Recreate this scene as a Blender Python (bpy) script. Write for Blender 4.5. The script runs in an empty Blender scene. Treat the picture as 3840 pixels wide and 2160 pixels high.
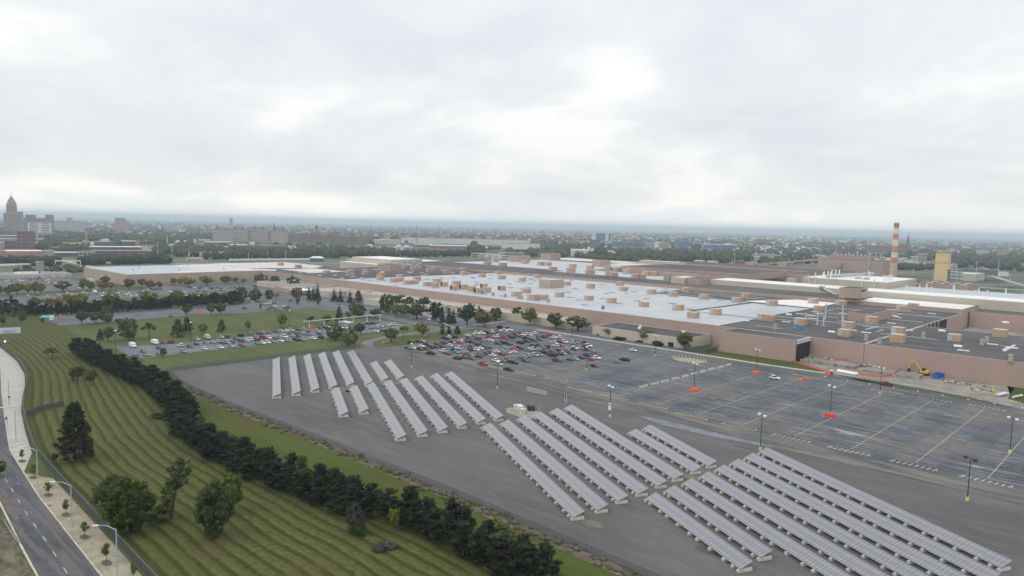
import bpy, bmesh, math, random
import numpy as np
from mathutils import Vector, Matrix
random.seed(7); RNG = np.random.default_rng(11)
SC = bpy.context.scene
COL = SC.collection
R = math.radians

# ---------------------------------------------------------------- camera
H = 68.0
# calibrated from the vanishing points of the car-park lines and the factory walls
_A = np.array([-950., 780.]); _B = np.array([4490., 905.]); _P = np.array([1920., 1080.])
FPX = math.sqrt(-np.dot(_A - _P, _B - _P))
def _ray(p): return np.array([p[0] - _P[0], -(p[1] - _P[1]), -FPX])
_a = _ray(_A); _a /= np.linalg.norm(_a)
_b = _ray(_B); _b /= np.linalg.norm(_b); _b = _b - _a * np.dot(_a, _b); _b /= np.linalg.norm(_b)
WX = -_a; WY = _b; WZ = np.cross(WX, WY)
RW = np.stack([WX, WY, WZ])            # camera vector -> world vector
def G(px, py, z=0.0):
    """photo position (3840 px wide frame) -> point of the place at height z"""
    d = RW @ _ray((px, py)); t = (z - H) / d[2]
    return float(d[0] * t), float(d[1] * t)
def PX(x, y, z=0.0):
    c = RW.T @ np.array([x, y, z - H]); return 1920 + FPX * c[0] / -c[2], 1080 - FPX * c[1] / -c[2]
def DIST(x, y):     # depth along the viewing axis: what sets the size of things in the frame
    return float(-(RW.T @ np.array([x, y, -H]))[2])
cam_d = bpy.data.cameras.new('camera'); cam = bpy.data.objects.new('camera', cam_d); COL.objects.link(cam)
cam.matrix_world = Matrix([[*RW[0], 0], [*RW[1], 0], [*RW[2], H], [0, 0, 0, 1]])
cam_d.sensor_width = 36.0; cam_d.lens = 36.0 * FPX / 3840.0
cam_d.clip_start = 1.0; cam_d.clip_end = 200000.0
SC.camera = cam

# ---------------------------------------------------------------- sky, sun, exposure
SUN_EL, SUN_AZ = R(52), R(200)          # azimuth measured clockwise from +Y
w = bpy.data.worlds.new('World'); SC.world = w; w.use_nodes = True
nt = w.node_tree; nt.nodes.clear()
def N(t, typ, **kw):
    n = t.nodes.new(typ)
    for k, v in kw.items():
        if k in n.inputs: n.inputs[k].default_value = v
        else: setattr(n, k, v)
    return n
sky = N(nt, 'ShaderNodeTexSky', sky_type='NISHITA', sun_disc=False)
sky.sun_elevation = SUN_EL; sky.sun_rotation = SUN_AZ; sky.air_density = 1.5; sky.dust_density = 3.0
bg1 = N(nt, 'ShaderNodeBackground', Strength=0.07); nt.links.new(sky.outputs[0], bg1.inputs[0])
tc = N(nt, 'ShaderNodeTexCoord'); sep = N(nt, 'ShaderNodeSeparateXYZ'); nt.links.new(tc.outputs['Generated'], sep.inputs[0])
def M(op, a, b=None, c=None, t=None, clamp=False):
    t = t or nt
    n = t.nodes.new('ShaderNodeMath'); n.operation = op; n.use_clamp = clamp
    for i, v in enumerate((a, b, c)):
        if v is None: continue
        if isinstance(v, (int, float)): n.inputs[i].default_value = v
        else: t.links.new(v, n.inputs[i])
    return n.outputs[0]
zc = M('MAXIMUM', sep.outputs['Z'], 0.0); den = M('ADD', zc, 0.30)
cmb = N(nt, 'ShaderNodeCombineXYZ')
nt.links.new(M('DIVIDE', sep.outputs['X'], den), cmb.inputs[0]); nt.links.new(M('DIVIDE', sep.outputs['Y'], den), cmb.inputs[1])
def noise(t, vec, scale, detail=5, rough=0.5, dist=0.0, off=None):
    if off is not None:
        mp = t.nodes.new('ShaderNodeVectorMath'); mp.operation = 'ADD'; mp.inputs[1].default_value = off; t.links.new(vec, mp.inputs[0]); vec = mp.outputs[0]
    n = t.nodes.new('ShaderNodeTexNoise'); n.inputs['Scale'].default_value = scale; n.inputs['Detail'].default_value = detail
    n.inputs['Roughness'].default_value = rough; n.inputs['Distortion'].default_value = dist; t.links.new(vec, n.inputs['Vector']); return n.outputs['Fac']
n1 = noise(nt, cmb.outputs[0], 1.5, 6, 0.5, 0.5, (3.1, 7.7, 0))
n2 = noise(nt, cmb.outputs[0], 3.2, 7, 0.55, 0.6, (9.1, 2.2, 4))
cl = M('ADD', M('MULTIPLY', n1, 0.72), M('MULTIPLY', n2, 0.28))
rmp = nt.nodes.new('ShaderNodeValToRGB'); nt.links.new(cl, rmp.inputs[0])
e = rmp.color_ramp.elements
e[0].position = 0.38; e[0].color = (0.79, 0.835, 0.87, 1)
e[1].position = 0.585; e[1].color = (1.03, 1.03, 1.02, 1)
m = rmp.color_ramp.elements.new(0.50); m.color = (0.89, 0.915, 0.93, 1)
hz = nt.nodes.new('ShaderNodeValToRGB'); nt.links.new(zc, hz.inputs[0])
e = hz.color_ramp.elements
e[0].position = 0.0; e[0].color = (1.55, 1.46, 1.36, 1)
e[1].position = 1.0; e[1].color = (1.75, 1.75, 1.75, 1)
for p, c in ((0.018, (1.28, 1.22, 1.15)), (0.045, (1.06, 1.04, 1.01)), (0.09, (0.99, 0.99, 0.99)), (0.30, (1.04, 1.04, 1.04)), (0.55, (1.5, 1.5, 1.5))):
    q = hz.color_ramp.elements.new(p); q.color = (*c, 1)
mul = N(nt, 'ShaderNodeMixRGB', blend_type='MULTIPLY'); mul.inputs[0].default_value = 1.0
nt.links.new(rmp.outputs[0], mul.inputs[1]); nt.links.new(hz.outputs[0], mul.inputs[2])
bg2 = N(nt, 'ShaderNodeBackground', Strength=1.06); nt.links.new(mul.outputs[0], bg2.inputs[0])
mx = N(nt, 'ShaderNodeMixShader'); mx.inputs[0].default_value = 0.90
nt.links.new(bg1.outputs[0], mx.inputs[1]); nt.links.new(bg2.outputs[0], mx.inputs[2])
wo = N(nt, 'ShaderNodeOutputWorld'); nt.links.new(mx.outputs[0], wo.inputs['Surface'])
sl = bpy.data.lights.new('sun', 'SUN'); sl.energy = 0.7; sl.angle = R(18); sl.color = (1.0, 0.96, 0.90)
so = bpy.data.objects.new('sun', sl); COL.objects.link(so)
sd = Vector((math.sin(SUN_AZ) * math.cos(SUN_EL), math.cos(SUN_AZ) * math.cos(SUN_EL), math.sin(SUN_EL)))
so.rotation_euler = sd.to_track_quat('Z', 'Y').to_euler(); so.location = (0, 0, 400)
SC.view_settings.view_transform = 'Standard'; SC.view_settings.look = 'None'
SC.view_settings.gamma = 1.0; SC.view_settings.exposure = 0.0; SC.view_settings.use_curve_mapping = False
SC.cycles.use_denoising = True
SC.cycles.max_bounces = 5; SC.cycles.diffuse_bounces = 2; SC.cycles.glossy_bounces = 2; SC.cycles.volume_bounces = 0

# ---------------------------------------------------------------- materials
def lin(c):
    return tuple(((v / 255.0) / 12.92 if v / 255.0 <= 0.04045 else ((v / 255.0 + 0.055) / 1.055) ** 2.4) for v in c)
MATS = {}
def mat(name, col, rough=0.8, metal=0.0, spec=0.3, var=0.0, vscale=0.3, stretch=(1, 1, 1), col2=None, ramp=(0.38, 0.62), objvar=0.0, emit=None, detail=5, second=None):
    """principled material; col/col2 mixed by world-space noise; objvar varies value per object; second=(col,scale,stretch,lo,hi,amount)"""
    if name in MATS: return MATS[name]
    mt = bpy.data.materials.new(name); mt.use_nodes = True; t = mt.node_tree
    b = t.nodes['Principled BSDF']; b.inputs['Roughness'].default_value = rough; b.inputs['Metallic'].default_value = metal
    b.inputs['Specular IOR Level'].default_value = spec; b.inputs['Base Color'].default_value = (*col, 1)
    out = None
    if var or col2:
        g = t.nodes.new('ShaderNodeNewGeometry'); mp = t.nodes.new('ShaderNodeMapping'); mp.inputs['Scale'].default_value = stretch
        t.links.new(g.outputs['Position'], mp.inputs[0])
        f = noise(t, mp.outputs[0], vscale, detail, 0.55)
        rm = t.nodes.new('ShaderNodeValToRGB'); t.links.new(f, rm.inputs[0]); el = rm.color_ramp.elements
        c2 = col2 if col2 else tuple(v * (1 - var) for v in col); c1 = col if col2 else tuple(min(1, v * (1 + var)) for v in col)
        el[0].position, el[1].position = ramp; el[0].color = (*c2, 1); el[1].color = (*c1, 1); out = rm.outputs[0]
        if second:
            for (sc_, vs, st, lo, hi, am) in second:
                mp2 = t.nodes.new('ShaderNodeMapping'); mp2.inputs['Scale'].default_value = st; t.links.new(g.outputs['Position'], mp2.inputs[0])
                f2 = noise(t, mp2.outputs[0], vs, 6, 0.6, 0.3, (vs * 31, 5, 1))
                r2 = t.nodes.new('ShaderNodeMapRange'); r2.inputs['From Min'].default_value = lo; r2.inputs['From Max'].default_value = hi; r2.inputs['To Max'].default_value = am
                t.links.new(f2, r2.inputs[0])
                mx_ = t.nodes.new('ShaderNodeMixRGB'); t.links.new(r2.outputs[0], mx_.inputs[0]); t.links.new(out, mx_.inputs[1]); mx_.inputs[2].default_value = (*sc_, 1); out = mx_.outputs[0]
    if objvar:
        oi = t.nodes.new('ShaderNodeObjectInfo'); hs = t.nodes.new('ShaderNodeHueSaturation')
        v = M('ADD', M('MULTIPLY', oi.outputs['Random'], 2 * objvar, t=t), 1 - objvar, t=t); t.links.new(v, hs.inputs['Value'])
        h = M('ADD', M('MULTIPLY', M('FRACT', M('MULTIPLY', oi.outputs['Random'], 7.3, t=t), t=t), 0.03, t=t), 0.485, t=t); t.links.new(h, hs.inputs['Hue'])
        if out: t.links.new(out, hs.inputs['Color'])
        else: hs.inputs['Color'].default_value = (*col, 1)
        out = hs.outputs[0]
    if out: t.links.new(out, b.inputs['Base Color'])
    if emit: b.inputs['Emission Color'].default_value = (*emit[0], 1); b.inputs['Emission Strength'].default_value = emit[1]
    MATS[name] = mt; return mt

# ---------------------------------------------------------------- mesh helpers
class MB:
    """collects faces for ONE mesh; each face carries a material slot"""
    def __init__(s): s.v = []; s.f = []; s.m = []
    def face(s, pts, mi=0):
        i = len(s.v); s.v += [tuple(p) for p in pts]; s.f.append(tuple(range(i, i + len(pts)))); s.m.append(mi)
    def box(s, x0, y0, z0, x1, y1, z1, mi=0, top=None, bottom=True):
        i = len(s.v); s.v += [(x0, y0, z0), (x1, y0, z0), (x1, y1, z0), (x0, y1, z0), (x0, y0, z1), (x1, y0, z1), (x1, y1, z1), (x0, y1, z1)]
        F = [(0, 1, 5, 4), (1, 2, 6, 5), (2, 3, 7, 6), (3, 0, 4, 7), (4, 5, 6, 7)] + ([(3, 2, 1, 0)] if bottom else [])
        for k, q in enumerate(F): s.f.append(tuple(i + a for a in q)); s.m.append(top if (k == 4 and top is not None) else mi)
    def cbox(s, cx, cy, z0, sx, sy, sz, mi=0, top=None): s.box(cx - sx / 2, cy - sy / 2, z0, cx + sx / 2, cy + sy / 2, z0 + sz, mi, top)
    def frus(s, x0, y0, x1, y1, z0, X0, Y0, X1, Y1, z1, mi=0, top=None):
        i = len(s.v); s.v += [(x0, y0, z0), (x1, y0, z0), (x1, y1, z0), (x0, y1, z0), (X0, Y0, z1), (X1, Y0, z1), (X1, Y1, z1), (X0, Y1, z1)]
        for k, q in enumerate([(0, 1, 5, 4), (1, 2, 6, 5), (2, 3, 7, 6), (3, 0, 4, 7), (4, 5, 6, 7), (3, 2, 1, 0)]): s.f.append(tuple(i + a for a in q)); s.m.append(top if (k == 4 and top is not None) else mi)
    def cyl(s, p0, p1, r0, r1=None, n=8, mi=0, cap=True):
        r1 = r0 if r1 is None else r1; p0 = Vector(p0); p1 = Vector(p1); d = (p1 - p0).normalized()
        u = d.orthogonal().normalized(); v = d.cross(u); i = len(s.v)
        for p, r in ((p0, r0), (p1, r1)):
            for k in range(n):
                a = 2 * math.pi * k / n; s.v.append(tuple(p + (u * math.cos(a) + v * math.sin(a)) * r))
        for k in range(n): s.f.append((i + k, i + (k + 1) % n, i + n + (k + 1) % n, i + n + k)); s.m.append(mi)
        if cap:
            s.f.append(tuple(i + k for k in range(n))[::-1]); s.m.append(mi); s.f.append(tuple(i + n + k for k in range(n))); s.m.append(mi)
    def beam(s, p0, p1, wd, ht, mi=0):
        p0 = Vector(p0); p1 = Vector(p1); d = (p1 - p0).normalized()
        sd_ = d.cross(Vector((0, 0, 1))); sd_ = sd_.normalized() if sd_.length > 1e-4 else Vector((1, 0, 0)); up = sd_.cross(d)
        a, b = sd_ * wd / 2, up * ht / 2; i = len(s.v)
        for p in (p0, p1): s.v += [tuple(p - a - b), tuple(p + a - b), tuple(p + a + b), tuple(p - a + b)]
        for q in [(0, 1, 2, 3), (7, 6, 5, 4), (0, 4, 5, 1), (1, 5, 6, 2), (2, 6, 7, 3), (3, 7, 4, 0)]: s.f.append(tuple(i + k for k in q)); s.m.append(mi)
    def mesh(s, name, mats):
        me = bpy.data.meshes.new(name); me.from_pydata(s.v, [], s.f)
        for m_ in (mats if isinstance(mats, (list, tuple)) else [mats]): me.materials.append(m_)
        me.polygons.foreach_set('material_index', s.m); me.update(); return me
    def build(s, name, mats, parent=None, loc=None, rz=0): return link(name, s.mesh(name, mats), parent, loc, rz)
def link(name, me, parent=None, loc=None, rz=0):
    o = bpy.data.objects.new(name, me); COL.objects.link(o)
    if parent: o.parent = parent
    if loc: o.location = loc
    if rz: o.rotation_euler.z = rz
    return o
def empty(name, loc=(0, 0, 0), rz=0):
    o = bpy.data.objects.new(name, None); o.empty_display_size = 0.5; COL.objects.link(o); o.location = loc; o.rotation_euler.z = rz; return o
def tag(o, label=None, cat=None, group=None, kind=None):
    if label: o['label'] = label
    if cat: o['category'] = cat
    if group: o['group'] = group
    if kind: o['kind'] = kind
    return o
KIDS = {}
def copy_tree(o, kids):
    c = o.copy(); COL.objects.link(c)
    for ch in kids:
        k = ch.copy(); COL.objects.link(k); k.parent = c
    return c
def npmesh(name, verts, faces_n, nper, mats, midx=None):
    """verts (V,3) array, faces_n (F,nper) int array"""
    me = bpy.data.meshes.new(name); V = len(verts); F = len(faces_n)
    me.vertices.add(V); me.vertices.foreach_set('co', np.asarray(verts, dtype=np.float32).ravel())
    me.loops.add(F * nper); me.loops.foreach_set('vertex_index', np.asarray(faces_n, dtype=np.int32).ravel())
    me.polygons.add(F); me.polygons.foreach_set('loop_start', np.arange(0, F * nper, nper, dtype=np.int32))
    try: me.polygons.foreach_set('loop_total', np.full(F, nper, dtype=np.int32))
    except Exception: pass
    for m_ in mats: me.materials.append(m_)
    if midx is not None: me.polygons.foreach_set('material_index', np.asarray(midx, dtype=np.int32))
    me.update(calc_edges=True); me.validate(); return me
def ordn(n):
    return f"{n}{'th' if 10 <= n % 100 <= 20 else {1: 'st', 2: 'nd', 3: 'rd'}.get(n % 10, 'th')}"
WORDN = ['', 'first', 'second', 'third', 'fourth', 'fifth', 'sixth', 'seventh', 'eighth', 'ninth', 'tenth']
def onum(n): return WORDN[n] if n <= 10 else ordn(n)
def label_by_x(items, fmt, only, cat, group=None):
    """items: objects of one look; names each by its place counted from the left of the photo"""
    items = sorted(items, key=lambda o: PX(o.location.x, o.location.y, 0)[0])
    for i, o in enumerate(items):
        tag(o, (only if len(items) == 1 else fmt.format(n=onum(i + 1))), cat, group)
# ================================================================= ground, roads, car parks
def sheet(name, pts, z, m, kind='structure', px=False):
    """flat polygon on the ground; pts in metres (or photo positions when px)"""
    if px: pts = [G(*p) for p in pts]
    bm = bmesh.new(); vs = [bm.verts.new((p[0], p[1], z)) for p in pts]; bm.faces.new(vs)
    bmesh.ops.triangulate(bm, faces=bm.faces[:]); bm.normal_update()
    for f in bm.faces:
        if f.normal.z < 0: f.normal_flip()
    me = bpy.data.meshes.new(name); bm.to_mesh(me); bm.free(); me.materials.append(m)
    o = link(name, me); o['kind'] = kind; return o
def ribbon(name, pts, width, z, m, px=False, kind='structure', wl=None):
    """road strip along a centre line"""
    if px: pts = [G(*p) for p in pts]
    P = [Vector((p[0], p[1], 0)) for p in pts]; mb = MB(); L = []; Rr = []
    for i, p in enumerate(P):
        d = (P[min(i + 1, len(P) - 1)] - P[max(i - 1, 0)]).normalized(); n_ = Vector((-d.y, d.x, 0))
        ww = width[i] if isinstance(width, (list, tuple)) else width
        L.append(p + n_ * ww / 2); Rr.append(p - n_ * ww / 2)
    for i in range(len(P) - 1):
        mb.face([(Rr[i].x, Rr[i].y, z), (Rr[i + 1].x, Rr[i + 1].y, z), (L[i + 1].x, L[i + 1].y, z), (L[i].x, L[i].y, z)])
    o = mb.build(name, m); o['kind'] = kind; return o
def smooth(pts, n=6):
    """Catmull-Rom through the points"""
    out = []; P = [np.array(p, float) for p in pts]; P = [2 * P[0] - P[1]] + P + [2 * P[-1] - P[-2]]
    for i in range(1, len(P) - 2):
        for k in range(n):
            t = k / n; a, b, c, d = P[i - 1], P[i], P[i + 1], P[i + 2]
            out.append(0.5 * ((2 * b) + (-a + c) * t + (2 * a - 5 * b + 4 * c - d) * t * t + (-a + 3 * b - 3 * c + d) * t ** 3))
    out.append(P[-2]); return [tuple(o) for o in out]

g_land = mat('far_land', (0.075, 0.095, 0.055), 1.0, spec=0.1, col2=(0.13, 0.13, 0.115), vscale=0.006, ramp=(0.42, 0.60),
             second=[((0.028, 0.045, 0.022), 0.015, (1, 1, 1), 0.45, 0.62, 0.9), ((0.30, 0.29, 0.27), 0.03, (1, 1, 1), 0.62, 0.74, 0.7)])
g_field = mat('field_grass', (0.082, 0.098, 0.036), 1.0, spec=0.1, col2=(0.060, 0.078, 0.028), vscale=0.05, stretch=(0.3, 1, 1),
              second=[((0.14, 0.125, 0.06), 0.12, (0.25, 1, 1), 0.50, 0.78, 0.6), ((0.045, 0.065, 0.022), 0.4, (0.5, 1, 1), 0.55, 0.8, 0.5)])
g_verge = mat('verge_grass', (0.062, 0.086, 0.018), 1.0, spec=0.1, col2=(0.044, 0.068, 0.013), vscale=0.09, stretch=(0.2, 1.3, 1),
              second=[((0.078, 0.068, 0.022), 0.13, (0.14, 1.3, 1), 0.46, 0.66, 0.75), ((0.09, 0.092, 0.05), 0.35, (0.05, 1.6, 1), 0.6, 0.72, 0.45)])
g_gravel = mat('solar_field_asphalt', (0.112, 0.105, 0.107), 0.95, spec=0.15, col2=(0.082, 0.078, 0.081), vscale=0.035, stretch=(0.5, 1.2, 1),
               second=[((0.155, 0.148, 0.135), 0.35, (0.18, 1.2, 1), 0.48, 0.75, 0.6), ((0.145, 0.135, 0.115), 2.2, (0.5, 1, 1), 0.5, 0.8, 0.5), ((0.05, 0.068, 0.072), 0.07, (0.7, 1, 1), 0.66, 0.75, 0.7), ((0.12, 0.12, 0.075), 0.055, (1, 1, 1), 0.66, 0.74, 0.5)])
g_lot = mat('car_park_asphalt', (0.076, 0.082, 0.098), 0.85, spec=0.25, col2=(0.044, 0.049, 0.063), vscale=0.07, stretch=(0.32, 1.0, 1),
            second=[((0.14, 0.147, 0.165), 0.42, (0.16, 1, 1), 0.50, 0.66, 0.9), ((0.13, 0.115, 0.095), 0.03, (1, 1, 1), 0.46, 0.60, 0.55), ((0.15, 0.14, 0.12), 0.3, (0.25, 1, 1), 0.55, 0.68, 0.7), ((0.036, 0.04, 0.052), 0.6, (0.18, 1, 1), 0.56, 0.7, 0.7), ((0.29, 0.30, 0.32), 0.3, (0.22, 1, 1), 0.645, 0.70, 0.75)])
g_worn = mat('worn_lot_edge', (0.15, 0.14, 0.122), 0.9, spec=0.2, col2=(0.085, 0.085, 0.088), vscale=0.12, stretch=(0.22, 1.0, 1),
             second=[((0.055, 0.06, 0.07), 0.3, (0.15, 1, 1), 0.48, 0.6, 0.85), ((0.23, 0.22, 0.20), 0.6, (0.2, 1, 1), 0.58, 0.75, 0.6)])
g_wet = mat('dark_lot_asphalt', (0.075, 0.080, 0.100), 0.75, spec=0.4, col2=(0.115, 0.12, 0.14), vscale=0.12, stretch=(0.5, 0.5, 1), second=[((0.20, 0.20, 0.21), 0.3, (0.3, 1, 1), 0.62, 0.75, 0.5)])
g_lot2 = mat('grey_lot_asphalt', (0.115, 0.117, 0.128), 0.9, spec=0.2, col2=(0.080, 0.083, 0.092), vscale=0.05, second=[((0.22, 0.215, 0.21), 0.5, (0.2, 1, 1), 0.55, 0.75, 0.6)])
g_road = mat('street_asphalt', (0.082, 0.084, 0.100), 0.85, spec=0.25, col2=(0.052, 0.055, 0.068), vscale=0.25, stretch=(0.3, 1, 1),
             second=[((0.118, 0.103, 0.092), 0.5, (0.10, 1.9, 1), 0.47, 0.55, 0.8), ((0.022, 0.022, 0.026), 1.6, (0.5, 1, 1), 0.60, 0.66, 0.8), ((0.20, 0.21, 0.24), 0.25, (0.5, 1.2, 1), 0.64, 0.70, 0.8)])
g_drive = mat('drive_asphalt', (0.145, 0.142, 0.146), 0.9, spec=0.2, col2=(0.105, 0.105, 0.112), vscale=0.2, second=[((0.25, 0.24, 0.22), 0.6, (1, 1, 1), 0.6, 0.75, 0.5)])
g_walk = mat('pavement_concrete', (0.31, 0.275, 0.215), 0.9, spec=0.15, col2=(0.235, 0.205, 0.155), vscale=0.25, second=[((0.17, 0.15, 0.13), 0.5, (0.5, 1.3, 1), 0.60, 0.70, 0.8), ((0.40, 0.37, 0.31), 0.9, (3, 0.3, 1), 0.55, 0.75, 0.5), ((0.06, 0.055, 0.05), 0.33, (1, 1, 1), 0.62, 0.68, 0.7)])
g_apronL = mat('pale_apron_concrete', (0.40, 0.385, 0.355), 0.9, spec=0.15, col2=(0.31, 0.295, 0.27), vscale=0.3, stretch=(2.4, 0.3, 1), second=[((0.30, 0.285, 0.27), 0.25, (1.5, 0.4, 1), 0.58, 0.72, 0.6)])
g_conc = mat('yard_concrete', (0.25, 0.228, 0.205), 0.9, spec=0.15, col2=(0.175, 0.155, 0.138), vscale=0.09, second=[((0.15, 0.125, 0.105), 0.2, (0.4, 1.4, 1), 0.54, 0.66, 0.7), ((0.36, 0.34, 0.31), 0.4, (.5, 1, 1), 0.56, 0.68, 0.7)])
g_kerb = mat('kerb_concrete', (0.40, 0.375, 0.32), 0.9, spec=0.15, var=0.15, vscale=0.6)
g_dirt = mat('weed_dirt', (0.10, 0.078, 0.066), 1.0, spec=0.05, col2=(0.165, 0.135, 0.11), vscale=0.5, stretch=(0.4, 1, 1), second=[((0.05, 0.075, 0.025), 0.45, (0.5, 1.2, 1), 0.50, 0.62, 0.85)])
paint_w = mat('worn_white_paint', (0.42, 0.42, 0.42), 0.8, spec=0.2, col2=(0.16, 0.165, 0.18), vscale=0.25, ramp=(0.40, 0.58))
paint_y = mat('worn_yellow_paint', (0.66, 0.56, 0.36), 0.8, spec=0.2, col2=(0.42, 0.36, 0.25), vscale=0.9, ramp=(0.40, 0.6))
paint_c = mat('cream_line_paint', (0.44, 0.39, 0.31), 0.8, spec=0.2, col2=(0.26, 0.24, 0.21), vscale=0.8, ramp=(0.36, 0.55))

# base sheet out to the horizon
gb = MB(); gb.face([(-60000, -60000, 0), (60000, -60000, 0), (60000, 60000, 0), (-60000, 60000, 0)]); tag(gb.build('ground', g_land), kind='structure')
sheet('grass_field', [(-780, 20), (90, 20), (90, 396), (-757, 396), (-757, 250), (-780, 250)], 0.02, g_field)

# the striped lawn between street fence and pine hedge
FEN = [(-640, 62), (-560, 80), (-480, 88), (-432, 86), (-393, 83.5), (-359, 79), (-336, 74), (-313, 68), (-290, 62.5), (-262, 57.5), (-237, 53.5), (-210, 52), (-185, 51), (-160, 50), (-139, 49), (-100, 47), (-50, 44), (40, 40)]
HLO = [(-640, 121), (-560, 127), (-500, 127), (-440, 119), (-403, 110), (-375, 107), (-339, 105), (-310, 104), (-291, 103), (-262, 97), (-241, 93), (-226, 88), (-209, 85), (-186, 86), (-163, 87), (-141, 90), (-118, 96), (-100, 96), (-60, 95), (40, 95)]
def ip(tab, x):
    xs = [p[0] for p in tab]; ys = [p[1] for p in tab]; return float(np.interp(x, xs, ys))
def make_lawn():
    xs = np.arange(-640, 41, 4.0); nv = 24; V = []; F = []; UV = []
    for x in xs:
        a = ip(FEN, x); b = ip(HLO, x) + 4
        for k in range(nv + 1):
            y = a + (b - a) * k / nv; V.append((x, y, 0.04))
            # stripes follow the fence on its side and the hedge on the other
            f = k / nv; UV.append(((y - a) * (1 - f * 0.35) + (38 - (b - y)) * f * 0.35, x))
    for i in range(len(xs) - 1):
        for k in range(nv):
            q = i * (nv + 1) + k; F.append((q, q + nv + 1, q + nv + 2, q + 1))
    me = bpy.data.meshes.new('striped_lawn'); me.from_pydata(V, [], F); uvl = me.uv_layers.new(name='UVMap')
    li = np.zeros(len(me.loops), dtype=np.int32); me.loops.foreach_get('vertex_index', li)
    uvl.data.foreach_set('uv', np.array(UV, dtype=np.float32)[li].ravel())
    mt = bpy.data.materials.new('striped_lawn'); mt.use_nodes = True; t = mt.node_tree; b = t.nodes['Principled BSDF']; b.inputs['Roughness'].default_value = 1; b.inputs['Specular IOR Level'].default_value = 0.1
    uv = t.nodes.new('ShaderNodeUVMap'); uv.uv_map = 'UVMap'; sp = t.nodes.new('ShaderNodeSeparateXYZ'); t.links.new(uv.outputs[0], sp.inputs[0])
    g = t.nodes.new('ShaderNodeNewGeometry'); nz = noise(t, g.outputs['Position'], 0.06, 4, 0.6)
    u = M('ADD', sp.outputs['X'], M('MULTIPLY', M('SUBTRACT', nz, 0.5, t=t), 2.2, t=t), t=t)
    s = M('ADD', M('SINE', M('MULTIPLY', u, 2 * math.pi / 3.05, t=t), t=t), M('MULTIPLY', M('SINE', M('ADD', M('MULTIPLY', u, 4 * math.pi / 3.05, t=t), 0.8, t=t), t=t), 0.45, t=t), t=t)
    nz2 = noise(t, g.outputs['Position'], 0.7, 5, 0.65)
    s = M('ADD', M('MULTIPLY', s, 0.62, t=t), M('MULTIPLY', M('SUBTRACT', nz2, 0.5, t=t), 3.4, t=t), t=t)
    f = M('ADD', M('MULTIPLY', s, 0.6, t=t), 0.42, t=t, clamp=True)
    m1 = t.nodes.new('ShaderNodeMixRGB'); t.links.new(f, m1.inputs[0]); m1.inputs[1].default_value = (0.038, 0.043, 0.009, 1); m1.inputs[2].default_value = (0.092, 0.100, 0.034, 1)
    nz3 = noise(t, g.outputs['Position'], 0.09, 5, 0.6, 0, (50, 3, 1)); r = t.nodes.new('ShaderNodeMapRange'); r.inputs['From Min'].default_value = 0.52; r.inputs['From Max'].default_value = 0.72; r.inputs['To Max'].default_value = 0.55; t.links.new(nz3, r.inputs[0])
    m2 = t.nodes.new('ShaderNodeMixRGB'); t.links.new(r.outputs[0], m2.inputs[0]); t.links.new(m1.outputs[0], m2.inputs[1]); m2.inputs[2].default_value = (0.085, 0.070, 0.032, 1)
    t.links.new(m2.outputs[0], b.inputs['Base Color']); me.materials.append(mt)
    o = link('striped_lawn', me); o['kind'] = 'structure'
make_lawn()
sheet('grass_verge', [(-404, 112)] + [(x, ip(HLO, x) + 3) for x in range(-395, 41, 15)] + [(60, 118), (-75, 118), (-131, 119), (-200, 119), (-250, 118), (-293, 119), (-327, 125), (-368, 127), (-404, 130)], 0.06, g_verge)
sheet('solar_field', [(-325.5, 124), (-293, 119.5), (-250, 118.5), (-200, 119.5), (-131, 119.5), (-75, 118.2), (90, 117), (90, 232), (-30, 222), (-100, 222), (-204, 230), (-322, 229), (-327, 200)], 0.08, g_gravel)
ribbon('weed_strip', [(-326, 123), (-310, 120.2), (-293, 117.6), (-250, 116.6), (-200, 117.8), (-131, 117.9), (-75, 116.4), (0, 116), (90, 115.5)], [2, 3, 3.4, 3.8, 3.2, 4.2, 4.4, 4.4, 4.4], 0.12, g_dirt)
# main car park
LOTY1 = 353.0
sheet('car_park', [(-316, 246), (-321, 228), (-204, 229), (-150, 221), (-100, 220), (-30, 220), (90, 226), (90, LOTY1 - 10), (-60, LOTY1 - 8), (-123, LOTY1), (-150, LOTY1), (-311, LOTY1 + 1), (-322, 340), (-319, 300)], 0.11, g_lot)
sheet('worn_lot_strip', [(-318, 229), (-204, 229), (-150, 221), (-100, 220), (-30, 220), (90, 226), (90, 236), (-40, 233), (-120, 236), (-190, 243), (-250, 250), (-313, 252)], 0.13, g_worn)
sheet('service_road', [(-126, 352.6), (-95, 352.6), (-67, 347), (90, 335), (90, 343.2), (-60, 345.6), (-100, 350), (-124, 356.5)], 0.135, mat('service_road', (0.15, 0.16, 0.19), 0.9, var=0.12, vscale=0.2))
sheet('concrete_yard', [(-146, 374), (-126, 357), (-97, 356.8), (-67, 352), (-44, 343.5), (20, 338), (-43, 352), (-52, 362), (-55, 378), (-58, 392.4), (-147, 392.4)], 0.15, g_conc)
sheet('corner_grass', [(-55, 392.4), (-53, 362), (-43, 353), (30, 337), (90, 335), (90, 392.4)], 0.16, g_verge)
sheet('kerb_grass', [(-206, 391), (-206, 357), (-150, 356), (-128, 355.5), (-126, 358), (-146, 373.5), (-192, 373.5)], 0.15, g_verge)
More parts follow.
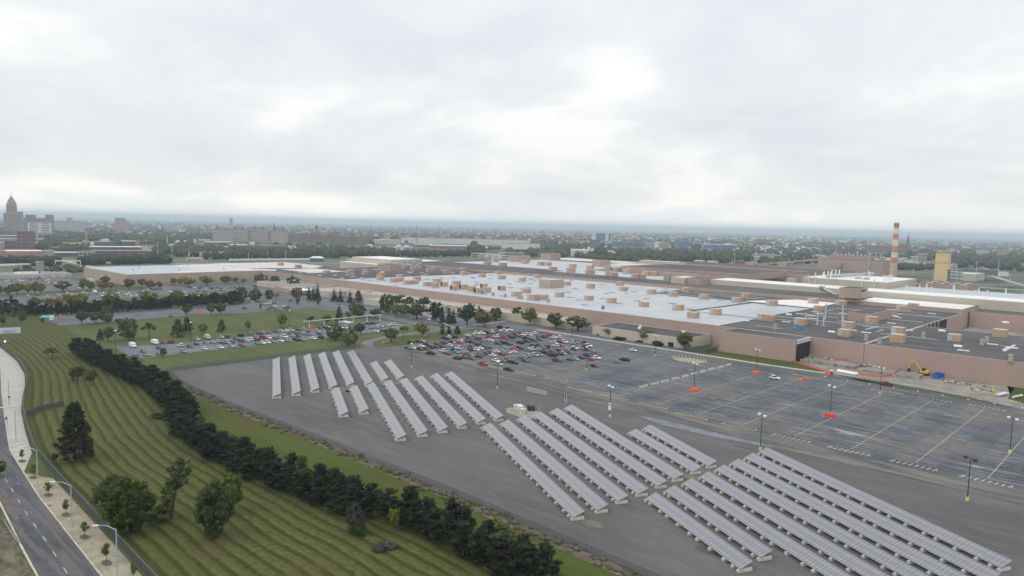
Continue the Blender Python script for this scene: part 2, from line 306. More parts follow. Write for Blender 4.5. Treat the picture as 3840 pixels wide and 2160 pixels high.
# kerb along the far side of the lot: a real step
kb = MB()
for a, b in (((-311, 353), (-206, 353.6)), ((-206, 353.6), (-150, 353.4)), ((-150, 353.4), (-126, 355.2))):
    kb.beam((a[0], a[1] + 1.2, 0.14), (b[0], b[1] + 1.2, 0.14), 2.4, 0.26)
tag(kb.build('kerb_pavement', g_kerb), kind='structure')
kb = MB(); kp = smooth([G(*p) for p in [(1500, 1145), (1620, 1190), (1700, 1228), (1760, 1222), (1850, 1212), (1900, 1203)]], 5)
for a, b in zip(kp[:-1], kp[1:]): kb.beam((a[0], a[1], 0.13), (b[0], b[1], 0.13), 1.2, 0.28)
tag(kb.build('kerb_drive', g_kerb), kind='structure')
kb = MB(); kp = [(-100, 355)] + smooth([(-123, 356.5), (-95, 352.8), (-67, 347.2), (-20, 343.5), (60, 341)], 4)
# left lots
sheet('left_car_park', [(-366, 124.5), (-408, 128.5), (-399, 150), (-397, 191), (-405, 250), (-411, 300), (-377, 303), (-366, 285), (-366, 240)], 0.10, g_wet)
sheet('middle_car_park', [(-504, 130), (-556, 130), (-562, 200), (-566, 260), (-572, 322), (-545, 345), (-500, 335), (-482, 318), (-500, 300), (-500, 250), (-508, 190)], 0.10, g_lot2)
sheet('upper_car_park', [(-620, 100), (-706, 100), (-706, 334), (-672, 352), (-655, 352), (-660, 300), (-640, 180)], 0.10, g_lot2)
sheet('rear_car_park', [(-740, 60), (-890, 50), (-890, 238), (-800, 238), (-742, 236)], 0.10, g_lot2)
# drives and roads
ribbon('plant_road', smooth([(-714, 60), (-713, 130), (-712, 250), (-708, 330), (-690, 372), (-660, 385)], 6), 8, 0.14, g_drive)
ribbon('plant_drive', smooth([(-640, 352), (-600, 345), (-545, 338)], 5) + smooth([(-545, 338), (-520, 328), (-480, 318), (-440, 312), (-405, 312), (-372, 308), (-355, 306), (-344, 318), (-338, 345), (-325, 352), (-309, 357), (-280, 349)], 6)[1:], 9, 0.15, g_drive)
ribbon('ramp_drive', smooth([(-322, 229), (-334, 236), (-343, 250), (-347, 270), (-348, 292), (-350, 312)], 6), 7, 0.16, g_drive)
# bottom-left street
KR = [(-470, 86), (-432, 81), (-380, 74), (-323, 63), (-273, 54), (-244, 49), (-220, 47), (-198, 45.3), (-178, 44.4), (-147, 43), (-100, 41), (40, 36)]
sheet('street', [(x, y) for x, y in KR] + [(40, 24), (-153, 34.8), (-169, 35.8), (-200, 38.2), (-240, 41), (-300, 49), (-380, 58), (-470, 68)], 0.10, g_road)
kk = [(x, y) for x, y in KR]
sheet('pavement', [(x, y) for x, y in KR if x >= -225] + [(x, y - 0.7) for x, y in FEN[::-1] if x >= -225], 0.12, g_walk)
sheet('pale_apron', [(x, y) for x, y in KR if x <= -220] + [(x, y - 0.7) for x, y in FEN[::-1] if -470 <= x <= -220], 0.12, g_apronL)
kb = MB()
for a, b in zip(KR[:-1], KR[1:]): kb.beam((a[0], a[1], 0.13), (b[0], b[1], 0.13), 0.32, 0.26)
tag(kb.build('street_kerb', g_kerb), kind='structure')
kb = MB(); KL = [(-380, 57.5), (-300, 48.5), (-240, 40.6), (-200, 37.8), (-169, 35.4), (-153, 34.4), (-60, 28)]
for a, b in zip(KL[:-1], KL[1:]): kb.beam((a[0], a[1], 0.13), (b[0], b[1], 0.13), 0.4, 0.26)
tag(kb.build('street_kerb', g_kerb), kind='structure')
sheet('rough_grass', [(-380, 57), (-300, 48), (-240, 40), (-200, 37.4), (-169, 35), (-153, 34), (-60, 27.5), (-60, 10), (-400, 10)], 0.09, g_dirt)
mb = MB()
def strip(mb, a, b, wd, z):
    a = Vector((*a, 0)); b = Vector((*b, 0)); d = (b - a).normalized(); n_ = Vector((-d.y, d.x, 0)) * wd / 2
    mb.face([(*(a - n_)[:2], z), (*(b - n_)[:2], z), (*(b + n_)[:2], z), (*(a + n_)[:2], z)])
cl = [(-380, 66), (-300, 54), (-240, 45.0), (-219, 42.6), (-208, 41.9), (-195, 41.0), (-182, 40.3), (-170, 39.8), (-156, 39), (-100, 35.5)]
x = -300
while x < -110:
    strip(mb, (x, ip(cl, x)), (x + 3.0, ip(cl, x + 3.0)), 0.16, 0.125); x += 9.1
for i in range(len(KR) - 1):
    a, b = KR[i], KR[i + 1]
    if -400 <= a[0] <= -250: strip(mb, (a[0], a[1] - 3.2), (b[0], b[1] - 3.2), 0.2, 0.125)
tag(mb.build('street_markings', mat('white_paint', (0.40, 0.40, 0.39), 0.8)), kind='structure')
# tree pits in the pavement
# ---- car-park markings
AX = [-56.07 - 18.3 * k for k in range(-4, 15)]
mw = MB(); my = MB()
Y0L = lambda x: 237 if x > -130 else (240 if x > -200 else 247)
Y1L = lambda x: 333 if x > -110 else 338
for ax in AX:
    y0, y1 = Y0L(ax), Y1L(ax)
    if ax < -300: continue
    if ax > -180: strip(my, (ax, y0), (ax, y1), 0.2, 0.145)
    y = y0
    while y <= y1:
        if random.random() < 0.94: strip(mw, (ax - 5.4, y), (ax + 5.4, y), 0.22, 0.140)
        y += 2.75
tag(mw.build('stall_markings', paint_w), kind='structure'); tag(my.build('aisle_markings', paint_c), kind='structure')
mh = MB()
for ax in AX:     # hatched islands at the row ends
    if ax < -305: continue
    for ye in ([Y0L(ax) - 3.2] + ([Y1L(ax) + 3.0] if ax > -130 else [])):
        for k in range(8):
            xx = ax - 5.6 + k * 1.6
            strip(mh, (xx, ye - 1.35), (xx + 0.5, ye + 1.35), 0.24, 0.147)
        strip(mh, (ax - 6.2, ye - 1.3), (ax - 5.4, ye + 1.3), 0.16, 0.147); strip(mh, (ax + 5.9, ye + 1.2), (ax + 6.5, ye - 0.8), 0.2, 0.147)
tag(mh.build('hatch_markings', paint_y), kind='structure')
mb = MB(); strip(mb, (-316, 228.6), (-204, 229.6), 0.3, 0.15); strip(mb, (-204, 229.6), (-150, 221.6), 0.3, 0.15); strip(mb, (-150, 221.6), (-100, 220.6), 0.3, 0.15); strip(mb, (-100, 220.6), (90, 226.5), 0.3, 0.15)
tag(mb.build('lot_edge_markings', mat('rusty_edge_paint', (0.27, 0.20, 0.13), 0.9, col2=(0.16, 0.13, 0.11), vscale=0.3)), kind='structure')
mb = MB()
for X0, X1, Y0, Y1 in ((-560, -508, 150, 320), (-700, -640, 110, 330), (-880, -745, 70, 230), (-396, -368, 135, 300)):
    xx = X0 + 6
    while xx < X1:
        y = Y0
        while y < Y1: strip(mb, (xx - 5, y), (xx + 5, y), 0.15, 0.13); y += 2.8
        xx += 18.3
tag(mb.build('stall_markings', paint_w), kind='structure')
# painted blue accessible bays near the office
mb = MB()
for cx_, cy_ in ((-226, 330), (-226, 305), (-205, 330), (-206, 300), (-206, 345), (-188, 312)):
    for k in range(9):
        yy = cy_ - 10 + k * 2.4
        strip(mb, (cx_ - 5, yy), (cx_ + 5, yy + random.uniform(-.4, .4)), 0.5, 0.148)
tag(mb.build('blue_bay_markings', mat('faded_blue_paint', (0.14, 0.22, 0.30), 0.85, col2=(0.10, 0.115, 0.14), vscale=0.9, ramp=(0.42, 0.56))), kind='structure')
# wheel-worn tracks in the verge, pale line across the lot
mb = MB()
sheet('pale_lot_patch', [G(*p) for p in [(2380, 1555), (2520, 1585), (2760, 1640), (2900, 1672), (2890, 1680), (2700, 1645), (2480, 1595)]], 0.15, mat('pale_patch', (0.15, 0.16, 0.18), 0.9, var=0.2, vscale=0.3))
# far streets, yards and rail corridor beyond the plant
g_far_pale = mat('far_yard', (0.30, 0.29, 0.27), 1.0, var=0.2, vscale=0.02)
sheet('rail_corridor', [(-1120, 40), (-930, 60), (-905, 500), (-930, 640), (-820, 1010), (-420, 1010), (-330, 1500), (-700, 1500), (-1050, 1150), (-1240, 500)], 0.03, mat('scrub_land', (0.075, 0.085, 0.045), 1.0, col2=(0.13, 0.125, 0.095), vscale=0.02, stretch=(1, 0.3, 1)))
sheet('factory_yard', [(-950, 470), (-757, 470), (-757, 612), (-800, 700), (-960, 700)], 0.05, g_lot2)
sheet('plant_ground', [(-905, 240), (120, 392), (120, 1040), (-820, 1040), (-905, 500)], 0.045, g_lot2)
ribbon('far_road', [(-1130, 330), (-1090, 500), (-1010, 700), (-960, 900), (-880, 1060), (-600, 1100), (-200, 1130), (200, 1150)], 12, 0.06, g_far_pale)
ribbon('far_road', [(-1290, 330), (-905, 300)], 9, 0.065, g_far_pale)
ribbon('far_road', [(-120, 1040), (-160, 1200), (-260, 1500), (-420, 2300)], 9, 0.06, g_far_pale)
ribbon('far_road', [(-60, 1000), (-150, 1080), (-100, 1130)], 8, 0.07, g_far_pale)
for k, (a, b) in enumerate([((2560, 895), (3040, 890)), ((3060, 902), (3300, 905)), ((2900, 888), (3010, 886))]):
    p = [G(a[0], a[1]), G(b[0], b[1]), G(b[0], b[1] + 5), G(a[0], a[1] + 5)]; sheet('far_yard', p, 0.08, mat('far_white_yard', (0.55, 0.53, 0.50), 1.0))
p = [G(2100, 932), G(2660, 938), G(2700, 952), G(2100, 945)]; sheet('far_yard', p, 0.08, g_far_pale)
# ================================================================= the factory
def wallmat(name, col, spacing=1.2):
    """ribbed sheet-metal cladding with faint weathering"""
    mt = bpy.data.materials.new(name); mt.use_nodes = True; t = mt.node_tree; b = t.nodes['Principled BSDF']; b.inputs['Roughness'].default_value = 0.7; b.inputs['Specular IOR Level'].default_value = 0.2
    g = t.nodes.new('ShaderNodeNewGeometry'); mp = t.nodes.new('ShaderNodeMapping'); mp.inputs['Scale'].default_value = (1, 1, 0.12); t.links.new(g.outputs['Position'], mp.inputs[0])
    f = noise(t, mp.outputs[0], 0.35, 6, 0.6); sp = t.nodes.new('ShaderNodeSeparateXYZ'); t.links.new(g.outputs['Position'], sp.inputs[0])
    s = M('SINE', M('MULTIPLY', M('ADD', sp.outputs['X'], sp.outputs['Y'], t=t), 2 * math.pi / spacing, t=t), t=t)
    pn = noise(t, g.outputs['Position'], 0.04, 2, 0.5)
    v = M('ADD', M('ADD', M('MULTIPLY', f, 0.22, t=t), M('MULTIPLY', s, 0.02, t=t), t=t), M('ADD', M('MULTIPLY', pn, 0.16, t=t), 0.81, t=t), t=t)
    hs = t.nodes.new('ShaderNodeHueSaturation'); hs.inputs['Color'].default_value = (*col, 1); t.links.new(v, hs.inputs['Value']); t.links.new(hs.outputs[0], b.inputs['Base Color'])
    MATS[name] = mt; return mt
brown = wallmat('brown_cladding', (0.375, 0.275, 0.235)); tan_ = wallmat('tan_cladding', (0.39, 0.315, 0.255)); cream = wallmat('cream_cladding', (0.46, 0.415, 0.35)); beige = wallmat('beige_brick', (0.47, 0.405, 0.325), 0.9)
darkroof = mat('dark_gravel_roof', (0.095, 0.092, 0.096), 0.95, col2=(0.068, 0.067, 0.071), vscale=0.02, spec=0.1,
               second=[((0.145, 0.135, 0.125), 0.12, (0.3, 1, 1), 0.50, 0.68, 0.7), ((0.06, 0.06, 0.065), 0.3, (1, 0.2, 1), 0.62, 0.72, 0.5)])
blackroof = mat('black_roof', (0.075, 0.073, 0.08), 0.95, var=0.15, vscale=0.06, spec=0.1)
def whiteroof(name, col, dirt):
    mt = bpy.data.materials.new(name); mt.use_nodes = True; t = mt.node_tree; b = t.nodes['Principled BSDF']; b.inputs['Roughness'].default_value = 0.55; b.inputs['Specular IOR Level'].default_value = 0.3
    g = t.nodes.new('ShaderNodeNewGeometry'); f = noise(t, g.outputs['Position'], 0.022, 7, 0.62); sp = t.nodes.new('ShaderNodeSeparateXYZ'); t.links.new(g.outputs['Position'], sp.inputs[0])
    rm = t.nodes.new('ShaderNodeValToRGB'); t.links.new(f, rm.inputs[0]); el = rm.color_ramp.elements; el[0].position = 0.35; el[0].color = (*dirt, 1); el[1].position = 0.62; el[1].color = (*col, 1)
    def lines(c, sp_, wd):
        m_ = M('ABSOLUTE', M('SUBTRACT', M('FRACT', M('DIVIDE', c, sp_, t=t), t=t), 0.5, t=t), t=t); return M('GREATER_THAN', m_, 0.5 - wd / sp_, t=t)
    l = M('MAXIMUM', lines(sp.outputs['X'], 37.5, 0.35), lines(sp.outputs['Y'], 41.0, 0.3), t=t)
    l2 = M('MAXIMUM', lines(sp.outputs['X'], 3.1, 0.12), lines(sp.outputs['Y'], 30.0, 0.1), t=t)
    nn = noise(t, g.outputs['Position'], 0.05, 3, 0.5, 0, (3, 9, 1)); gate = M('GREATER_THAN', nn, 0.46, t=t)
    mx_ = t.nodes.new('ShaderNodeMixRGB'); t.links.new(M('MULTIPLY', M('MULTIPLY', l, gate, t=t), 0.75, t=t), mx_.inputs[0]); t.links.new(rm.outputs[0], mx_.inputs[1]); mx_.inputs[2].default_value = (0.12, 0.13, 0.16, 1)
    m3 = t.nodes.new('ShaderNodeMixRGB'); t.links.new(M('MULTIPLY', l2, 0.12, t=t), m3.inputs[0]); t.links.new(mx_.outputs[0], m3.inputs[1]); m3.inputs[2].default_value = (0.3, 0.31, 0.33, 1)
    t.links.new(m3.outputs[0], b.inputs['Base Color']); MATS[name] = mt; return mt
greywhite = whiteroof('weathered_white_roof', (0.395, 0.41, 0.435), (0.315, 0.33, 0.355))
bluewhite = mat('blue_grey_roof', (0.375, 0.40, 0.435), 0.6, col2=(0.335, 0.36, 0.395), vscale=0.01)
newwhite = mat('bright_white_roof', (0.66, 0.655, 0.64), 0.6, col2=(0.58, 0.57, 0.55), vscale=0.02)
offwhite = mat('cream_white_roof', (0.51, 0.495, 0.47), 0.6, col2=(0.44, 0.42, 0.395), vscale=0.02, second=[((0.42, 0.42, 0.42), 0.05, (1, 0.2, 1), 0.6, 0.75, 0.5)])
creamroof = mat('sandy_roof', (0.37, 0.335, 0.295), 0.9, col2=(0.29, 0.26, 0.23), vscale=0.05)
coping = mat('pale_coping', (0.40, 0.385, 0.37), 0.6)
steel = mat('galvanised_steel', (0.42, 0.44, 0.46), 0.45, metal=0.6)
dark = mat('near_black', (0.012, 0.014, 0.02), 0.8)
white = mat('white_metal', (0.70, 0.70, 0.69), 0.5)

def block(parent, x0, y0, x1, y1, z0, z1, wm, rm, par=0.5, cop=None, wname='wall', rname='roof', ins=0.5):
    """cladded block: four walls with a low parapet and a roof sheet inside it"""
    mb = MB(); c = [(x0, y0), (x1, y0), (x1, y1), (x0, y1)]; ci = [(x0 + ins, y0 + ins), (x1 - ins, y0 + ins), (x1 - ins, y1 - ins), (x0 + ins, y1 - ins)]
    for k in range(4):
        a, b = c[k], c[(k + 1) % 4]; ai, bi = ci[k], ci[(k + 1) % 4]
        mb.face([(*a, z0), (*b, z0), (*b, z1), (*a, z1)], 0); mb.face([(*a, z1), (*b, z1), (*bi, z1), (*ai, z1)], 1); mb.face([(*bi, z1 - par), (*ai, z1 - par), (*ai, z1), (*bi, z1)], 0)
    wo_ = mb.build(wname, [wm, cop or wm], parent)
    rb = MB(); rb.face([(*q, z1 - par) for q in ci]); ro = rb.build(rname, rm, parent); return wo_, ro
def patch(parent, pts, z, m, name='roof_membrane'):
    if len(pts) == 4 and not isinstance(pts[0], (tuple, list)): x0, y0, x1, y1 = pts; pts = [(x0, y0), (x1, y0), (x1, y1), (x0, y1)]
    mb = MB(); n = len(pts); mb.face([(p[0], p[1], z + 0.12) for p in pts])
    for k in range(n):
        a, b = pts[k], pts[(k + 1) % n]; mb.face([(*a, z), (*b, z), (*b, z + 0.12), (*a, z + 0.12)])
    return mb.build(name, m, parent)
ZR = 11.5
main = empty('assembly_plant', (0, 0, 0)); tag(main, 'vast low brown assembly plant with pale and dark flat roofs filling the middle distance', 'factory')
# front range: z 11.5
for (x0, y0, x1, y1) in ((-757, 393, -120.5, 608), (-900, 396, -757.2, 500), (-120.3, 393, 110, 499.5), (-120.3, 629, 110, 659.6)):
    block(main, x0, y0, x1, y1, 0, ZR + 0.15, brown, darkroof, 0.15, coping, ins=0.6)
block(main, -191, 373.8, -148.2, 392.8, 0, ZR + 0.15, brown, darkroof, 0.15, coping)
# raised range behind
block(main, -800, 608.3, -362, 985, 0, 14.2, brown, darkroof, 0.15); block(main, -361.8, 608.3, -121, 659.8, 0, 14.2, brown, darkroof, 0.15)
block(main, -121, 659.9, -120.4, 629, 0, 5, brown, darkroof, 0.1) if False else None
# roof membranes
patch(main, [(-634, 394.6), (-203, 394.6), (-203, 447), (-255, 447), (-255, 545), (-345, 545), (-350, 607), (-598, 607), (-604, 480), (-604, 400)], ZR, greywhite)
patch(main, [(-250, 450), (-205, 450), (-205, 540), (-250, 540)], ZR, greywhite)
patch(main, [(-262, 552), (-206, 548), (-207, 603), (-240, 604)], ZR, newwhite)
patch(main, [(-766, 422), (-697, 420), (-700, 466), (-766, 462)], ZR, offwhite)
patch(main, [(-898, 398), (-798, 398), (-770, 470), (-800, 498), (-898, 498)], ZR, offwhite)
patch(main, [(-757, 396), (-790, 400), (-764, 415), (-745, 404)], ZR, offwhite)
patch(main, (-770, 690, -560, 880), 14.05, greywhite); patch(main, (-560, 664, -404, 735), 14.05, greywhite)
patch(main, [(-798, 905), (-640, 925), (-615, 960), (-640, 983), (-798, 983)], 14.05, offwhite); patch(main, (-640, 880, -470, 984), 14.05, offwhite)
patch(main, (-196, 612, -122, 658), 14.05, newwhite)
# pale pipe runs and patches on the dark right-hand roof
ppm = mat('pale_pipe', (0.40, 0.41, 0.42), 0.7)
for k in range(22):
    x0 = random.uniform(-195, -60); y0 = random.uniform(400, 595); L = random.uniform(8, 30)
    if x0 > -125 and y0 > 490: continue
    pr = MB(); pr.box(x0, y0, ZR + 0.05, x0 + L * (0.97 if k % 3 else 0.05), y0 + (0.5 if k % 3 else L), ZR + 0.4); pr.build('pipe_run', ppm, main)
for x0, x1, y in ((-200, -130, 470), (-190, -125, 520), (-195, -122, 560), (-330, -262, 575), (-330, -262, 590), (-380, -290, 555)): pr = MB(); pr.box(x0, y, ZR + 0.05, x1, y + 0.9, ZR + 0.4); pr.build('pipe_run', ppm, main)
# courtyard wall: near-black slab paints in the shade of the open bay
cy = MB(); cy.box(-120.3, 499.7, 0.1, -119.9, 560, ZR - 0.1, 0)
cy.build('courtyard_shade_panel', dark, main)
for k in range(5): cy = MB(); cy.box(-119.9 + 0.02, 500 + k * 9, 0, -119.4, 501 + k * 9, ZR); cy.build('column', tan_, main)
sheet('courtyard', (lambda a, b, c, d: [(a, b), (c, b), (c, d), (a, d)])(-120, 499.6, 110, 628.8), 0.10, g_conc)
# truck bay with white truss; its shaded interior is painted as a near-black panel
tb = MB(); tb.box(-148.15, 375, 0.2, -147.9, 392.4, ZR - 1.6); tb.build('truck_bay_shade_panel', dark, main)
tb = MB(); zt = ZR + 0.1
for zz in (zt, zt - 1.7): tb.beam((-147.6, 374, zz), (-147.6, 392.6, zz), 0.3, 0.25)
for k in range(8):
    ya = 374.2 + k * 2.3; tb.beam((-147.6, ya, zt - 1.7), (-147.6, ya + 1.15, zt), 0.18, 0.18); tb.beam((-147.6, ya + 1.15, zt), (-147.6, ya + 2.3, zt - 1.7), 0.18, 0.18)
tb.build('roof_truss', white, main)

wh = empty('warehouse', (0, 0, 0)); tag(wh, 'long tan warehouse with blue-grey and white flat roof behind the yellowing trees', 'warehouse')
block(wh, -889, 253, -757.3, 395.7, 0, ZR + 0.2, tan_, bluewhite, 0.12, coping)
patch(wh, [(-765, 300), (-758, 300), (-758, 395), (-888, 395), (-888, 350), (-800, 335)], ZR + 0.08, offwhite)
for k, (x_, y_) in enumerate([(-860, 300), (-820, 280), (-800, 320), (-850, 350), (-790, 365)]):
    m_ = MB(); m_.cyl((x_, y_, ZR + 0.1), (x_, y_, ZR + 1.6), 0.8); m_.build('roof_vent', steel, wh)
an = empty('office_annex', (0, 0, 0)); tag(an, 'low beige annex with black roof in front of the brown factory wall', 'annex')
block(an, -274, 365.5, -206.6, 392.6, 0, 6, beige, blackroof, 0.35, coping)
m_ = MB(); m_.box(-219, 365.2, 0.1, -215.6, 365.45, 2.6); m_.build('door', dark, an)
for x_, y_ in ((-250, 383), (-220, 384), (-245, 374)):
    m_ = MB(); m_.cyl((x_, y_, 5.6), (x_, y_, 6.8), 0.7); m_.cyl((x_, y_, 6.8), (x_, y_, 7.4), 1.1, 0.8); m_.build('roof_vent', white, an)
# plant front offices (low sandy roofs left of the main wall)
def lowblock(name, label, x0, y0, x1, y1, z, wm, rm, cat='building'):
    o = empty(name); tag(o, label, cat); block(o, x0, y0, x1, y1, 0, z, wm, rm, 0.3, coping); return o
lo = lowblock('office_wing', 'long low wing with sandy roof running along the foot of the main factory wall', -560, 372, -300, 392.4, 5.5, beige, creamroof)
block(lo, -600, 355, -560.2, 392.5, 0, 5.2, beige, creamroof, 0.3, coping); block(lo, -500, 350, -420, 371.8, 0, 4.8, beige, creamroof, 0.3, coping)
for x_, y_ in ((-540, 380), (-520, 384), (-508, 378), (-430, 362)):
    m_ = MB(); m_.box(x_, y_, 5.2, x_ + 5, y_ + 3, 6.6); m_.build('roof_unit', steel, lo)
gh = lowblock('gatehouse_wing', 'low grey-roofed wing with pink front behind the round green trees', -700, 358, -608, 392.4, 5.2, beige, mat('grey_flat_roof', (0.21, 0.21, 0.225), 0.9))
block(gh, -640, 345, -612, 357.8, 0, 4.6, mat('dusty_pink_wall', (0.38, 0.25, 0.23), 0.8), creamroof, 0.3)
cn = empty('entrance_canopy', (-596, 348, 0)); tag(cn, 'flat white entrance canopy on posts between spruces and factory wall', 'canopy')
m_ = MB(); m_.box(-9, -7, 4.4, 9, 7, 4.9); m_.build('canopy_roof', white, cn)
for sx in (-8, 8):
    for sy in (-6, 6):
        m_ = MB(); m_.cyl((sx, sy, 0), (sx, sy, 4.4), 0.25, n=6); m_.build('post', white, cn)

# upper blocks ----------------------------------------------------
def bigblock(name, label, x0, y0, x1, y1, z0, z1, wm, rm, cat='factory block', par=0.3, cop=None):
    o = empty(name); tag(o, label, cat); block(o, x0, y0, x1, y1, z0, z1, wm, rm, par, cop); return o
be = bigblock('long_cream_block', 'very long cream block with bright white roof crossing the plant on the right', -351, 660.2, 110, 699, 0, 19, cream, newwhite, par=0.15, cop=newwhite)
m_ = MB(); m_.cyl((-241, 659.3, 18.9), (-225, 657.5, 12.5), 0.9); m_.cyl((-225, 657.5, 12.5), (-225, 657.5, 11.4), 0.9); m_.box(-243, 658, 18.5, -239, 662, 20.3); m_.build('sloping_duct', steel, be)
bigblock('cream_end_block', 'small cream block with white roof left of the very long cream block', -381, 636, -366, 659.9, 14.1, 20.5, cream, newwhite)
bigblock('brown_end_block', 'brown block between the small cream block and the long cream block', -365.8, 640, -351.3, 659.9, 14.1, 20.2, brown, darkroof)
bigblock('brown_lift_tower', 'narrow brown tower standing just left of the small cream block', -399, 651, -392, 658, 14.1, 21.2, brown, darkroof)
bigblock('brown_mid_block', 'wide brown block with dark roof in the middle of the plant', -514, 740, -353, 850, 14.1, 21.5, brown, darkroof)
bigblock('brown_mid_step', 'lower brown step jutting from the wide brown block', -472, 722, -353, 739.8, 14.1, 20.0, brown, darkroof)
bigblock('brown_rear_range', 'brown range with dark roof behind the long cream block', -353, 846, -318, 1010, 0, 19, brown, darkroof)
bigblock('brown_rear_annex', 'low brown rear range behind the white paint-shop block', -600, 990, -356, 1060, 0, 16, brown, darkroof)
ps = bigblock('paint_shop', 'large white-roofed cream block with thin stacks behind the long cream block', -312, 795, -226, 902, 0, 19, cream, newwhite, par=0.15, cop=newwhite)
for x_, y_ in [(-300, 800), (-294, 806), (-288, 812)] + [(-270 + 0.5 * k, 880 - k * 1.5) for k in range(0, 5)] + [(-234, 812 + 7 * k) for k in range(5)] + [(-306, 890 - 12 * k) for k in range(5)]:
    m_ = MB(); m_.cyl((x_, y_, 18.8), (x_, y_, 25 + random.uniform(-1, 1)), 0.7, n=6); m_.build('stack', white, ps)
for xx in (-305, -298, -250, -238):
    m_ = MB(); m_.cyl((xx, 794.5, 11), (xx, 794.5, 21.5), 0.6, n=6); m_.build('downpipe', white, ps)
m_ = MB(); m_.cyl((-292, 812, 20.6), (-268, 890, 22.2), 1.6, n=8); m_.build('roof_duct', steel, ps)
for x_, y_ in ((-268, 826), (-258, 822)):
    m_ = MB(); m_.frus(x_, y_, x_ + 6, y_ + 5, 18.9, x_ + 1, y_ + 1, x_ + 5, y_ + 4, 21); m_.build('roof_hood', tan_, ps)
rr = bigblock('white_rear_range', 'pale rear range with many thin stacks right of the paint shop', -225, 720, 110, 860, 0, 12.5, cream, bluewhite)
for k in range(22):
    x_ = -205 + k * 8 + random.uniform(-3, 3); y_ = random.uniform(735, 800); m_ = MB(); m_.cyl((x_, y_, 12.2), (x_, y_, random.uniform(17, 22)), 0.7, n=6); m_.build('stack', white, rr)
r2 = bigblock('brown_rear_hall', 'brown rear hall with skylights at the foot of the yellow tower', -224, 905, -176, 960, 0, 15, brown, darkroof)
for k in range(8):
    m_ = MB(); x_ = -218 + (k % 4) * 11; y_ = 912 + (k // 4) * 22; m_.box(x_, y_, 14.7, x_ + 6, y_ + 2.4, 15.2); m_.build('skylight', white, r2)
bigblock('brown_shed_right', 'low brown shed with dark roof at the far right edge', -66, 868, 60, 940, 0, 14, brown, darkroof)
bigblock('grey_rear_building', 'grey rear building with pink panel right of the yellow tower', -285, 1268, -238, 1330, 0, 11, mat('grey_block', (0.42, 0.40, 0.37), 0.85), offwhite)
# beige body shop group at upper left
bs = bigblock('body_shop', 'tall pale cream hall with white roof at the far left of the plant', -905, 603, -800, 700, 0, 14, cream, newwhite)
block(bs, -857, 560, -755, 640, 0, 13.4, cream, newwhite, 0.2); block(bs, -850, 575, -762, 628, 13.2, 20, cream, newwhite, 0.15)
m_ = MB(); m_.box(-905.3, 603.5, 0, -905.05, 607, 6); m_.box(-903, 602.7, 0.1, -899, 602.95, 6); m_.build('door', dark, bs)
m_ = MB(); 
for k in range(5): m_.box(-754.9, 590 + k * 7, 15.5, -754.7, 590 + k * 7 + (5 if k != 2 else 2), 17.8)
m_.build('faded_blue_sign_panels', mat('pale_blue_panel', (0.25, 0.33, 0.45), 0.6), bs)
bigblock('brown_penthouse', 'brown penthouse box on dark roof left of the main white roof', -705, 513, -681, 530, 11.4, 19.3, brown, darkroof)
bigblock('tan_penthouse', 'large tan penthouse box standing alone in the middle of the white roof', -438.8, 500.8, -425.5, 521, 11.5, 19.2, tan_, mat('pale_grey_roof', (0.38, 0.38, 0.38), 0.9), par=0.1)
bigblock('brown_penthouse', 'brown penthouse box near the rear edge beside the long off-white roofs', -611, 808, -597, 833, 14.1, 23, tan_, darkroof)
bigblock('brown_penthouse', 'brown penthouse box with louvre on the far rear white roof at upper left', -770, 880, -748, 905, 14.1, 25, brown, darkroof)
bigblock('brown_penthouse', 'brown penthouse box near the white steel frame on the rear roof', -752, 786, -730, 812, 14.1, 24, brown, darkroof)
cp = empty('stilted_penthouse'); tag(cp, 'brown louvred box on open steel legs in front of the long cream block', 'penthouse')
block(cp, -207, 604, -192, 626, 16.3, 24.3, brown, blackroof, 0.2)
m_ = MB(); m_.box(-206, 605, 14.0, -193, 625, 14.9, 0); m_.build('plinth', tan_, cp)
for k in range(5):
    for yy in (604.4, 625.2):
        m_ = MB(); m_.box(-206.8 + k * 3.55, yy, 14, -206.3 + k * 3.55, yy + 0.5, 16.3); m_.build('leg', tan_, cp)
m_ = MB(); m_.box(-191.98, 610, 21.5, -191.8, 620, 23); m_.build('louvre', dark, cp)
bigblock('dark_roof_box', 'wide brown box with dark roof on the front right roof beside the tall pipes', -161.6, 490.3, -147.2, 533, 11.5, 17.0, brown, darkroof)
# white steel frame on the rear roof
fr = empty('roof_steelwork', (-835, 840, 14)); tag(fr, 'open white steel frame standing on the far rear roof', 'steel frame')
m_ = MB()
for k in range(5):
    xx = -43 + k * 21.5
    for yy in (-10, 10): m_.beam((xx, yy - k * 5, 0), (xx, yy - k * 5, 6.5), 0.7, 0.7)
    m_.beam((xx, -10 - k * 5, 6.5), (xx, 10 - k * 5, 6.5), 0.6, 0.6)
for yy in (-10, 10):
    for zz in (3.2, 6.5): m_.beam((-43, yy, zz), (43, yy - 20, zz), 0.5, 0.5)
m_.build('lattice', white, fr)
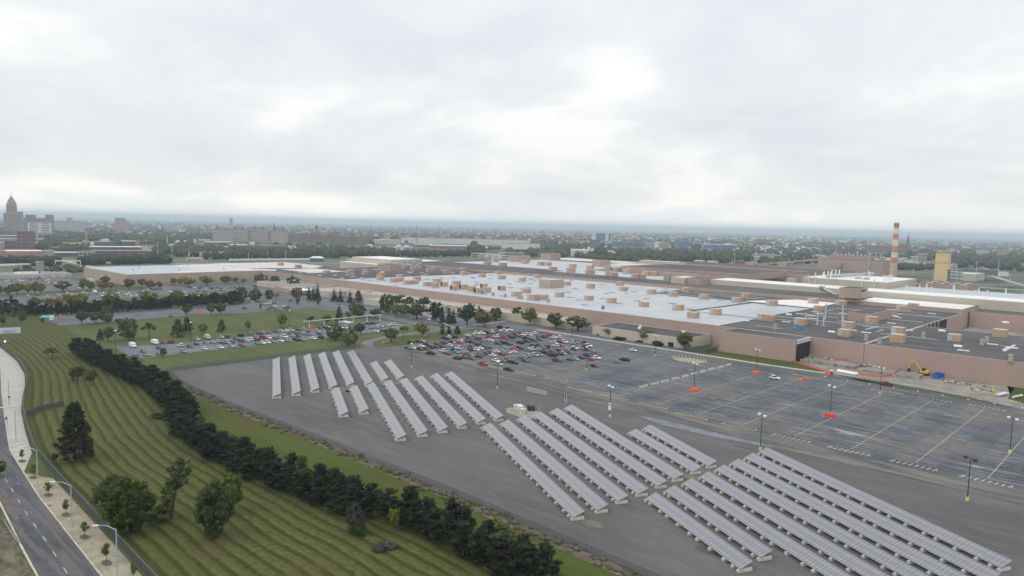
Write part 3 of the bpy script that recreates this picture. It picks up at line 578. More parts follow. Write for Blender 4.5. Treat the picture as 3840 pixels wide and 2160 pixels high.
# powerhouse with conveyor, chimney, tower
ph = bigblock('powerhouse', 'big brown powerhouse with stepped roof beside the striped chimney', -470, 1262, -366, 1330, 0, 23.5, brown, darkroof)
block(ph, -482, 1292, -462.2, 1318, 0, 26, tan_, brown, 0.2); block(ph, -462, 1290, -400, 1329, 23.3, 31, brown, darkroof, 0.2); block(ph, -440, 1255, -430, 1261.8, 10, 18, brown, darkroof, 0.1)
for k in range(9):
    m_ = MB(); x_ = -458 + k * 6.5; m_.cyl((x_, 1300, 31), (x_, 1300, 33), 1.1, n=6); m_.build('roof_vent', white, ph)
m_ = MB(); m_.cyl((-388, 1262, 0), (-388, 1262, 36), 2.2, 1.8, n=10); m_.build('exhaust_stack', steel, ph)
m_ = MB(); m_.beam((-482, 1305, 21), (-610, 1318, 4.5), 4, 3.2); m_.box(-560, 1306, 0, -543, 1320, 12); m_.box(-620, 1300, 0, -604, 1318, 9)
for k in range(4): m_.beam((-500 - 18 * k, 1307, 0), (-500 - 18 * k, 1307, 18 - 2.6 * k), 0.8, 0.8)
m_.build('coal_conveyor', brown, ph)
ch = empty('chimney', (-346, 1246, 0)); tag(ch, 'tall tapering chimney banded orange-red and white with tan base', 'chimney')
red_ = mat('chimney_red', (0.50, 0.215, 0.125), 0.8, var=0.15, vscale=0.2); wht_ = mat('chimney_white', (0.62, 0.60, 0.56), 0.8, var=0.1, vscale=0.2); tb_ = mat('chimney_tan', (0.46, 0.37, 0.25), 0.85, var=0.12, vscale=0.2)
HC = 86.5; segs = [(0, 0.265, tb_), (0.265, 0.37, red_), (0.37, 0.475, wht_), (0.475, 0.585, red_), (0.585, 0.695, wht_), (0.695, 0.795, red_), (0.795, 0.90, wht_), (0.90, 0.965, red_), (0.965, 1.0, red_)]
rad = lambda f: 5.6 - 2.1 * f
for k, (f0, f1, mm) in enumerate(segs):
    m_ = MB(); r_ = 0.35 if f0 > 0.96 else 0; m_.cyl((0, 0, HC * f0), (0, 0, HC * f1), rad(f0) + r_, rad(f1) + r_, n=20, cap=(f1 == 1.0)); m_.build('band' if k else 'base_shaft', mm, ch)
m_ = MB(); m_.cyl((0, 0, HC * 0.955), (0, 0, HC * 0.962), 4.9, 4.9, n=16); m_.cyl((0, 0, HC * 0.47), (0, 0, HC * 0.473), 5.6, 5.6, n=16); m_.build('gallery', mat('rust_steel', (0.16, 0.10, 0.08), 0.8), ch)
tw = empty('yellow_tower', (-258, 1157, 0)); tag(tw, 'plain square tower of mustard yellow brick right of the striped chimney', 'tower')
yb = wallmat('mustard_brick', (0.60, 0.46, 0.25))
m_ = MB(); m_.frus(-8.6, -8.6, 8.6, 8.6, 0, -7.8, -7.8, 7.8, 7.8, 45); m_.build('shaft', yb, tw)
m_ = MB(); m_.box(-8.6, -8.6, 44.2, 8.6, 8.6, 45.6); m_.build('cornice', mat('cornice_grey', (0.33, 0.32, 0.30), 0.8), tw); m_ = MB(); m_.box(-8.45, -8.45, 29.7, 8.45, 8.45, 30.2); m_.build('belt_course', mat('belt_grey', (0.30, 0.25, 0.17), 0.8), tw)
m_ = MB()
for zz in (6, 11, 16, 20): m_.box(8.8, -9, zz, 24, 9, zz + 1)
for xx in (9, 16, 23): m_.box(xx, -9.2, 0, xx + 0.8, -8.4, 21)
m_.build('cooling_frame', mat('slate_steel', (0.16, 0.19, 0.22), 0.6), tw)
for k, (x_, y_) in enumerate([(-664, 1206), (-637, 1203)]):
    o = empty('storage_tank', (x_, y_, 0)); tag(o, ['left brown storage tank of the pair behind the plant', 'right brown storage tank of the pair behind the plant'][k], 'tank')
    m_ = MB(); m_.cyl((0, 0, 0), (0, 0, 11.5), 10, n=24); m_.build('shell', tan_, o); m_ = MB(); m_.cyl((0, 0, 11.5), (0, 0, 12.3), 10.2, 9.4, n=24); m_.build('lid', coping, o)
o = empty('cream_roof_hall', (-590, 948, 14)); tag(o, 'long cream rooftop hall near the rear edge of the plant', 'roof hall')
m_ = MB(); m_.box(-30, -8, 0, 38, 12, 5); m_.build('wall', cream, o); m_ = MB(); m_.box(-31, -9, 5, 39, 13, 5.5); m_.build('roof', offwhite, o)
o = empty('roof_water_tank', (-318, 780, 14)); tag(o, 'round pale tank in front of the paint shop', 'tank')
m_ = MB(); m_.cyl((0, 0, -14), (0, 0, 3.5), 5, n=20); m_.build('shell', cream, o)

# rooftop units -----------------------------------------------------
louvre = mat('unit_louvre', (0.42, 0.43, 0.44), 0.6); unitm = wallmat('unit_tan', (0.43, 0.30, 0.215), 0.8); unitred = wallmat('unit_terracotta', (0.44, 0.27, 0.20), 0.8); unittop = mat('unit_top', (0.44, 0.37, 0.31), 0.7)
def unit_proto(kind):
    o = empty('rooftop_unit'); sx, sy, sz = {'a': (5.2, 4.6, 3.1), 'b': (5.6, 4.4, 3.0), 'c': (4.6, 4.2, 3.4)}[kind]
    m_ = MB(); m_.cbox(0, 0, 0.25, sx, sy, sz, 0, 1); m_.box(-sx / 2, -sy / 2, 0, sx / 2, sy / 2, 0.2, 1); k1 = m_.build('casing', [unitred if kind == 'b' else unitm, unittop], o)
    m_ = MB(); m_.box(-sx / 2 + 0.1, -sy / 2 - 0.08, 0.5, -sx / 2 + sx * 0.42, -sy / 2 + 0.02, sz)
    k2 = m_.build('louvre', dark if kind == 'c' else louvre, o); return o, [k1, k2]
UP = {k: unit_proto(k) for k in 'abc'}; UU = {k: True for k in 'abc'}; UNITS = {'white': [], 'dark': [], 'rear': []}
def unit(kind, x, y, z, where, rz=0, s=1.0):
    o, kids = UP[kind]
    if UU[kind]: UU[kind] = False
    else: o = copy_tree(o, kids)
    o.location = (x, y, z); o.rotation_euler.z = rz; o.scale = (s, s, s); UNITS[where].append(o)
q3 = 0.37267
def T(ox, oy, s): return lambda x, y: (ox + x * s, oy + y * s)
TA = T(960, 780, q3); TB = T(1920, 780, q3); TC = T(2880, 780, q3)
UL = [  # photo positions of the foot of each unit
 (TA, 'b', 'dark', [(240, 580), (418, 605), (705, 665), (945, 655), (1098, 672), (1258, 690), (1585, 625), (1640, 590), (1738, 645), (1795, 620), (1910, 660), (2085, 632)]),
 (TA, 'b', 'white', [(1245, 725), (2085, 675), (2270, 695), (2470, 715), (2435, 665), (1615, 730), (2010, 778), (1380, 748), (1440, 740), (1440, 705), (1515, 768), (1590, 765), (1715, 785), (1815, 755)]),
 (TA, 'c', 'white', [(1800, 800), (1890, 792), (1990, 828), (2080, 820), (2165, 840), (2230, 858), (2320, 850), (2290, 808), (2470, 830)]),
 (TB, 'b', 'white', [(100, 738), (250, 705), (140, 855), (40, 890), (1120, 835), (1325, 995)]),
 (TB, 'a', 'white', [(550, 780), (475, 895), (770, 930), (790, 805), (1085, 780), (1000, 955), (1405, 865), (1675, 1030), (2050, 1075), (310, 925), (200, 925), (1825, 1110)]),
 (TB, 'b', 'dark', [(1755, 848), (1625, 890), (1935, 918), (2265, 950), (2355, 905), (2545, 1135)]),
 (TC, 'b', 'dark', [(40, 985), (460, 960), (520, 1038), (740, 985), (15, 1140), (1245, 1075), (1355, 1045), (1470, 1012), (1055, 1160)]),
 (TC, 'a', 'dark', [(335, 1180), (815, 1215), (780, 1295), (1320, 1275), (1315, 1355), (1890, 1345), (2350, 1300)]),
 (TB, 'b', 'rear', [(40, 540), (130, 560), (285, 575), (360, 580), (610, 600), (785, 615), (410, 632), (590, 648), (785, 665), (965, 630), (1060, 635), (985, 680), (1020, 690), (1165, 660), (1355, 680), (1420, 682), (1250, 708), (1300, 710)]),
 (TA, 'b', 'rear', [(2400, 545), (2325, 575), (2480, 590)]),
]
for tf, kd, wh_, ps_ in UL:
    z = 14.2 if wh_ == 'rear' else ZR + 0.1
    for p in ps_:
        x_, y_ = G(*tf(*p), z); unit(kd, x_ - 1.0, y_ + 1.5, z, wh_, random.choice((0, 0, math.pi)) if kd != 'b' else 0, {'rear': 1.5, 'white': 1.15, 'dark': 1.2}[wh_] * random.uniform(0.95, 1.08))
label_by_x(UNITS['white'], 'tan boxy rooftop unit on the big white roof, {n} from the left', '', 'rooftop unit', 'rooftop units')
label_by_x(UNITS['dark'], 'brown boxy rooftop unit on the dark front roof, {n} from the left', '', 'rooftop unit', 'rooftop units')
label_by_x(UNITS['rear'], 'brown boxy rooftop unit on the raised rear roof, {n} from the left', '', 'rooftop unit', 'rooftop units')
# flat roof hatches / skylights
hat = MB(); hat.box(-2.6, -0.7, 0.1, 2.6, 0.7, 0.55, 0); hm = hat.mesh('roof_hatch', mat('hatch_grey', (0.23, 0.24, 0.26), 0.6)); hw = hat.mesh('roof_hatch', mat('hatch_white', (0.66, 0.67, 0.67), 0.5))
hl = []; hd = []; used = []
for k in range(400):
    if len(hl) >= 62: break
    x_ = random.uniform(-590, -215); y_ = random.uniform(400, 600)
    if x_ > -340 and y_ > 540 or (-255 < x_ and y_ > 440): continue
    if any(abs(x_ - a) < 9 and abs(y_ - b) < 12 for a, b in used) or (abs(x_ + 432) < 12 and abs(y_ - 511) < 15): continue
    if any(abs(x_ - o.location.x) < 6 and abs(y_ - o.location.y) < 5 for o in UNITS['white']): continue
    used.append((x_, y_)); hl.append(link('roof_hatch', hm, loc=(x_, y_, ZR + 0.05), rz=R(8)))
for k in range(600):
    if len(hd) >= 60: break
    x_ = random.uniform(-740, -30); y_ = random.uniform(400, 600)
    if -604 < x_ < -262 or (x_ < -262 and y_ > 595) or (x_ > -125 and y_ > 490) or (-265 < x_ < -203): continue
    if any(abs(x_ - a) < 8 and abs(y_ - b) < 9 for a, b in used) or any(abs(x_ - o.location.x) < 6 and abs(y_ - o.location.y) < 5 for o in UNITS['dark']): continue
    used.append((x_, y_)); hd.append(link('roof_hatch', hw, loc=(x_, y_, ZR - 0.05), rz=R(10)))
label_by_x(hl, 'flat grey hatch on the big white roof, {n} from the left', '', 'roof hatch', 'grey hatches on the white roof')
label_by_x(hd, 'flat white hatch on the dark roof, {n} from the left', '', 'roof hatch', 'white hatches on the dark roof')
# tall pipes, small coolers and hoods on the front right roof
pl = []
for (px_, py_, hpx) in [(575, 1120, 160), (745, 1140, 160), (755, 1170, 85), (495, 1175, 110), (557, 1185, 105), (380, 1115, 60)]:
    x_, y_ = G(*TC(px_, py_), ZR); d_ = DIST(x_, y_); o = empty('exhaust_pipe', (x_, y_, ZR)); hh = hpx * q3 * d_ / FPX
    m_ = MB(); m_.cyl((0, 0, 0), (0, 0, hh), 0.45, n=8); m_.build('pipe', mat('pale_stack', (0.50, 0.50, 0.50), 0.5), o); m_ = MB(); m_.box(-0.9, -0.9, 0, 0.9, 0.9, 0.4); m_.build('base', coping, o); pl.append(o)
label_by_x(pl, 'tall thin pale exhaust pipe on the front right roof, {n} from the left', '', 'pipe', 'tall exhaust pipes')
pl = []
for tf, ps_ in ((TC, [(72, 1220), (985, 1335), (1118, 1368), (1562, 1308), (2152, 1380), (2200, 1355), (2440, 1545)]), (TB, [(75, 915), (215, 935), (365, 950), (95, 920)]), (TA, [(2385, 885), (2508, 900)])):
    for p in ps_:
        x_, y_ = G(*tf(*p), ZR); o = empty('roof_ventilator', (x_, y_, ZR)); m_ = MB(); m_.box(-0.9, -0.9, 0, 0.9, 0.9, 2.2); m_.build('housing', tan_, o); m_ = MB(); m_.cyl((0, 0, 2.2), (0, 0, 3.2), 0.8, 1.0, n=10); m_.build('cowl', coping, o); pl.append(o)
label_by_x(pl, 'upright tan ventilator with round cowl on the roof, {n} from the left', '', 'ventilator', 'tan roof ventilators')
bl = []
for tf, p in ((TC, (262, 1240)), (TC, (322, 1230)), (TB, (915, 1020)), (TA, (2275, 868))):
    x_, y_ = G(*tf(*p), ZR); o = empty('blue_fan_unit', (x_, y_, ZR)); m_ = MB(); m_.box(-0.8, -0.8, 0, 0.8, 0.8, 2.2); m_.build('housing', mat('blue_metal', (0.045, 0.22, 0.36), 0.5), o); m_ = MB(); m_.cyl((0, 0, 2.2), (0, 0, 3.0), 0.6, n=10); m_.build('cowl', mat('blue_metal2', (0.10, 0.30, 0.44), 0.5), o); bl.append(o)
label_by_x(bl, 'small bright blue fan unit on the roof, {n} from the left', '', 'fan unit', 'blue fan units')
for p, lb in (((1990, 790), 'grey'), ((1132, 1030), 'g')):
    pass
bl = []
for p in [(640, 1262), (1910, 1408), (1750, 1250), (2390, 1165), (210, 1085), (1280, 1105)]:
    x_, y_ = G(*TC(*p), ZR); o = empty('roof_tank', (x_, y_, ZR)); m_ = MB(); m_.cyl((-1.8, 0, 0.8), (1.8, 0, 0.8), 0.75, n=10); m_.build('tank', white, o); 
    for sx_ in (-1.3, 1.3): m_ = MB(); m_.box(sx_ - .2, -0.6, 0, sx_ + .2, 0.6, 0.4); m_.build('saddle', steel, o)
    bl.append(o)
label_by_x(bl, 'short white tank lying on the front right roof, {n} from the left', '', 'tank', 'white roof tanks')
# ================================================================= solar field
AN = R(-28.35); SU = np.array([math.cos(AN), math.sin(AN)]); SV = np.array([-SU[1], SU[0]])
def cellmat():
    mt = bpy.data.materials.new('solar_cells'); mt.use_nodes = True; t = mt.node_tree; b = t.nodes['Principled BSDF']
    uv = t.nodes.new('ShaderNodeUVMap'); uv.uv_map = 'UVMap'; sp = t.nodes.new('ShaderNodeSeparateXYZ'); t.links.new(uv.outputs[0], sp.inputs[0])
    def ln(c, per, wd, t=t):
        m_ = M('ABSOLUTE', M('SUBTRACT', M('FRACT', M('DIVIDE', c, per, t=t), t=t), 0.5, t=t), t=t); return M('GREATER_THAN', m_, 0.5 - wd / per, t=t)
    fr = M('MAXIMUM', ln(sp.outputs['X'], 1.0, 0.045), ln(sp.outputs['Y'], 1.63, 0.07), t=t)
    # cells: faint grid and a slightly different tint for every module
    cg = M('MAXIMUM', ln(sp.outputs['X'], 0.1667, 0.008), ln(sp.outputs['Y'], 0.15, 0.008), t=t)
    cv = t.nodes.new('ShaderNodeCombineXYZ'); t.links.new(M('FLOOR', M('ADD', sp.outputs['X'], 0.5, t=t), t=t), cv.inputs[0]); t.links.new(M('FLOOR', M('DIVIDE', M('ADD', sp.outputs['Y'], 0.815, t=t), 1.63, t=t), t=t), cv.inputs[1])
    oi = t.nodes.new('ShaderNodeObjectInfo'); t.links.new(M('MULTIPLY', oi.outputs['Random'], 50.0, t=t), cv.inputs[2])
    wn = t.nodes.new('ShaderNodeTexWhiteNoise'); t.links.new(cv.outputs[0], wn.inputs['Vector'])
    mx0 = t.nodes.new('ShaderNodeMixRGB'); t.links.new(wn.outputs['Value'], mx0.inputs[0]); mx0.inputs[1].default_value = (0.120, 0.125, 0.145, 1); mx0.inputs[2].default_value = (0.145, 0.138, 0.160, 1)
    mx1 = t.nodes.new('ShaderNodeMixRGB'); t.links.new(M('MULTIPLY', cg, 0.35, t=t), mx1.inputs[0]); t.links.new(mx0.outputs[0], mx1.inputs[1]); mx1.inputs[2].default_value = (0.20, 0.20, 0.22, 1)
    mx2 = t.nodes.new('ShaderNodeMixRGB'); t.links.new(fr, mx2.inputs[0]); t.links.new(mx1.outputs[0], mx2.inputs[1]); mx2.inputs[2].default_value = (0.27, 0.275, 0.29, 1)
    t.links.new(mx2.outputs[0], b.inputs['Base Color']); b.inputs['Roughness'].default_value = 0.34; b.inputs['Specular IOR Level'].default_value = 0.5; b.inputs['Coat Weight'].default_value = 0.4; b.inputs['Coat Roughness'].default_value = 0.28
    return mt
cellM = cellmat(); blockM = mat('ballast_concrete', (0.50, 0.49, 0.43), 0.9, var=0.12, vscale=1.5); frameM = mat('rack_steel', (0.20, 0.21, 0.22), 0.5, metal=0.5)
SECT = 12.96; ZLO, ZHI, DV = 0.80, 2.12, 2.98
def table_mesh(nmod):
    L = nmod * 1.0 - 0.04; V = []; F = []; 
    sl_ = math.hypot(DV, ZHI - ZLO)
    nx, nz = -(ZHI - ZLO) / sl_, DV / sl_       # normal in (v,z)
    th_ = 0.07
    top = [(0, 0, ZLO), (L, 0, ZLO), (L, DV, ZHI), (0, DV, ZHI)]; bot = [(a, b - nx * th_, c - nz * th_) for a, b, c in top]
    me = bpy.data.meshes.new('panel_table'); me.from_pydata(top + bot, [], [(0, 1, 2, 3), (7, 6, 5, 4), (0, 4, 5, 1), (1, 5, 6, 2), (2, 6, 7, 3), (3, 7, 4, 0)])
    uvl = me.uv_layers.new(name='UVMap'); uvs = {0: (0.5, 0.815), 1: (nmod + 0.46, 0.815), 2: (nmod + 0.46, 4.075), 3: (0.5, 4.075)}
    for l in me.loops:
        k = l.vertex_index % 4; uvl.data[l.index].uv = uvs[k]
    me.materials.append(cellM); me.materials.append(frameM)
    for p in me.polygons:
        if p.index > 0: p.material_index = 1
    return me
tabM = table_mesh(13)
b_ = MB()
# ballast: rounded concrete block lying across the row
b_.cyl((0, -0.35, 0.36), (0, 3.0, 0.36), 0.36, n=8); b_.box(-0.36, -0.33, 0, 0.36, 2.98, 0.3)
balM = b_.mesh('ballast_block', blockM)
b_ = MB()
for uu in (2.4, 7.4, 10.5):
    b_.beam((uu, 0.25, 0.4), (uu, 0.25, ZLO), 0.12, 0.12); b_.beam((uu, DV - 0.3, 0.4), (uu, DV - 0.3, ZHI - 0.2), 0.12, 0.12); b_.beam((uu, 0.1, ZLO - 0.06), (uu, DV - 0.1, ZHI - 0.18), 0.1, 0.12); b_.beam((uu, 0.3, 0.6), (uu, DV - 0.3, 1.4), 0.07, 0.07)
for vv in (0.5, 1.4, 2.2): zz = ZLO + (ZHI - ZLO) * vv / DV - 0.12; b_.beam((0, vv, zz), (12.9, vv, zz), 0.08, 0.08)
rackM = b_.mesh('rack', frameM)
def solar_row(x0, y0, nsec, z=0.085):
    """row whose far low corner stands at x0,y0"""
    o = empty('solar_panel_row', (x0, y0, z), AN)
    for s in range(nsec):
        u0 = s * SECT + (0.0)
        k = link('panel_table', tabM, o, (u0, 0, 0)); link('rack', rackM, o, (u0, 0, 0))
        for uu in (2.4, 7.4, 10.5): link('ballast_block', balM, o, (u0 + uu, 0, 0))
    link('ballast_block', balM, o, (nsec * SECT - 0.5, 0, 0)); link('ballast_block', balM, o, (0.4, 0, 0))
    return o
rows = []
# (far end x, v offset, number of 13 m sections): three blocks of rows running away from the camera
def row_at(X, v):    # point on the line  p.SV = v  with world x = X
    y = (v - X * SV[0]) / SV[1]; return X, y
V0 = G(*((960 + 172 * q3, 1200 + 400 * q3)), 0.9)
_T2 = T(960, 1200, q3); _T3 = T(1920, 1200, q3); _T7 = T(1920, 1620, q3)
def rstart(tf, p, n, grp):
    x_, y_ = G(*tf(*p), ZLO); o = solar_row(x_, y_, n); rows.append((o, grp)); return o
for p, n in [((172, 400), 6), ((330, 385), 6), ((482, 365), 6), ((630, 345), 6), ((772, 330), 6), ((922, 325), 6), ((1148, 440), 3), ((1293, 425), 3)]: rstart(_T2, p, n, 'far')
for p, n in [((758, 712), 3), ((940, 690), 3), ((1112, 658), 6), ((1283, 635), 6), ((1445, 615), 6), ((1602, 590), 6), ((1757, 565), 6), ((1903, 548), 6)]: rstart(_T2, p, n, 'second')
for tf, p, n in [(_T2, (2270, 1078), 6), (_T2, (2455, 1045), 6), (_T3, (50, 1000), 6), (_T3, (215, 965), 6), (_T3, (380, 925), 6), (_T3, (525, 890), 6), (_T3, (1162, 1140), 3), (_T3, (1310, 1098), 3)]: rstart(tf, p, n, 'third')
for p, n in [((1340, 670), 3), ((1530, 597), 3), ((1710, 522), 6), ((1880, 455), 6), ((2040, 383), 6), ((2190, 322), 6), ((2335, 262), 6), ((2480, 205), 6)]: rstart(_T7, p, n, 'near')
for grp, ds in (('far', 'farthest'), ('second', 'second'), ('third', 'third'), ('near', 'nearest')):
    it = sorted([o for o, g_ in rows if g_ == grp], key=lambda o: PX(o.location.x, o.location.y)[0])
    for i, o in enumerate(it): tag(o, f'row of grey solar panels, {onum(i + 1)} from the left in the {ds} block', 'solar panel row', 'solar panel rows')
# oil stains, weeds between blocks
wm_ = mat('weed_patch', (0.115, 0.11, 0.055), 1.0, col2=(0.15, 0.145, 0.13), vscale=0.8)
for p in [(1330, 1470), (1410, 1455), (1480, 1435), (1290, 1462), (2515, 1805), (2470, 1820), (2580, 1785), (2640, 1772), (2215, 1962), (1850, 1600), (1990, 1470)]:
    x_, y_ = G(*p); r_ = random.uniform(1.2, 3.2); m_ = []; n_ = 11
    for k in range(n_): a = 2 * math.pi * k / n_; q_ = r_ * random.uniform(0.6, 1.2); m_.append((x_ + q_ * 2.2 * math.cos(a), y_ + q_ * math.sin(a)))
    sheet('weed_patch', m_, 0.10, wm_)
st_ = mat('dark_stain', (0.055, 0.053, 0.058), 0.7)
for p in [(2660, 2070), (2790, 1680), (1205, 1545), (1130, 1448), (2755, 1763), (2225, 1910), (1420, 1540), (1300, 1235)]:
    x_, y_ = G(*p); r_ = random.uniform(0.7, 1.6); m_ = []
    for k in range(10): a = 2 * math.pi * k / 10; q_ = r_ * random.uniform(0.5, 1.2); m_.append((x_ + q_ * 2.5 * math.cos(a), y_ + q_ * math.sin(a)))
    sheet('dark_stain', m_, 0.105, st_)
# ================================================================= vehicles
CC = {'white': (0.68, 0.68, 0.68), 'silver': (0.36, 0.37, 0.39), 'grey': (0.20, 0.22, 0.24), 'dgrey': (0.065, 0.07, 0.08), 'black': (0.013, 0.013, 0.017), 'navy': (0.018, 0.032, 0.075),
      'red': (0.42, 0.022, 0.02), 'darkred': (0.18, 0.022, 0.025), 'teal': (0.03, 0.30, 0.38), 'brown': (0.21, 0.15, 0.13), 'orange': (0.48, 0.13, 0.06), 'cream': (0.55, 0.47, 0.33), 'blue': (0.02, 0.05, 0.22), 'lblue': (0.22, 0.32, 0.42)}
CN = {'white': 'white', 'silver': 'silver', 'grey': 'mid grey', 'dgrey': 'dark grey', 'black': 'black', 'navy': 'navy blue', 'red': 'bright red', 'darkred': 'dark red', 'teal': 'turquoise', 'brown': 'bronze', 'orange': 'orange', 'cream': 'cream', 'blue': 'blue', 'lblue': 'light blue'}
TN = {'s': 'car', 'u': 'tall car', 'p': 'pickup truck', 'v': 'van'}
PAINT = {k: mat('paint_' + k, c, 0.35, spec=0.5) for k, c in CC.items()}
glassM = mat('car_glass', (0.015, 0.018, 0.022), 0.12, spec=0.6); tyreM = mat('tyre', (0.018, 0.018, 0.018), 0.9); rimM = mat('rim', (0.38, 0.38, 0.39), 0.4, metal=0.5)
lampR = mat('tail_lamp', (0.30, 0.02, 0.02), 0.4); lampW = mat('head_lamp', (0.65, 0.65, 0.62), 0.3)
# side profile: list of (x, z) along the body top; width; glass house
PROF = {
 's': dict(L=4.7, W=1.82, hood=0.86, belt=0.95, roof=1.44, body=[(-2.35, .35), (-2.35, .72), (-2.2, .92), (-1.55, .97), (1.0, .93), (1.9, .80), (2.3, .62), (2.35, .35)], gh=[(-1.75, .96), (-1.0, 1.42), (0.35, 1.44), (1.15, .93)]),
 'u': dict(L=4.75, W=1.92, body=[(-2.35, .4), (-2.38, .75), (-2.35, 1.08), (-1.9, 1.12), (1.05, 1.08), (2.05, .98), (2.35, .78), (2.37, .4)], gh=[(-2.2, 1.1), (-1.85, 1.68), (0.25, 1.72), (1.1, 1.08)]),
 'p': dict(L=5.7, W=1.98, body=[(-2.85, .45), (-2.85, 1.12), (-0.95, 1.15), (-0.9, 1.16), (1.25, 1.16), (2.55, 1.10), (2.85, .95), (2.85, .45)], gh=[(-1.0, 1.15), (-0.85, 1.82), (0.75, 1.84), (1.45, 1.16)]),
 'v': dict(L=5.6, W=2.05, body=[(-2.8, .4), (-2.8, 1.9), (-2.7, 2.35), (1.1, 2.38), (1.9, 1.35), (2.7, 1.1), (2.8, .8), (2.8, .4)], gh=[(1.0, 1.3), (1.0, 2.2), (1.15, 2.25), (1.95, 1.32)]),
}
def extrude(mb, prof, w0, w1, mi, sides=True):
    """profile in x,z pushed out to half widths w0 (low) / w1 (top points)"""
    zs = [p[1] for p in prof]; zl, zh = min(zs), max(zs)
    ww = [w0 + (w1 - w0) * ((p[1] - zl) / (zh - zl)) for p in prof]
    Lf = [(p[0], -k, p[1]) for p, k in zip(prof, ww)]; Rt = [(p[0], k, p[1]) for p, k in zip(prof, ww)]
    if sides: mb.face(Lf[::-1], mi); mb.face(Rt, mi)
    for i in range(len(prof) - 1): mb.face([Lf[i], Lf[i + 1], Rt[i + 1], Rt[i]], mi)
def body_mesh(t, c, single=False):
    P = PROF[t]; w = P['W'] / 2; mb = MB(); extrude(mb, P['body'], w, w * (0.97 if t != 'v' else 0.93), 0)
    mb.box(-P['L'] / 2 + 0.1, -w + 0.05, 0.28, P['L'] / 2 - 0.1, w - 0.05, 0.42, 2)
    if t == 'p':
        mb.box(-2.72, -w + 0.14, 1.135, -1.05, w - 0.14, 1.165, 2)
    if t != 'v':
        g_ = P['gh']; a, b = g_[1], g_[2]; wr = w * 0.72
        mb.frus(a[0] + .02, -wr - .02, b[0] - .02, wr + .02, a[1] - 0.01, a[0] + .1, -wr + .05, b[0] - .12, wr - .05, max(a[1], b[1]) + .05, 0)
        # pillars
        for f in ((0.48 if t == 's' else 0.42),):
            xm = a[0] + (b[0] - a[0]) * f
            for sgn in (-1, 1): mb.beam((xm, sgn * (w * .9), P['gh'][0][1] - .02), (xm, sgn * (wr + .03), a[1]), .09, .05, 0)
    mb.box(-P['L'] / 2 - 0.02, -w + .1, .66, -P['L'] / 2 + .03, -w + .42, .84, 3); mb.box(-P['L'] / 2 - 0.02, w - .42, .66, -P['L'] / 2 + .03, w - .1, .84, 3)
    mb.box(P['L'] / 2 - .05, -w + .1, .58, P['L'] / 2 + .015, -w + .46, .74, 4); mb.box(P['L'] / 2 - .05, w - .46, .58, P['L'] / 2 + .015, w - .1, .74, 4)
    if single:
        glass_into(mb, t, 1)
        for (x_, y_) in wheels(t): mb.cyl((x_, y_ - .11, .34), (x_, y_ + .11, .34), .34, n=8, mi=2)
    return mb.mesh('parked_car' if single else 'body', [PAINT[c], glassM, tyreM, lampR, lampW])
def glass_into(mb, t, mi):
    P = PROF[t]; w = P['W'] / 2
    extrude(mb, P['gh'], w * .92, w * (.72 if t != 'v' else .86), mi)
def wheels(t):
    P = PROF[t]; w = P['W'] / 2; a = P['L'] * .31; return [(-a, -w + .08), (-a, w - .08), (a, -w + .08), (a, w - .08)]
BM, SMs = {}, {}
GM = {}
for t_ in PROF: m_ = MB(); glass_into(m_, t_, 0); GM[t_] = m_.mesh('windows', glassM)
m_ = MB(); m_.cyl((0, -.12, 0), (0, .12, 0), .35, n=12, mi=0); m_.cyl((0, -.135, 0), (0, .135, 0), .2, n=8, mi=1); WM = m_.mesh('wheel', [tyreM, rimM])
ncar = [0]
def car(t, c, x, y, rz, parts=True, z=0.12):
    ncar[0] += 1
    nm = 'pickup_truck' if t == 'p' else ('parked_van' if t == 'v' else 'parked_car')
    if parts:
        o = empty(nm, (x, y, z), rz)
        if (t, c) not in BM: BM[t, c] = body_mesh(t, c)
        link('body', BM[t, c], o); link('windows', GM[t], o)
        for wx, wy in wheels(t): link('wheel', WM, o, (wx, wy, .35))
    else:
        if (t, c) not in SMs: SMs[t, c] = body_mesh(t, c, True)
        o = link(nm, SMs[t, c], None, (x, y, z), rz)
    return o
s7 = 300 / 2572
M1 = T(1500, 1220, s7); M2 = T(1740, 1210, s7); M3 = T(1960, 1230, s7); L1 = T(480, 1230, s7); L2 = T(740, 1200, s7); L3 = T(1000, 1180, s7); L4 = T(1260, 1180, s7)
def parse(s): 
    out = []
    for it in s.split(';'):
        a = it.split()
        if len(a) == 4: out.append((float(a[0]), float(a[1]), a[2], a[3]))
    return out
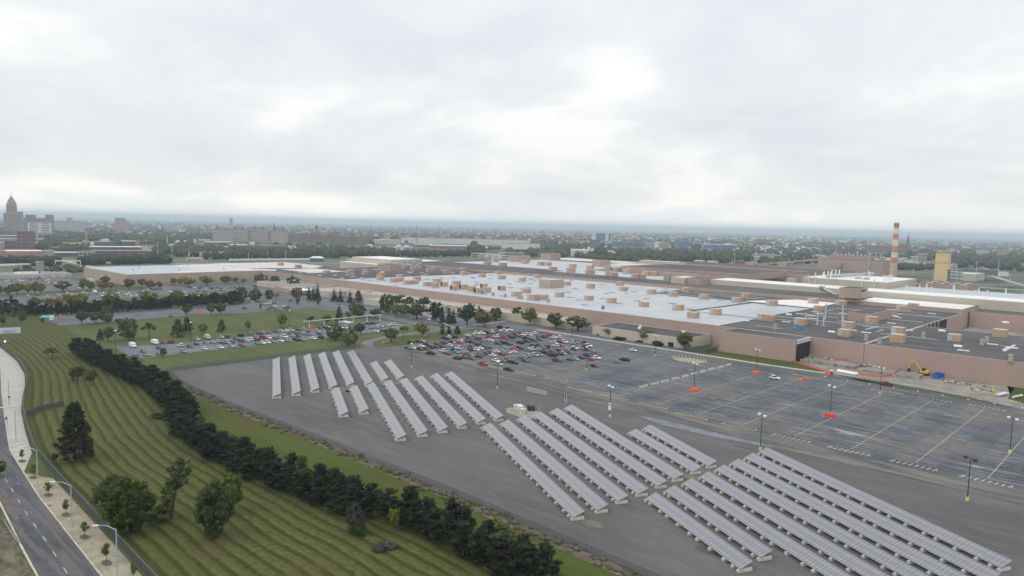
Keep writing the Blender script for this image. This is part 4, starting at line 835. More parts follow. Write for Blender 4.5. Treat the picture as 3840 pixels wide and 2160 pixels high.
DATA_MAIN = [(M1, "330 570 black u;600 530 dgrey s;700 520 silver s;250 750 dgrey s;430 740 white s;690 680 white s;650 790 black u;800 640 navy p;960 730 darkred p;850 770 dgrey s;980 920 black p;1450 440 navy p;1570 390 white u;1720 400 black u;1170 720 black s;1190 620 black s;1340 700 navy u;1390 600 darkred p;1590 660 white s;1720 640 silver u;1690 550 black s;1890 560 red s;1960 520 white u;2110 520 black u;1370 840 white u;1510 930 darkred s;1790 880 teal s;1970 870 silver s;2090 850 silver s;1900 755 white p;1730 800 black s;1840 1080 black u;2060 1050 darkred s"),
 (M2, "110 420 white s;260 410 silver s;170 505 darkred s;410 360 white u;580 360 white u;770 345 black p;880 310 white u;1010 290 dgrey s;1120 285 silver u;1250 290 silver s;1310 262 white u;1480 245 white s;830 480 red p;1050 465 white u;1290 500 red p;1340 400 grey u;1520 490 navy p;1720 440 darkred s;1640 370 dgrey s;1800 350 navy s;1900 405 white s;2060 405 white u;2250 360 white u;2080 445 darkred s;440 530 dgrey u;600 605 grey s;840 575 white s;260 645 black u;480 745 navy p;240 790 dgrey s;160 895 navy u;390 880 white s;530 835 white s;680 825 black u;790 810 dgrey s;1090 680 navy s;1250 665 black u;1450 710 navy u;1810 665 black p;2030 625 black u;2240 585 dgrey u;2000 520 black p;2200 490 silver s;2420 560 dgrey u;2370 465 darkred s;1030 945 white s;1200 920 silver s;1320 860 grey s;1400 980 silver s;1590 955 white s;1640 875 red s;1770 835 black p;1200 1030 darkred s;2060 905 grey s;2200 870 white p;2200 745 black s;250 1180 dgrey s;460 1115 dgrey u;540 1040 dgrey s;680 1010 navy s;840 975 dgrey s;910 1070 white s;80 1050 dgrey s;600 1350 red p;1120 1355 silver s;1060 1235 white s;1220 1245 grey s;1340 1225 darkred p;1580 1300 black p;1960 1235 dgrey s;1890 1130 grey s;2050 1095 silver u;2280 1065 silver u;2430 1050 grey s"),
 (M3, "680 295 dgrey u;850 250 red p;970 320 white s;1150 315 white u;1000 480 cream u;1060 580 white u;1210 565 red s;1190 455 black s;1300 470 white u;530 560 dgrey s;560 655 dgrey s;640 645 brown s;760 625 black u;470 690 silver s;1570 505 silver u;1740 485 silver s;1840 465 navy u;1960 470 navy s;2020 615 dgrey p;2110 590 white u;2040 705 darkred s;1830 675 silver s;1680 670 white u;1600 690 dgrey s;1400 695 silver s;1190 735 darkred s;720 810 black p;890 765 dgrey s;950 900 black p;1170 860 darkred u;1290 835 silver s;1480 805 dgrey s;1100 1060 dgrey p;1510 1030 dgrey s;1680 1010 silver s;1880 970 navy s;2090 900 blue p;2240 825 grey u;2370 985 white u;2190 1025 red s;2300 1235 black s"),
 (T(0, 0, 1), "1908 1389 black p;2313 1359 grey s;2342 1352 black p;2373 1315 white s;2905 1420 white u")]
DATA_LEFT = [(L1, "150 600 white v;870 500 white v;1000 660 dgrey u;1160 490 dgrey s;1370 470 red p;510 760 grey u;230 920 grey u;610 880 silver s;1000 850 orange s;1690 580 white u;1990 610 dgrey s;2190 530 dgrey s;2230 375 silver s;1770 770 grey s"),
 (L2, "330 590 silver v;230 940 white s;280 750 grey s;470 725 silver s;650 705 silver s;820 750 dgrey s;960 745 silver s;1110 720 dgrey s;770 565 silver s;940 550 darkred u;750 895 white s;1100 855 silver s;1430 825 darkred s;1250 630 black s;1400 690 dgrey u;1390 510 black u;1590 670 white s;1730 650 white u;1690 465 grey u;1860 580 red s;1910 650 dgrey u;1910 770 grey s;2100 755 white s;2260 735 white s;2430 715 brown s;2000 450 dgrey u;2130 415 silver s;2260 415 brown s;2160 570 red p;2320 585 white s;2480 585 dgrey s"),
 (L3, "460 855 white s;640 855 grey s;290 760 brown s;560 730 white p;330 565 dgrey s;450 535 silver s;630 535 white s;780 515 silver u;760 625 dgrey s;900 605 dgrey s;840 695 silver s;1000 690 black s;980 815 black p;1110 825 grey s;1020 495 darkred s;1180 475 silver s;1100 615 grey s;1250 645 grey s;1420 640 silver s;1360 565 darkred s;1500 780 white s;1640 545 silver u;1690 625 dgrey s;1740 745 black u;1730 455 darkred s;1870 425 black s;1960 405 silver s"),
 (L4, "200 370 navy s;380 370 navy s;1020 300 navy s;1120 290 navy u;1230 285 darkred s;1340 280 dgrey s;1130 435 silver u;1290 425 silver s;1290 545 white s;1450 395 silver s;1400 355 white s;1620 370 silver s;1740 340 white u;1850 325 white u;1490 525 black s;320 430 white s")]
u5 = 320 / 2576
DATA_UP = [(T(0, 1000, u5), "190 440 white s;260 420 white s;360 430 dgrey s;570 410 white s;610 440 white s;690 440 white u;750 470 dgrey s;910 410 darkred s;880 520 dgrey s;1080 350 grey s;1130 400 darkred s;1170 340 navy s;1240 355 red s;1270 410 grey s;1380 420 white s;1470 410 white s;1460 490 white s;1560 520 darkred s;1660 510 white s;1380 550 silver s;290 525 white s;1140 865 dgrey s;1430 915 white u;1650 825 grey s;1770 865 white s;2020 865 lblue s;2030 810 white s;2150 855 white s;2340 865 white s;2410 795 navy s;2500 785 white s;2400 845 silver s;2380 650 white s"),
 (T(300, 1000, u5), "450 780 white v;210 825 silver s;280 855 dgrey s;540 855 darkred s;600 815 silver s;700 815 white s;660 885 white s;510 905 silver s;1040 755 black s;1090 745 black u;1160 745 grey s;1150 805 white s;880 805 white s;960 805 white s;1290 775 silver s;1470 805 white s;1590 795 grey s;1400 845 white s;1550 875 white s;1480 905 silver s;1700 875 white s;1760 915 grey s;1810 785 dgrey s;1820 855 black s;1930 755 white u;2040 705 white s;2240 705 dgrey s;2350 695 dgrey s;2450 695 darkred s;2560 695 silver s;1210 915 silver s"),
 (T(600, 1000, u5), "300 765 white s;460 725 dgrey s;640 665 silver s;740 785 white s;660 765 darkred s;930 645 black s;1030 635 white s;1190 665 black s;1260 625 dgrey s;1370 685 white s;1160 745 dgrey u;1340 745 dgrey s;1550 665 black u;1740 655 black s;1720 705 silver s;1920 705 silver s;1900 672 dgrey s;1960 635 grey s;2030 645 silver s;2120 645 dgrey s;2280 575 silver s;2270 635 navy s;1170 905 white s;790 885 silver s;1850 725 darkred s"),]
DATA_MID = [(T(600, 1000, u5), "2180 1140 dgrey s;2560 1260 dgrey s"), (T(900, 1020, u5), "350 920 white s;550 915 dgrey s;710 965 silver s;820 965 white s;890 955 white s;910 885 white s;1000 955 dgrey s;1100 950 silver s;180 1110 dgrey u;950 1085 black s;1050 1045 white s;860 1145 dgrey s;1100 1140 dgrey s;1320 1045 white s;1450 1065 black s;1400 1115 black s;1550 890 dgrey u;440 445 black p"), (T(0, 1100, q3), "1725 233 dgrey s;1350 132 dgrey s")]
def relax(L, dx=5.0, dy=2.35):
    for it in range(60):
        mv = False
        for i in range(len(L)):
            for j in range(i + 1, len(L)):
                ax, ay = L[j][0] - L[i][0], L[j][1] - L[i][1]
                if abs(ax) < dx and abs(ay) < dy:
                    ox, oy = dx - abs(ax), dy - abs(ay)
                    if oy < ox * 1.2:
                        s = (oy / 2 + .02) * (1 if ay >= 0 else -1); L[i][1] -= s; L[j][1] += s
                    else:
                        s = (ox / 2 + .02) * (1 if ax >= 0 else -1); L[i][0] -= s; L[j][0] += s
                    mv = True
        if not mv: break
    return L
def place_lot(data, where, group, parts, clampx=None):
    L = []
    for tf, s in data:
        for x_, y_, c, t in parse(s):
            gx, gy = G(*tf(x_, y_), 0.3); L.append([gx, gy, c, t])
    relax(L)
    by = {}
    for gx, gy, c, t in L:
        rz = R(random.uniform(-2.5, 2.5)) + (math.pi if random.random() < 0.5 else 0)
        o = car(t, c, gx, gy, rz, parts); by.setdefault((c, t), []).append(o)
    for (c, t), it in by.items():
        label_by_x(it, f'{CN[c]} {TN[t]} in the {where}, {{n}} such from the left', f'only {CN[c]} {TN[t]} in the {where}', {'p': 'pickup truck', 'v': 'van'}.get(t, 'car'), group)
    return L
place_lot(DATA_MAIN, 'central car park', 'vehicles in the central car park', True)
place_lot(DATA_LEFT, 'car park between the lawns', 'vehicles in the left car park', True)
place_lot(DATA_MID, 'lot before the dark pines', 'vehicles in the middle car park', False)
place_lot(DATA_UP, 'lots behind the dark pines', 'vehicles in the upper car parks', False)
x_, y_ = G(3321, 1446); o = car('p', 'darkred', x_, y_, R(176), True, 0.16); tag(o, 'low dark red pickup on the concrete yard beside a lamp post', 'pickup truck')
x_, y_ = G(1521, 1187); o = car('u', 'silver', x_, y_, R(60), True, 0.17); tag(o, 'silver vehicle standing under the park trees', 'car')
# ================================================================= trees
def leafmat(name, c1, c2, c3=None, sc=0.55, amt=0.5):
    mt = bpy.data.materials.new(name); mt.use_nodes = True; t = mt.node_tree; b = t.nodes['Principled BSDF']; b.inputs['Roughness'].default_value = 0.75; b.inputs['Specular IOR Level'].default_value = 0.15
    g = t.nodes.new('ShaderNodeNewGeometry'); f = noise(t, g.outputs['Position'], sc, 4, 0.65)
    r = t.nodes.new('ShaderNodeValToRGB'); t.links.new(f, r.inputs[0]); e_ = r.color_ramp.elements; e_[0].position = 0.36; e_[0].color = (*c1, 1); e_[1].position = 0.64; e_[1].color = (*c2, 1)
    out = r.outputs[0]
    if c3:
        f2 = noise(t, g.outputs['Position'], 0.22, 3, 0.6, 0, (7, 1, 3)); mr = t.nodes.new('ShaderNodeMapRange'); mr.inputs['From Min'].default_value = 0.5; mr.inputs['From Max'].default_value = 0.68; mr.inputs['To Max'].default_value = amt; t.links.new(f2, mr.inputs[0])
        m_ = t.nodes.new('ShaderNodeMixRGB'); t.links.new(mr.outputs[0], m_.inputs[0]); t.links.new(out, m_.inputs[1]); m_.inputs[2].default_value = (*c3, 1); out = m_.outputs[0]
    oi = t.nodes.new('ShaderNodeObjectInfo'); hs = t.nodes.new('ShaderNodeHueSaturation'); t.links.new(out, hs.inputs['Color'])
    t.links.new(M('ADD', M('MULTIPLY', oi.outputs['Random'], 0.5, t=t), 0.75, t=t), hs.inputs['Value'])
    t.links.new(M('ADD', M('MULTIPLY', M('FRACT', M('MULTIPLY', oi.outputs['Random'], 9.7, t=t), t=t), 0.03, t=t), 0.485, t=t), hs.inputs['Hue'])
    t.links.new(hs.outputs[0], b.inputs['Base Color']); return mt
LM = {
 'pine': leafmat('pine_needles', (0.006, 0.011, 0.006), (0.020, 0.030, 0.012), (0.034, 0.025, 0.018), 0.5, 0.45),
 'spruce': leafmat('spruce_needles', (0.012, 0.020, 0.015), (0.030, 0.045, 0.030)),
 'green': leafmat('green_leaves', (0.034, 0.050, 0.015), (0.088, 0.115, 0.036)),
 'olive': leafmat('olive_leaves', (0.020, 0.034, 0.004), (0.072, 0.105, 0.010)),
 'yellowgreen': leafmat('yellow_green_leaves', (0.065, 0.075, 0.016), (0.145, 0.145, 0.032), (0.20, 0.14, 0.03), 0.5, 0.5),
 'yellow': leafmat('yellow_leaves', (0.12, 0.10, 0.022), (0.26, 0.19, 0.035), (0.09, 0.10, 0.025), 0.5, 0.6),
 'bright': leafmat('bright_leaves', (0.035, 0.065, 0.014), (0.085, 0.135, 0.032)),
 'brownish': leafmat('brown_green_leaves', (0.05, 0.055, 0.022), (0.10, 0.10, 0.045), (0.12, 0.08, 0.045), 0.5, 0.6),
 'spotted': leafmat('dark_spotted_needles', (0.008, 0.014, 0.007), (0.026, 0.036, 0.013), (0.06, 0.03, 0.015), 0.9, 0.55),
 'twig': leafmat('bare_twigs', (0.045, 0.036, 0.035), (0.10, 0.085, 0.08)),
}
bark = mat('bark', (0.055, 0.045, 0.038), 0.95, var=0.25, vscale=2.0)
_ico = None
def ico():
    global _ico
    if _ico is None:
        bm = bmesh.new(); bmesh.ops.create_icosphere(bm, subdivisions=1, radius=1); _ico = (np.array([v.co[:] for v in bm.verts]), np.array([[v.index for v in f.verts] for f in bm.faces])); bm.free()
    return _ico
def crown(clumps, leaf, per, rng, flat=0.8, core=0.72, droop=0.0):
    """clumps: (n,4) centre + radius. returns mesh arrays: leaf-sized triangles round every clump with a ragged core"""
    Vs, Fs = [], []; base = 0; iv, iff = ico()
    for cx, cy, cz, r in clumps:
        jit = 1 + rng.uniform(-0.25, 0.2, (len(iv), 1)); v = iv * jit * r * core * np.array([1, 1, flat]) + (cx, cy, cz)
        Vs.append(v); Fs.append(iff + base); base += len(v)
        n = max(4, int(per * (r ** 2))); d = rng.normal(size=(n, 3)); d /= np.linalg.norm(d, axis=1)[:, None]; d[:, 2] = d[:, 2] * 0.9 + 0.1
        c = d * r * rng.uniform(0.72, 1.18, (n, 1)) * np.array([1, 1, flat]) + (cx, cy, cz); c[:, 2] -= droop * r * rng.uniform(0, 1, n)
        nn = d + rng.normal(size=(n, 3)) * 0.75; nn /= np.linalg.norm(nn, axis=1)[:, None]
        u = np.cross(nn, rng.normal(size=(n, 3))); u /= np.linalg.norm(u, axis=1)[:, None]; w_ = np.cross(nn, u)
        s = leaf * rng.uniform(0.6, 1.35, (n, 1))
        p = np.stack([c + u * s, c - u * s * 0.55 + w_ * s * 0.85, c - u * s * 0.55 - w_ * s * 0.85], 1).reshape(-1, 3)
        Vs.append(p); Fs.append(np.arange(n * 3).reshape(-1, 3) + base); base += n * 3
    return np.concatenate(Vs), np.concatenate(Fs)
def clumps_for(kind, rng, q):
    """crown clumps for a tree 10 m tall; q scales the number of clumps"""
    C = []
    if kind == 'round':
        n = int(46 * q)
        for _ in range(n):
            d = rng.normal(size=3); d /= np.linalg.norm(d); rr = rng.uniform(0.35, 1.0) ** 0.5
            wob = 1 + 0.16 * math.sin(3 * math.atan2(d[1], d[0]) + rng.uniform(0, 1)) 
            C.append((d[0] * rr * 3.7 * wob, d[1] * rr * 3.7 * wob, 6.0 + d[2] * rr * 3.4, rng.uniform(0.75, 1.35) / (q ** .3)))
    elif kind == 'low':       # broad tree with foliage down to the grass
        for _ in range(int(105 * q)):
            d = rng.normal(size=3); d /= np.linalg.norm(d); rr = rng.uniform(0.4, 1.0) ** 0.5; z = 4.9 + d[2] * rr * 4.4; k = 1.0 if z > 3 else 0.85
            C.append((d[0] * rr * 4.2 * k, d[1] * rr * 4.2 * k, max(z, 1.0), rng.uniform(0.55, 1.15)))
    elif kind == 'pine':
        for _ in range(int(40 * q)):
            z = rng.uniform(1.3, 9.6); rad_ = 3.0 * (1 - (z / 10.4) ** 2.6) * (0.85 if z < 2.5 else 1); a = rng.uniform(0, 6.283); r_ = rad_ * rng.uniform(0.45, 1.08)
            C.append((math.cos(a) * r_, math.sin(a) * r_, z, rng.uniform(0.7, 1.2) / (q ** .3)))
        C.append((0, 0, 9.4, 0.7)); C.append((0, 0, 6, 1.8)); C.append((0, 0, 3.5, 2.1))
    elif kind == 'spruce':
        for k in range(int(15 * max(q, .6))):
            z = 1.0 + 8.6 * k / (15 * max(q, .6)); rad_ = 2.6 * (1 - z / 10.3) + 0.15; n = max(3, int(rad_ * 4.2 * max(q, .5)))
            for j in range(n): a = 6.283 * j / n + rng.uniform(-.4, .4); r_ = rad_ * rng.uniform(0.55, 1.0); C.append((math.cos(a) * r_, math.sin(a) * r_, z - r_ * 0.12, rng.uniform(0.35, 0.62) + rad_ * 0.09))
        C.append((0, 0, 9.7, 0.3)); C.append((0, 0, 4.0, 1.4)); C.append((0, 0, 6.4, .9)); C.append((0, 0, 2.2, 1.6))
    elif kind == 'broadcone':
        for _ in range(int(190 * q)):
            z = rng.uniform(0.8, 9.5); rad_ = 3.3 * (1 - (z / 10.2) ** 1.7) + .1; a = rng.uniform(0, 6.283); r_ = rad_ * rng.uniform(0.5, 1.1)
            C.append((math.cos(a) * r_, math.sin(a) * r_, z, rng.uniform(0.34, 0.66)))
        C.append((0, 0, 3.0, 2.3)); C.append((0, 0, 6.2, 1.3)); C.append((0, 0, 9.4, 0.5))
    elif kind == 'leaning':
        for bx, bz, n, sp in ((-3.6, 7.6, 13, 1.5), (-1.8, 8.2, 9, 1.2), (-0.6, 6.4, 14, 1.5), (1.5, 5.2, 10, 1.3), (-3.2, 5.2, 7, 1.0), (2.3, 3.6, 5, .9), (-2.6, 9.3, 4, .7)):
            for _ in range(n): C.append((bx + rng.normal() * sp * .6, rng.normal() * sp * .8, bz + rng.normal() * sp * .5, rng.uniform(0.45, 0.8)))
    elif kind == 'sap':
        for _ in range(int(22)):
            z = rng.uniform(4.0, 9.6); rad_ = 2.2 * math.sin(min(1, (z - 3.4) / 3.2) * 1.57) * (1 - max(0, z - 7.0) / 3.4); a = rng.uniform(0, 6.283); r_ = rad_ * rng.uniform(0.3, 1.0)
            C.append((math.cos(a) * r_, math.sin(a) * r_, z, rng.uniform(0.7, 1.1)))
    elif kind == 'umbrella':
        for _ in range(int(40 * q)):
            a = rng.uniform(0, 6.283); r_ = 4.4 * math.sqrt(rng.uniform(0.02, 1)); z = 8.6 - (r_ / 4.4) ** 2 * 2.4 - rng.uniform(0, 2.0)
            C.append((math.cos(a) * r_, math.sin(a) * r_, z, rng.uniform(0.7, 1.15)))
    elif kind == 'bush':
        for _ in range(18):
            a = rng.uniform(0, 6.283); r_ = 4.2 * math.sqrt(rng.uniform(0, 1)); C.append((math.cos(a) * r_, math.sin(a) * r_ * .7, rng.uniform(1.4, 5.5) * (1 - (r_ / 5) ** 2) + 1.0, rng.uniform(1.4, 2.2)))
    return np.array(C)
TRK = {}
def trunk_mesh(kind):
    if kind in TRK: return TRK[kind]
    m_ = MB(); rng = random.Random(5)
    if kind == 'leaning':
        m_.cyl((1.6, 0, -.1), (0.6, 0, 2.6), .42, .30, 8); m_.cyl((0.6, 0, 2.6), (-1.2, 0, 5.4), .30, .2, 7); m_.cyl((-1.2, 0, 5.4), (-2.7, 0.2, 9.2), .2, .05, 6); m_.cyl((-.9, 0, 5.0), (-3.6, -.5, 7.2), .15, .04, 6); m_.cyl((0.5, 0, 2.8), (1.6, .3, 5.0), .2, .06, 6); m_.cyl((-1, 0, 5.1), (-.5, .5, 8.6), .12, .03, 6); m_.cyl((-2, 0, 7.2), (-3.9, .6, 8.4), .1, .03, 5)
    elif kind in ('pine', 'spruce', 'broadcone'):
        m_.cyl((0, 0, -.1), (0, 0, 9.0), .26, .06, 8)
        for k in range(8):
            a = k * 2.4; z = 1.2 + k; m_.cyl((0, 0, z), (1.7 * math.cos(a), 1.7 * math.sin(a), z + .3), .07, .03, 5)
    elif kind == 'bush':
        for a in range(3): m_.cyl((0, 0, -.1), (math.cos(a * 2.1) * 2, math.sin(a * 2.1) * 2, 3.4), .3, .1, 5)
    else:
        tz = {'sap': 4.2, 'umbrella': 5.0}.get(kind, 3.2); r_ = .16 if kind == 'sap' else .3
        m_.cyl((0, 0, -.1), (0, 0, tz), r_, r_ * .7, 8)
        for k in range(6):
            a = k * 1.05; q_ = 2.6 if kind != 'sap' else 1.2; m_.cyl((0, 0, tz - .4), (q_ * math.cos(a), q_ * math.sin(a), tz + rng.uniform(2.2, 3.6)), r_ * .5, .05, 6)
        m_.cyl((0, 0, tz), (0, 0, 8.4), r_ * .7, .05, 6)
    TRK[kind] = m_.mesh('trunk', bark); return TRK[kind]
CRN = {}
SPEC = {0: (1.0, 0.22, 95), 1: (1.0, 0.34, 34), 2: (0.62, 0.62, 11), 3: (0.4, 0.95, 5)}   # detail -> clump factor, leaf size, leaves per r^2
def crown_mesh(kind, lod, seed, col):
    k = (kind, lod, seed)
    if k not in CRN:
        rng = np.random.default_rng(100 + seed * 17 + lod * 3 + sum(map(ord, kind))); q, lf, per = SPEC[lod]
        V, F = crown(clumps_for(kind, rng, q), lf * (0.8 if kind in ('spruce', 'sap') else 1), per, rng, flat=0.62 if kind in ('pine', 'spruce', 'broadcone', 'umbrella') else 0.85, core=0.55 if kind in ('leaning', 'sap') else 0.76, droop=0.4 if kind == 'spruce' else 0)
        CRN[k] = (V, F, {})
    V, F, d = CRN[k]
    if col not in d: d[col] = npmesh('crown', V, F, 3, [LM[col]])
    return d[col]
def tree(x, y, h, wpx_m, kind, col, lod, seed=0, rz=None, nm='tree', z=0.05, parts=True):
    base_w = {'round': 8.6, 'low': 9.6, 'pine': 7.2, 'spruce': 5.8, 'broadcone': 7.4, 'leaning': 9.5, 'sap': 5.4, 'umbrella': 10.0, 'bush': 10.5}[kind]
    o = empty(nm, (x, y, z), random.uniform(0, 6.28) if rz is None else rz); s = h / 10.0; sw = (wpx_m / base_w) if wpx_m else s
    o.scale = (sw, sw, s); link('crown', crown_mesh(kind, lod, seed, col), o); link('trunk', trunk_mesh(kind), o); return o
NAME = {'round': 'round_tree', 'low': 'broad_tree', 'pine': 'pine_tree', 'spruce': 'spruce_tree', 'broadcone': 'conifer_tree', 'leaning': 'leaning_tree', 'sap': 'young_tree', 'umbrella': 'spreading_tree', 'bush': 'bush'}
def tpx(px, py, hpx, wpx, kind, col, lod, label=None, group=None, cat='tree', rz=None):
    """tree whose foot, height and width are read off the photo at its real distance"""
    x, y = G(px, py); d = DIST(x, y); hy = max(hpx - 8.0 * 0, 1)
    # height above ground of the top: foot and top share one vertical
    f = FPX / d; h = hpx / f; wm = wpx / f
    o = tree(x, y, h, wm, kind, col, lod, random.randint(0, 2) if lod else 0, rz, NAME[kind])
    if label: tag(o, label, cat, group)
    return o
# --- near lawn
tpx(283, 1728, 228, 142, 'broadcone', 'spotted', 0, 'tall dark conifer with rusty tints standing alone on the striped lawn')
tpx(488, 1996, 205, 198, 'low', 'olive', 0, 'big round bright olive tree with foliage to the ground, nearest of the lawn clump')
tpx(425, 1925, 152, 140, 'low', 'green', 0, 'darker round tree hidden behind the left side of the big olive tree')
tpx(655, 1935, 200, 170, 'leaning', 'green', 0, 'thin-crowned tree with dark leaning trunk beside the big olive tree', rz=R(-45))
tpx(600, 1950, 80, 110, 'bush', 'green', 1, 'dark low bush between the olive tree and the leaning trunk', cat='bush')
tpx(805, 2015, 222, 150, 'low', 'green', 0, 'tall feathery green tree on the striped lawn near the pine hedge')
tpx(872, 1925, 158, 100, 'round', 'bright', 0, 'slim lighter green tree right behind the tall feathery one')
tpx(196, 1344, 46, 56, 'umbrella', 'green', 1, 'small flat-topped tree alone on the striped lawn near the hedge end')
tpx(291, 1430, 60, 58, 'round', 'green', 1, 'small round green tree in front of the hedge, larger of the three there')
tpx(337, 1448, 64, 40, 'round', 'yellowgreen', 1, 'small slender yellow-green tree in front of the hedge')
tpx(274, 1442, 28, 16, 'sap', 'brownish', 1, 'tiny brownish sapling left of the small yellow-green tree')
sp = []
for a in ((83, 1731, 46, 24), (127, 1792, 50, 27), (181, 1858, 50, 42), (248, 1932, 60, 32), (317, 2016, 60, 35), (400, 2113, 78, 40), (500, 2176, 64, 34)):
    sp.append(tpx(*a, 'sap', 'bright', 1)); pit = []; x_, y_ = G(a[0], a[1])
    for k in range(9): an_ = 6.283 * k / 9; pit.append((x_ + 1.7 * math.cos(an_), y_ + 0.9 * math.sin(an_)))
    sheet('tree_pit', pit, 0.125, mat('mulch', (0.10, 0.08, 0.065), 1.0))
label_by_x(sp, 'young staked tree in a mulch pit of the pale pavement, {n} from the far end', '', 'tree', 'young street trees')
for i, (px_, py_, c_) in enumerate([(275, 1405, 'bright'), (345, 1412, 'bright'), (588, 1570, 'bright')]):
    tpx(px_, py_, 40, 50, 'bush', c_, 1, ['light green bush at the foot of the far hedge end', 'brighter lime bush in a gap of the far hedge', 'round light green bush at the hedge foot halfway along'][i], cat='bush')
# --- the pine hedge: two staggered rows
front, back = [], []
hx = -402.0; k = 0
def hedge_y(x): return ip([(-404, 108), (-375, 105.5), (-340, 104.5), (-310, 104), (-291, 104), (-262, 99), (-241, 93), (-226, 88.5), (-209, 86), (-186, 86.5), (-163, 87.5), (-150, 89), (-133, 92), (-118, 97.5), (-100, 97), (-60, 96), (40, 96)], x)
while hx < -84:
    y_ = hedge_y(hx)
    hgt = random.uniform(6.2, 8.8)
    if not (-133 < hx < -126):
        front.append(tree(hx + random.uniform(-.8, .8), y_ + 1.8 + random.uniform(-.7, .7), hgt, random.uniform(6.0, 8.0), 'pine', 'spotted' if k % 9 == 4 else 'pine', 1, k % 3, None, 'pine_tree'))
    if not (-131 < hx < -128):
        back.append(tree(hx + 2.7 + random.uniform(-.8, .8), y_ + 5.0 + random.uniform(-.7, .7), random.uniform(6.4, 9.4), random.uniform(6.0, 7.8), 'pine', 'pine' if k % 11 else 'green', 1, (k + 1) % 3, None, 'pine_tree'))
    hx += random.uniform(5.0, 6.0); k += 1
label_by_x(front, 'dark pine on the lawn side of the hedge, {n} from its far end', '', 'pine tree', 'pines of the long hedge')
label_by_x(back, 'dark pine on the solar side of the hedge, {n} from its far end', '', 'pine tree', 'pines of the long hedge')
tpx(1330, 2000, 120, 75, 'low', 'twig', 1, 'bare purple-grey leafless bush between the pines of the near hedge', cat='bush')
tpx(1350, 2010, 95, 60, 'bush', 'bright', 1, 'fresh green bush beside the bare bush in the hedge', cat='bush')
tpx(1440, 2055, 34, 100, 'bush', 'twig', 1, 'low grey twiggy bush in the hedge gap on the lawn edge', cat='bush')
tpx(1478, 1995, 100, 44, 'round', 'yellowgreen', 1, 'small yellow-green tree in the hedge gap')
# --- middle lawns and park
DEF = {}
def many(where, group, items):
    by = {}
    for a in items:
        px_, py_, h_, w_, kd, c_ = a; d = 68 * FPX / max(py_ - 830, 20)
        o = tpx(px_, py_, h_, w_, kd, c_, 1 if d < 380 else (2 if d < 900 else 3)); by.setdefault((kd, c_), []).append(o)
    for (kd, c_), it in by.items():
        cn = {'pine': 'dark', 'spruce': 'dark', 'green': 'green', 'yellowgreen': 'yellow-green', 'yellow': 'yellow', 'bright': 'light green', 'brownish': 'brownish', 'olive': 'olive', 'spotted': 'dark'}[c_]
        kn = {'round': 'round tree', 'low': 'broad tree', 'pine': 'pine', 'spruce': 'pointed spruce', 'broadcone': 'conical tree', 'umbrella': 'spreading tree', 'sap': 'small tree', 'bush': 'bush', 'leaning': 'leaning tree'}[kd]
        label_by_x(it, f'{cn} {kn} {where}, {{n}} such from the left', f'only {cn} {kn} {where}', 'bush' if kd == 'bush' else 'tree', group)
many('on the lawn beyond the hedge', 'trees on the lawn beyond the hedge', [(481, 1275, 85, 78, 'low', 'green'), (559, 1268, 66, 58, 'umbrella', 'green'), (408, 1282, 58, 46, 'round', 'green'), (376, 1277, 44, 28, 'broadcone', 'green'), (667, 1264, 68, 54, 'broadcone', 'green'), (702, 1252, 65, 46, 'broadcone', 'green'),
  (762, 1253, 40, 38, 'round', 'yellowgreen'), (831, 1245, 48, 36, 'broadcone', 'green'), (930, 1238, 34, 27, 'round', 'brownish'), (1055, 1227, 52, 42, 'round', 'yellowgreen'), (1165, 1212, 27, 26, 'round', 'brownish'), (1227, 1216, 38, 38, 'round', 'yellowgreen'), (1271, 1205, 64, 36, 'spruce', 'spruce'), (1307, 1194, 24, 24, 'round', 'brownish'),
  (613, 1340, 36, 28, 'round', 'green'), (1258, 1276, 68, 78, 'low', 'green'), (1310, 1298, 74, 72, 'low', 'yellowgreen'), (1351, 1253, 40, 50, 'round', 'green'), (1467, 1283, 56, 60, 'round', 'yellowgreen'), (1513, 1268, 55, 46, 'umbrella', 'yellow'), (1582, 1264, 54, 50, 'round', 'yellowgreen')])
many('edging the pale car park', 'trees along the pale car park', [(307, 1217, 54, 46, 'round', 'green'), (360, 1213, 46, 52, 'round', 'yellowgreen'), (401, 1212, 70, 56, 'low', 'green'), (445, 1212, 28, 26, 'bush', 'green'), (701, 1184, 46, 38, 'round', 'green'), (792, 1180, 46, 34, 'round', 'brownish'), (829, 1180, 45, 42, 'round', 'yellowgreen'),
  (978, 1164, 25, 16, 'sap', 'green'), (1116, 1155, 40, 22, 'sap', 'green'), (1192, 1156, 40, 22, 'sap', 'green'), (160, 1219, 28, 20, 'sap', 'green')])
many('at the far left edge of the lawn', 'trees at the far left', [(11, 1221, 36, 30, 'round', 'green'), (50, 1206, 42, 20, 'sap', 'green'), (82, 1213, 48, 34, 'round', 'bright'), (41, 1180, 68, 62, 'low', 'pine'), (70, 1182, 50, 54, 'low', 'green'), (8, 1182, 52, 46, 'low', 'green'), (-12, 1168, 60, 50, 'low', 'pine'), (100, 1180, 40, 40, 'low', 'pine')])
it = []; x_ = 120
while x_ < 905:
    yb = np.interp(x_, [119, 432, 611, 783, 905], [1184, 1172, 1158, 1147, 1142]); it.append((x_, float(yb) + random.uniform(-2, 2), random.uniform(38, 52), random.uniform(30, 40), 'pine', 'pine')); x_ += random.uniform(15, 22)
many('between the left car parks', 'pines between the car parks', it)
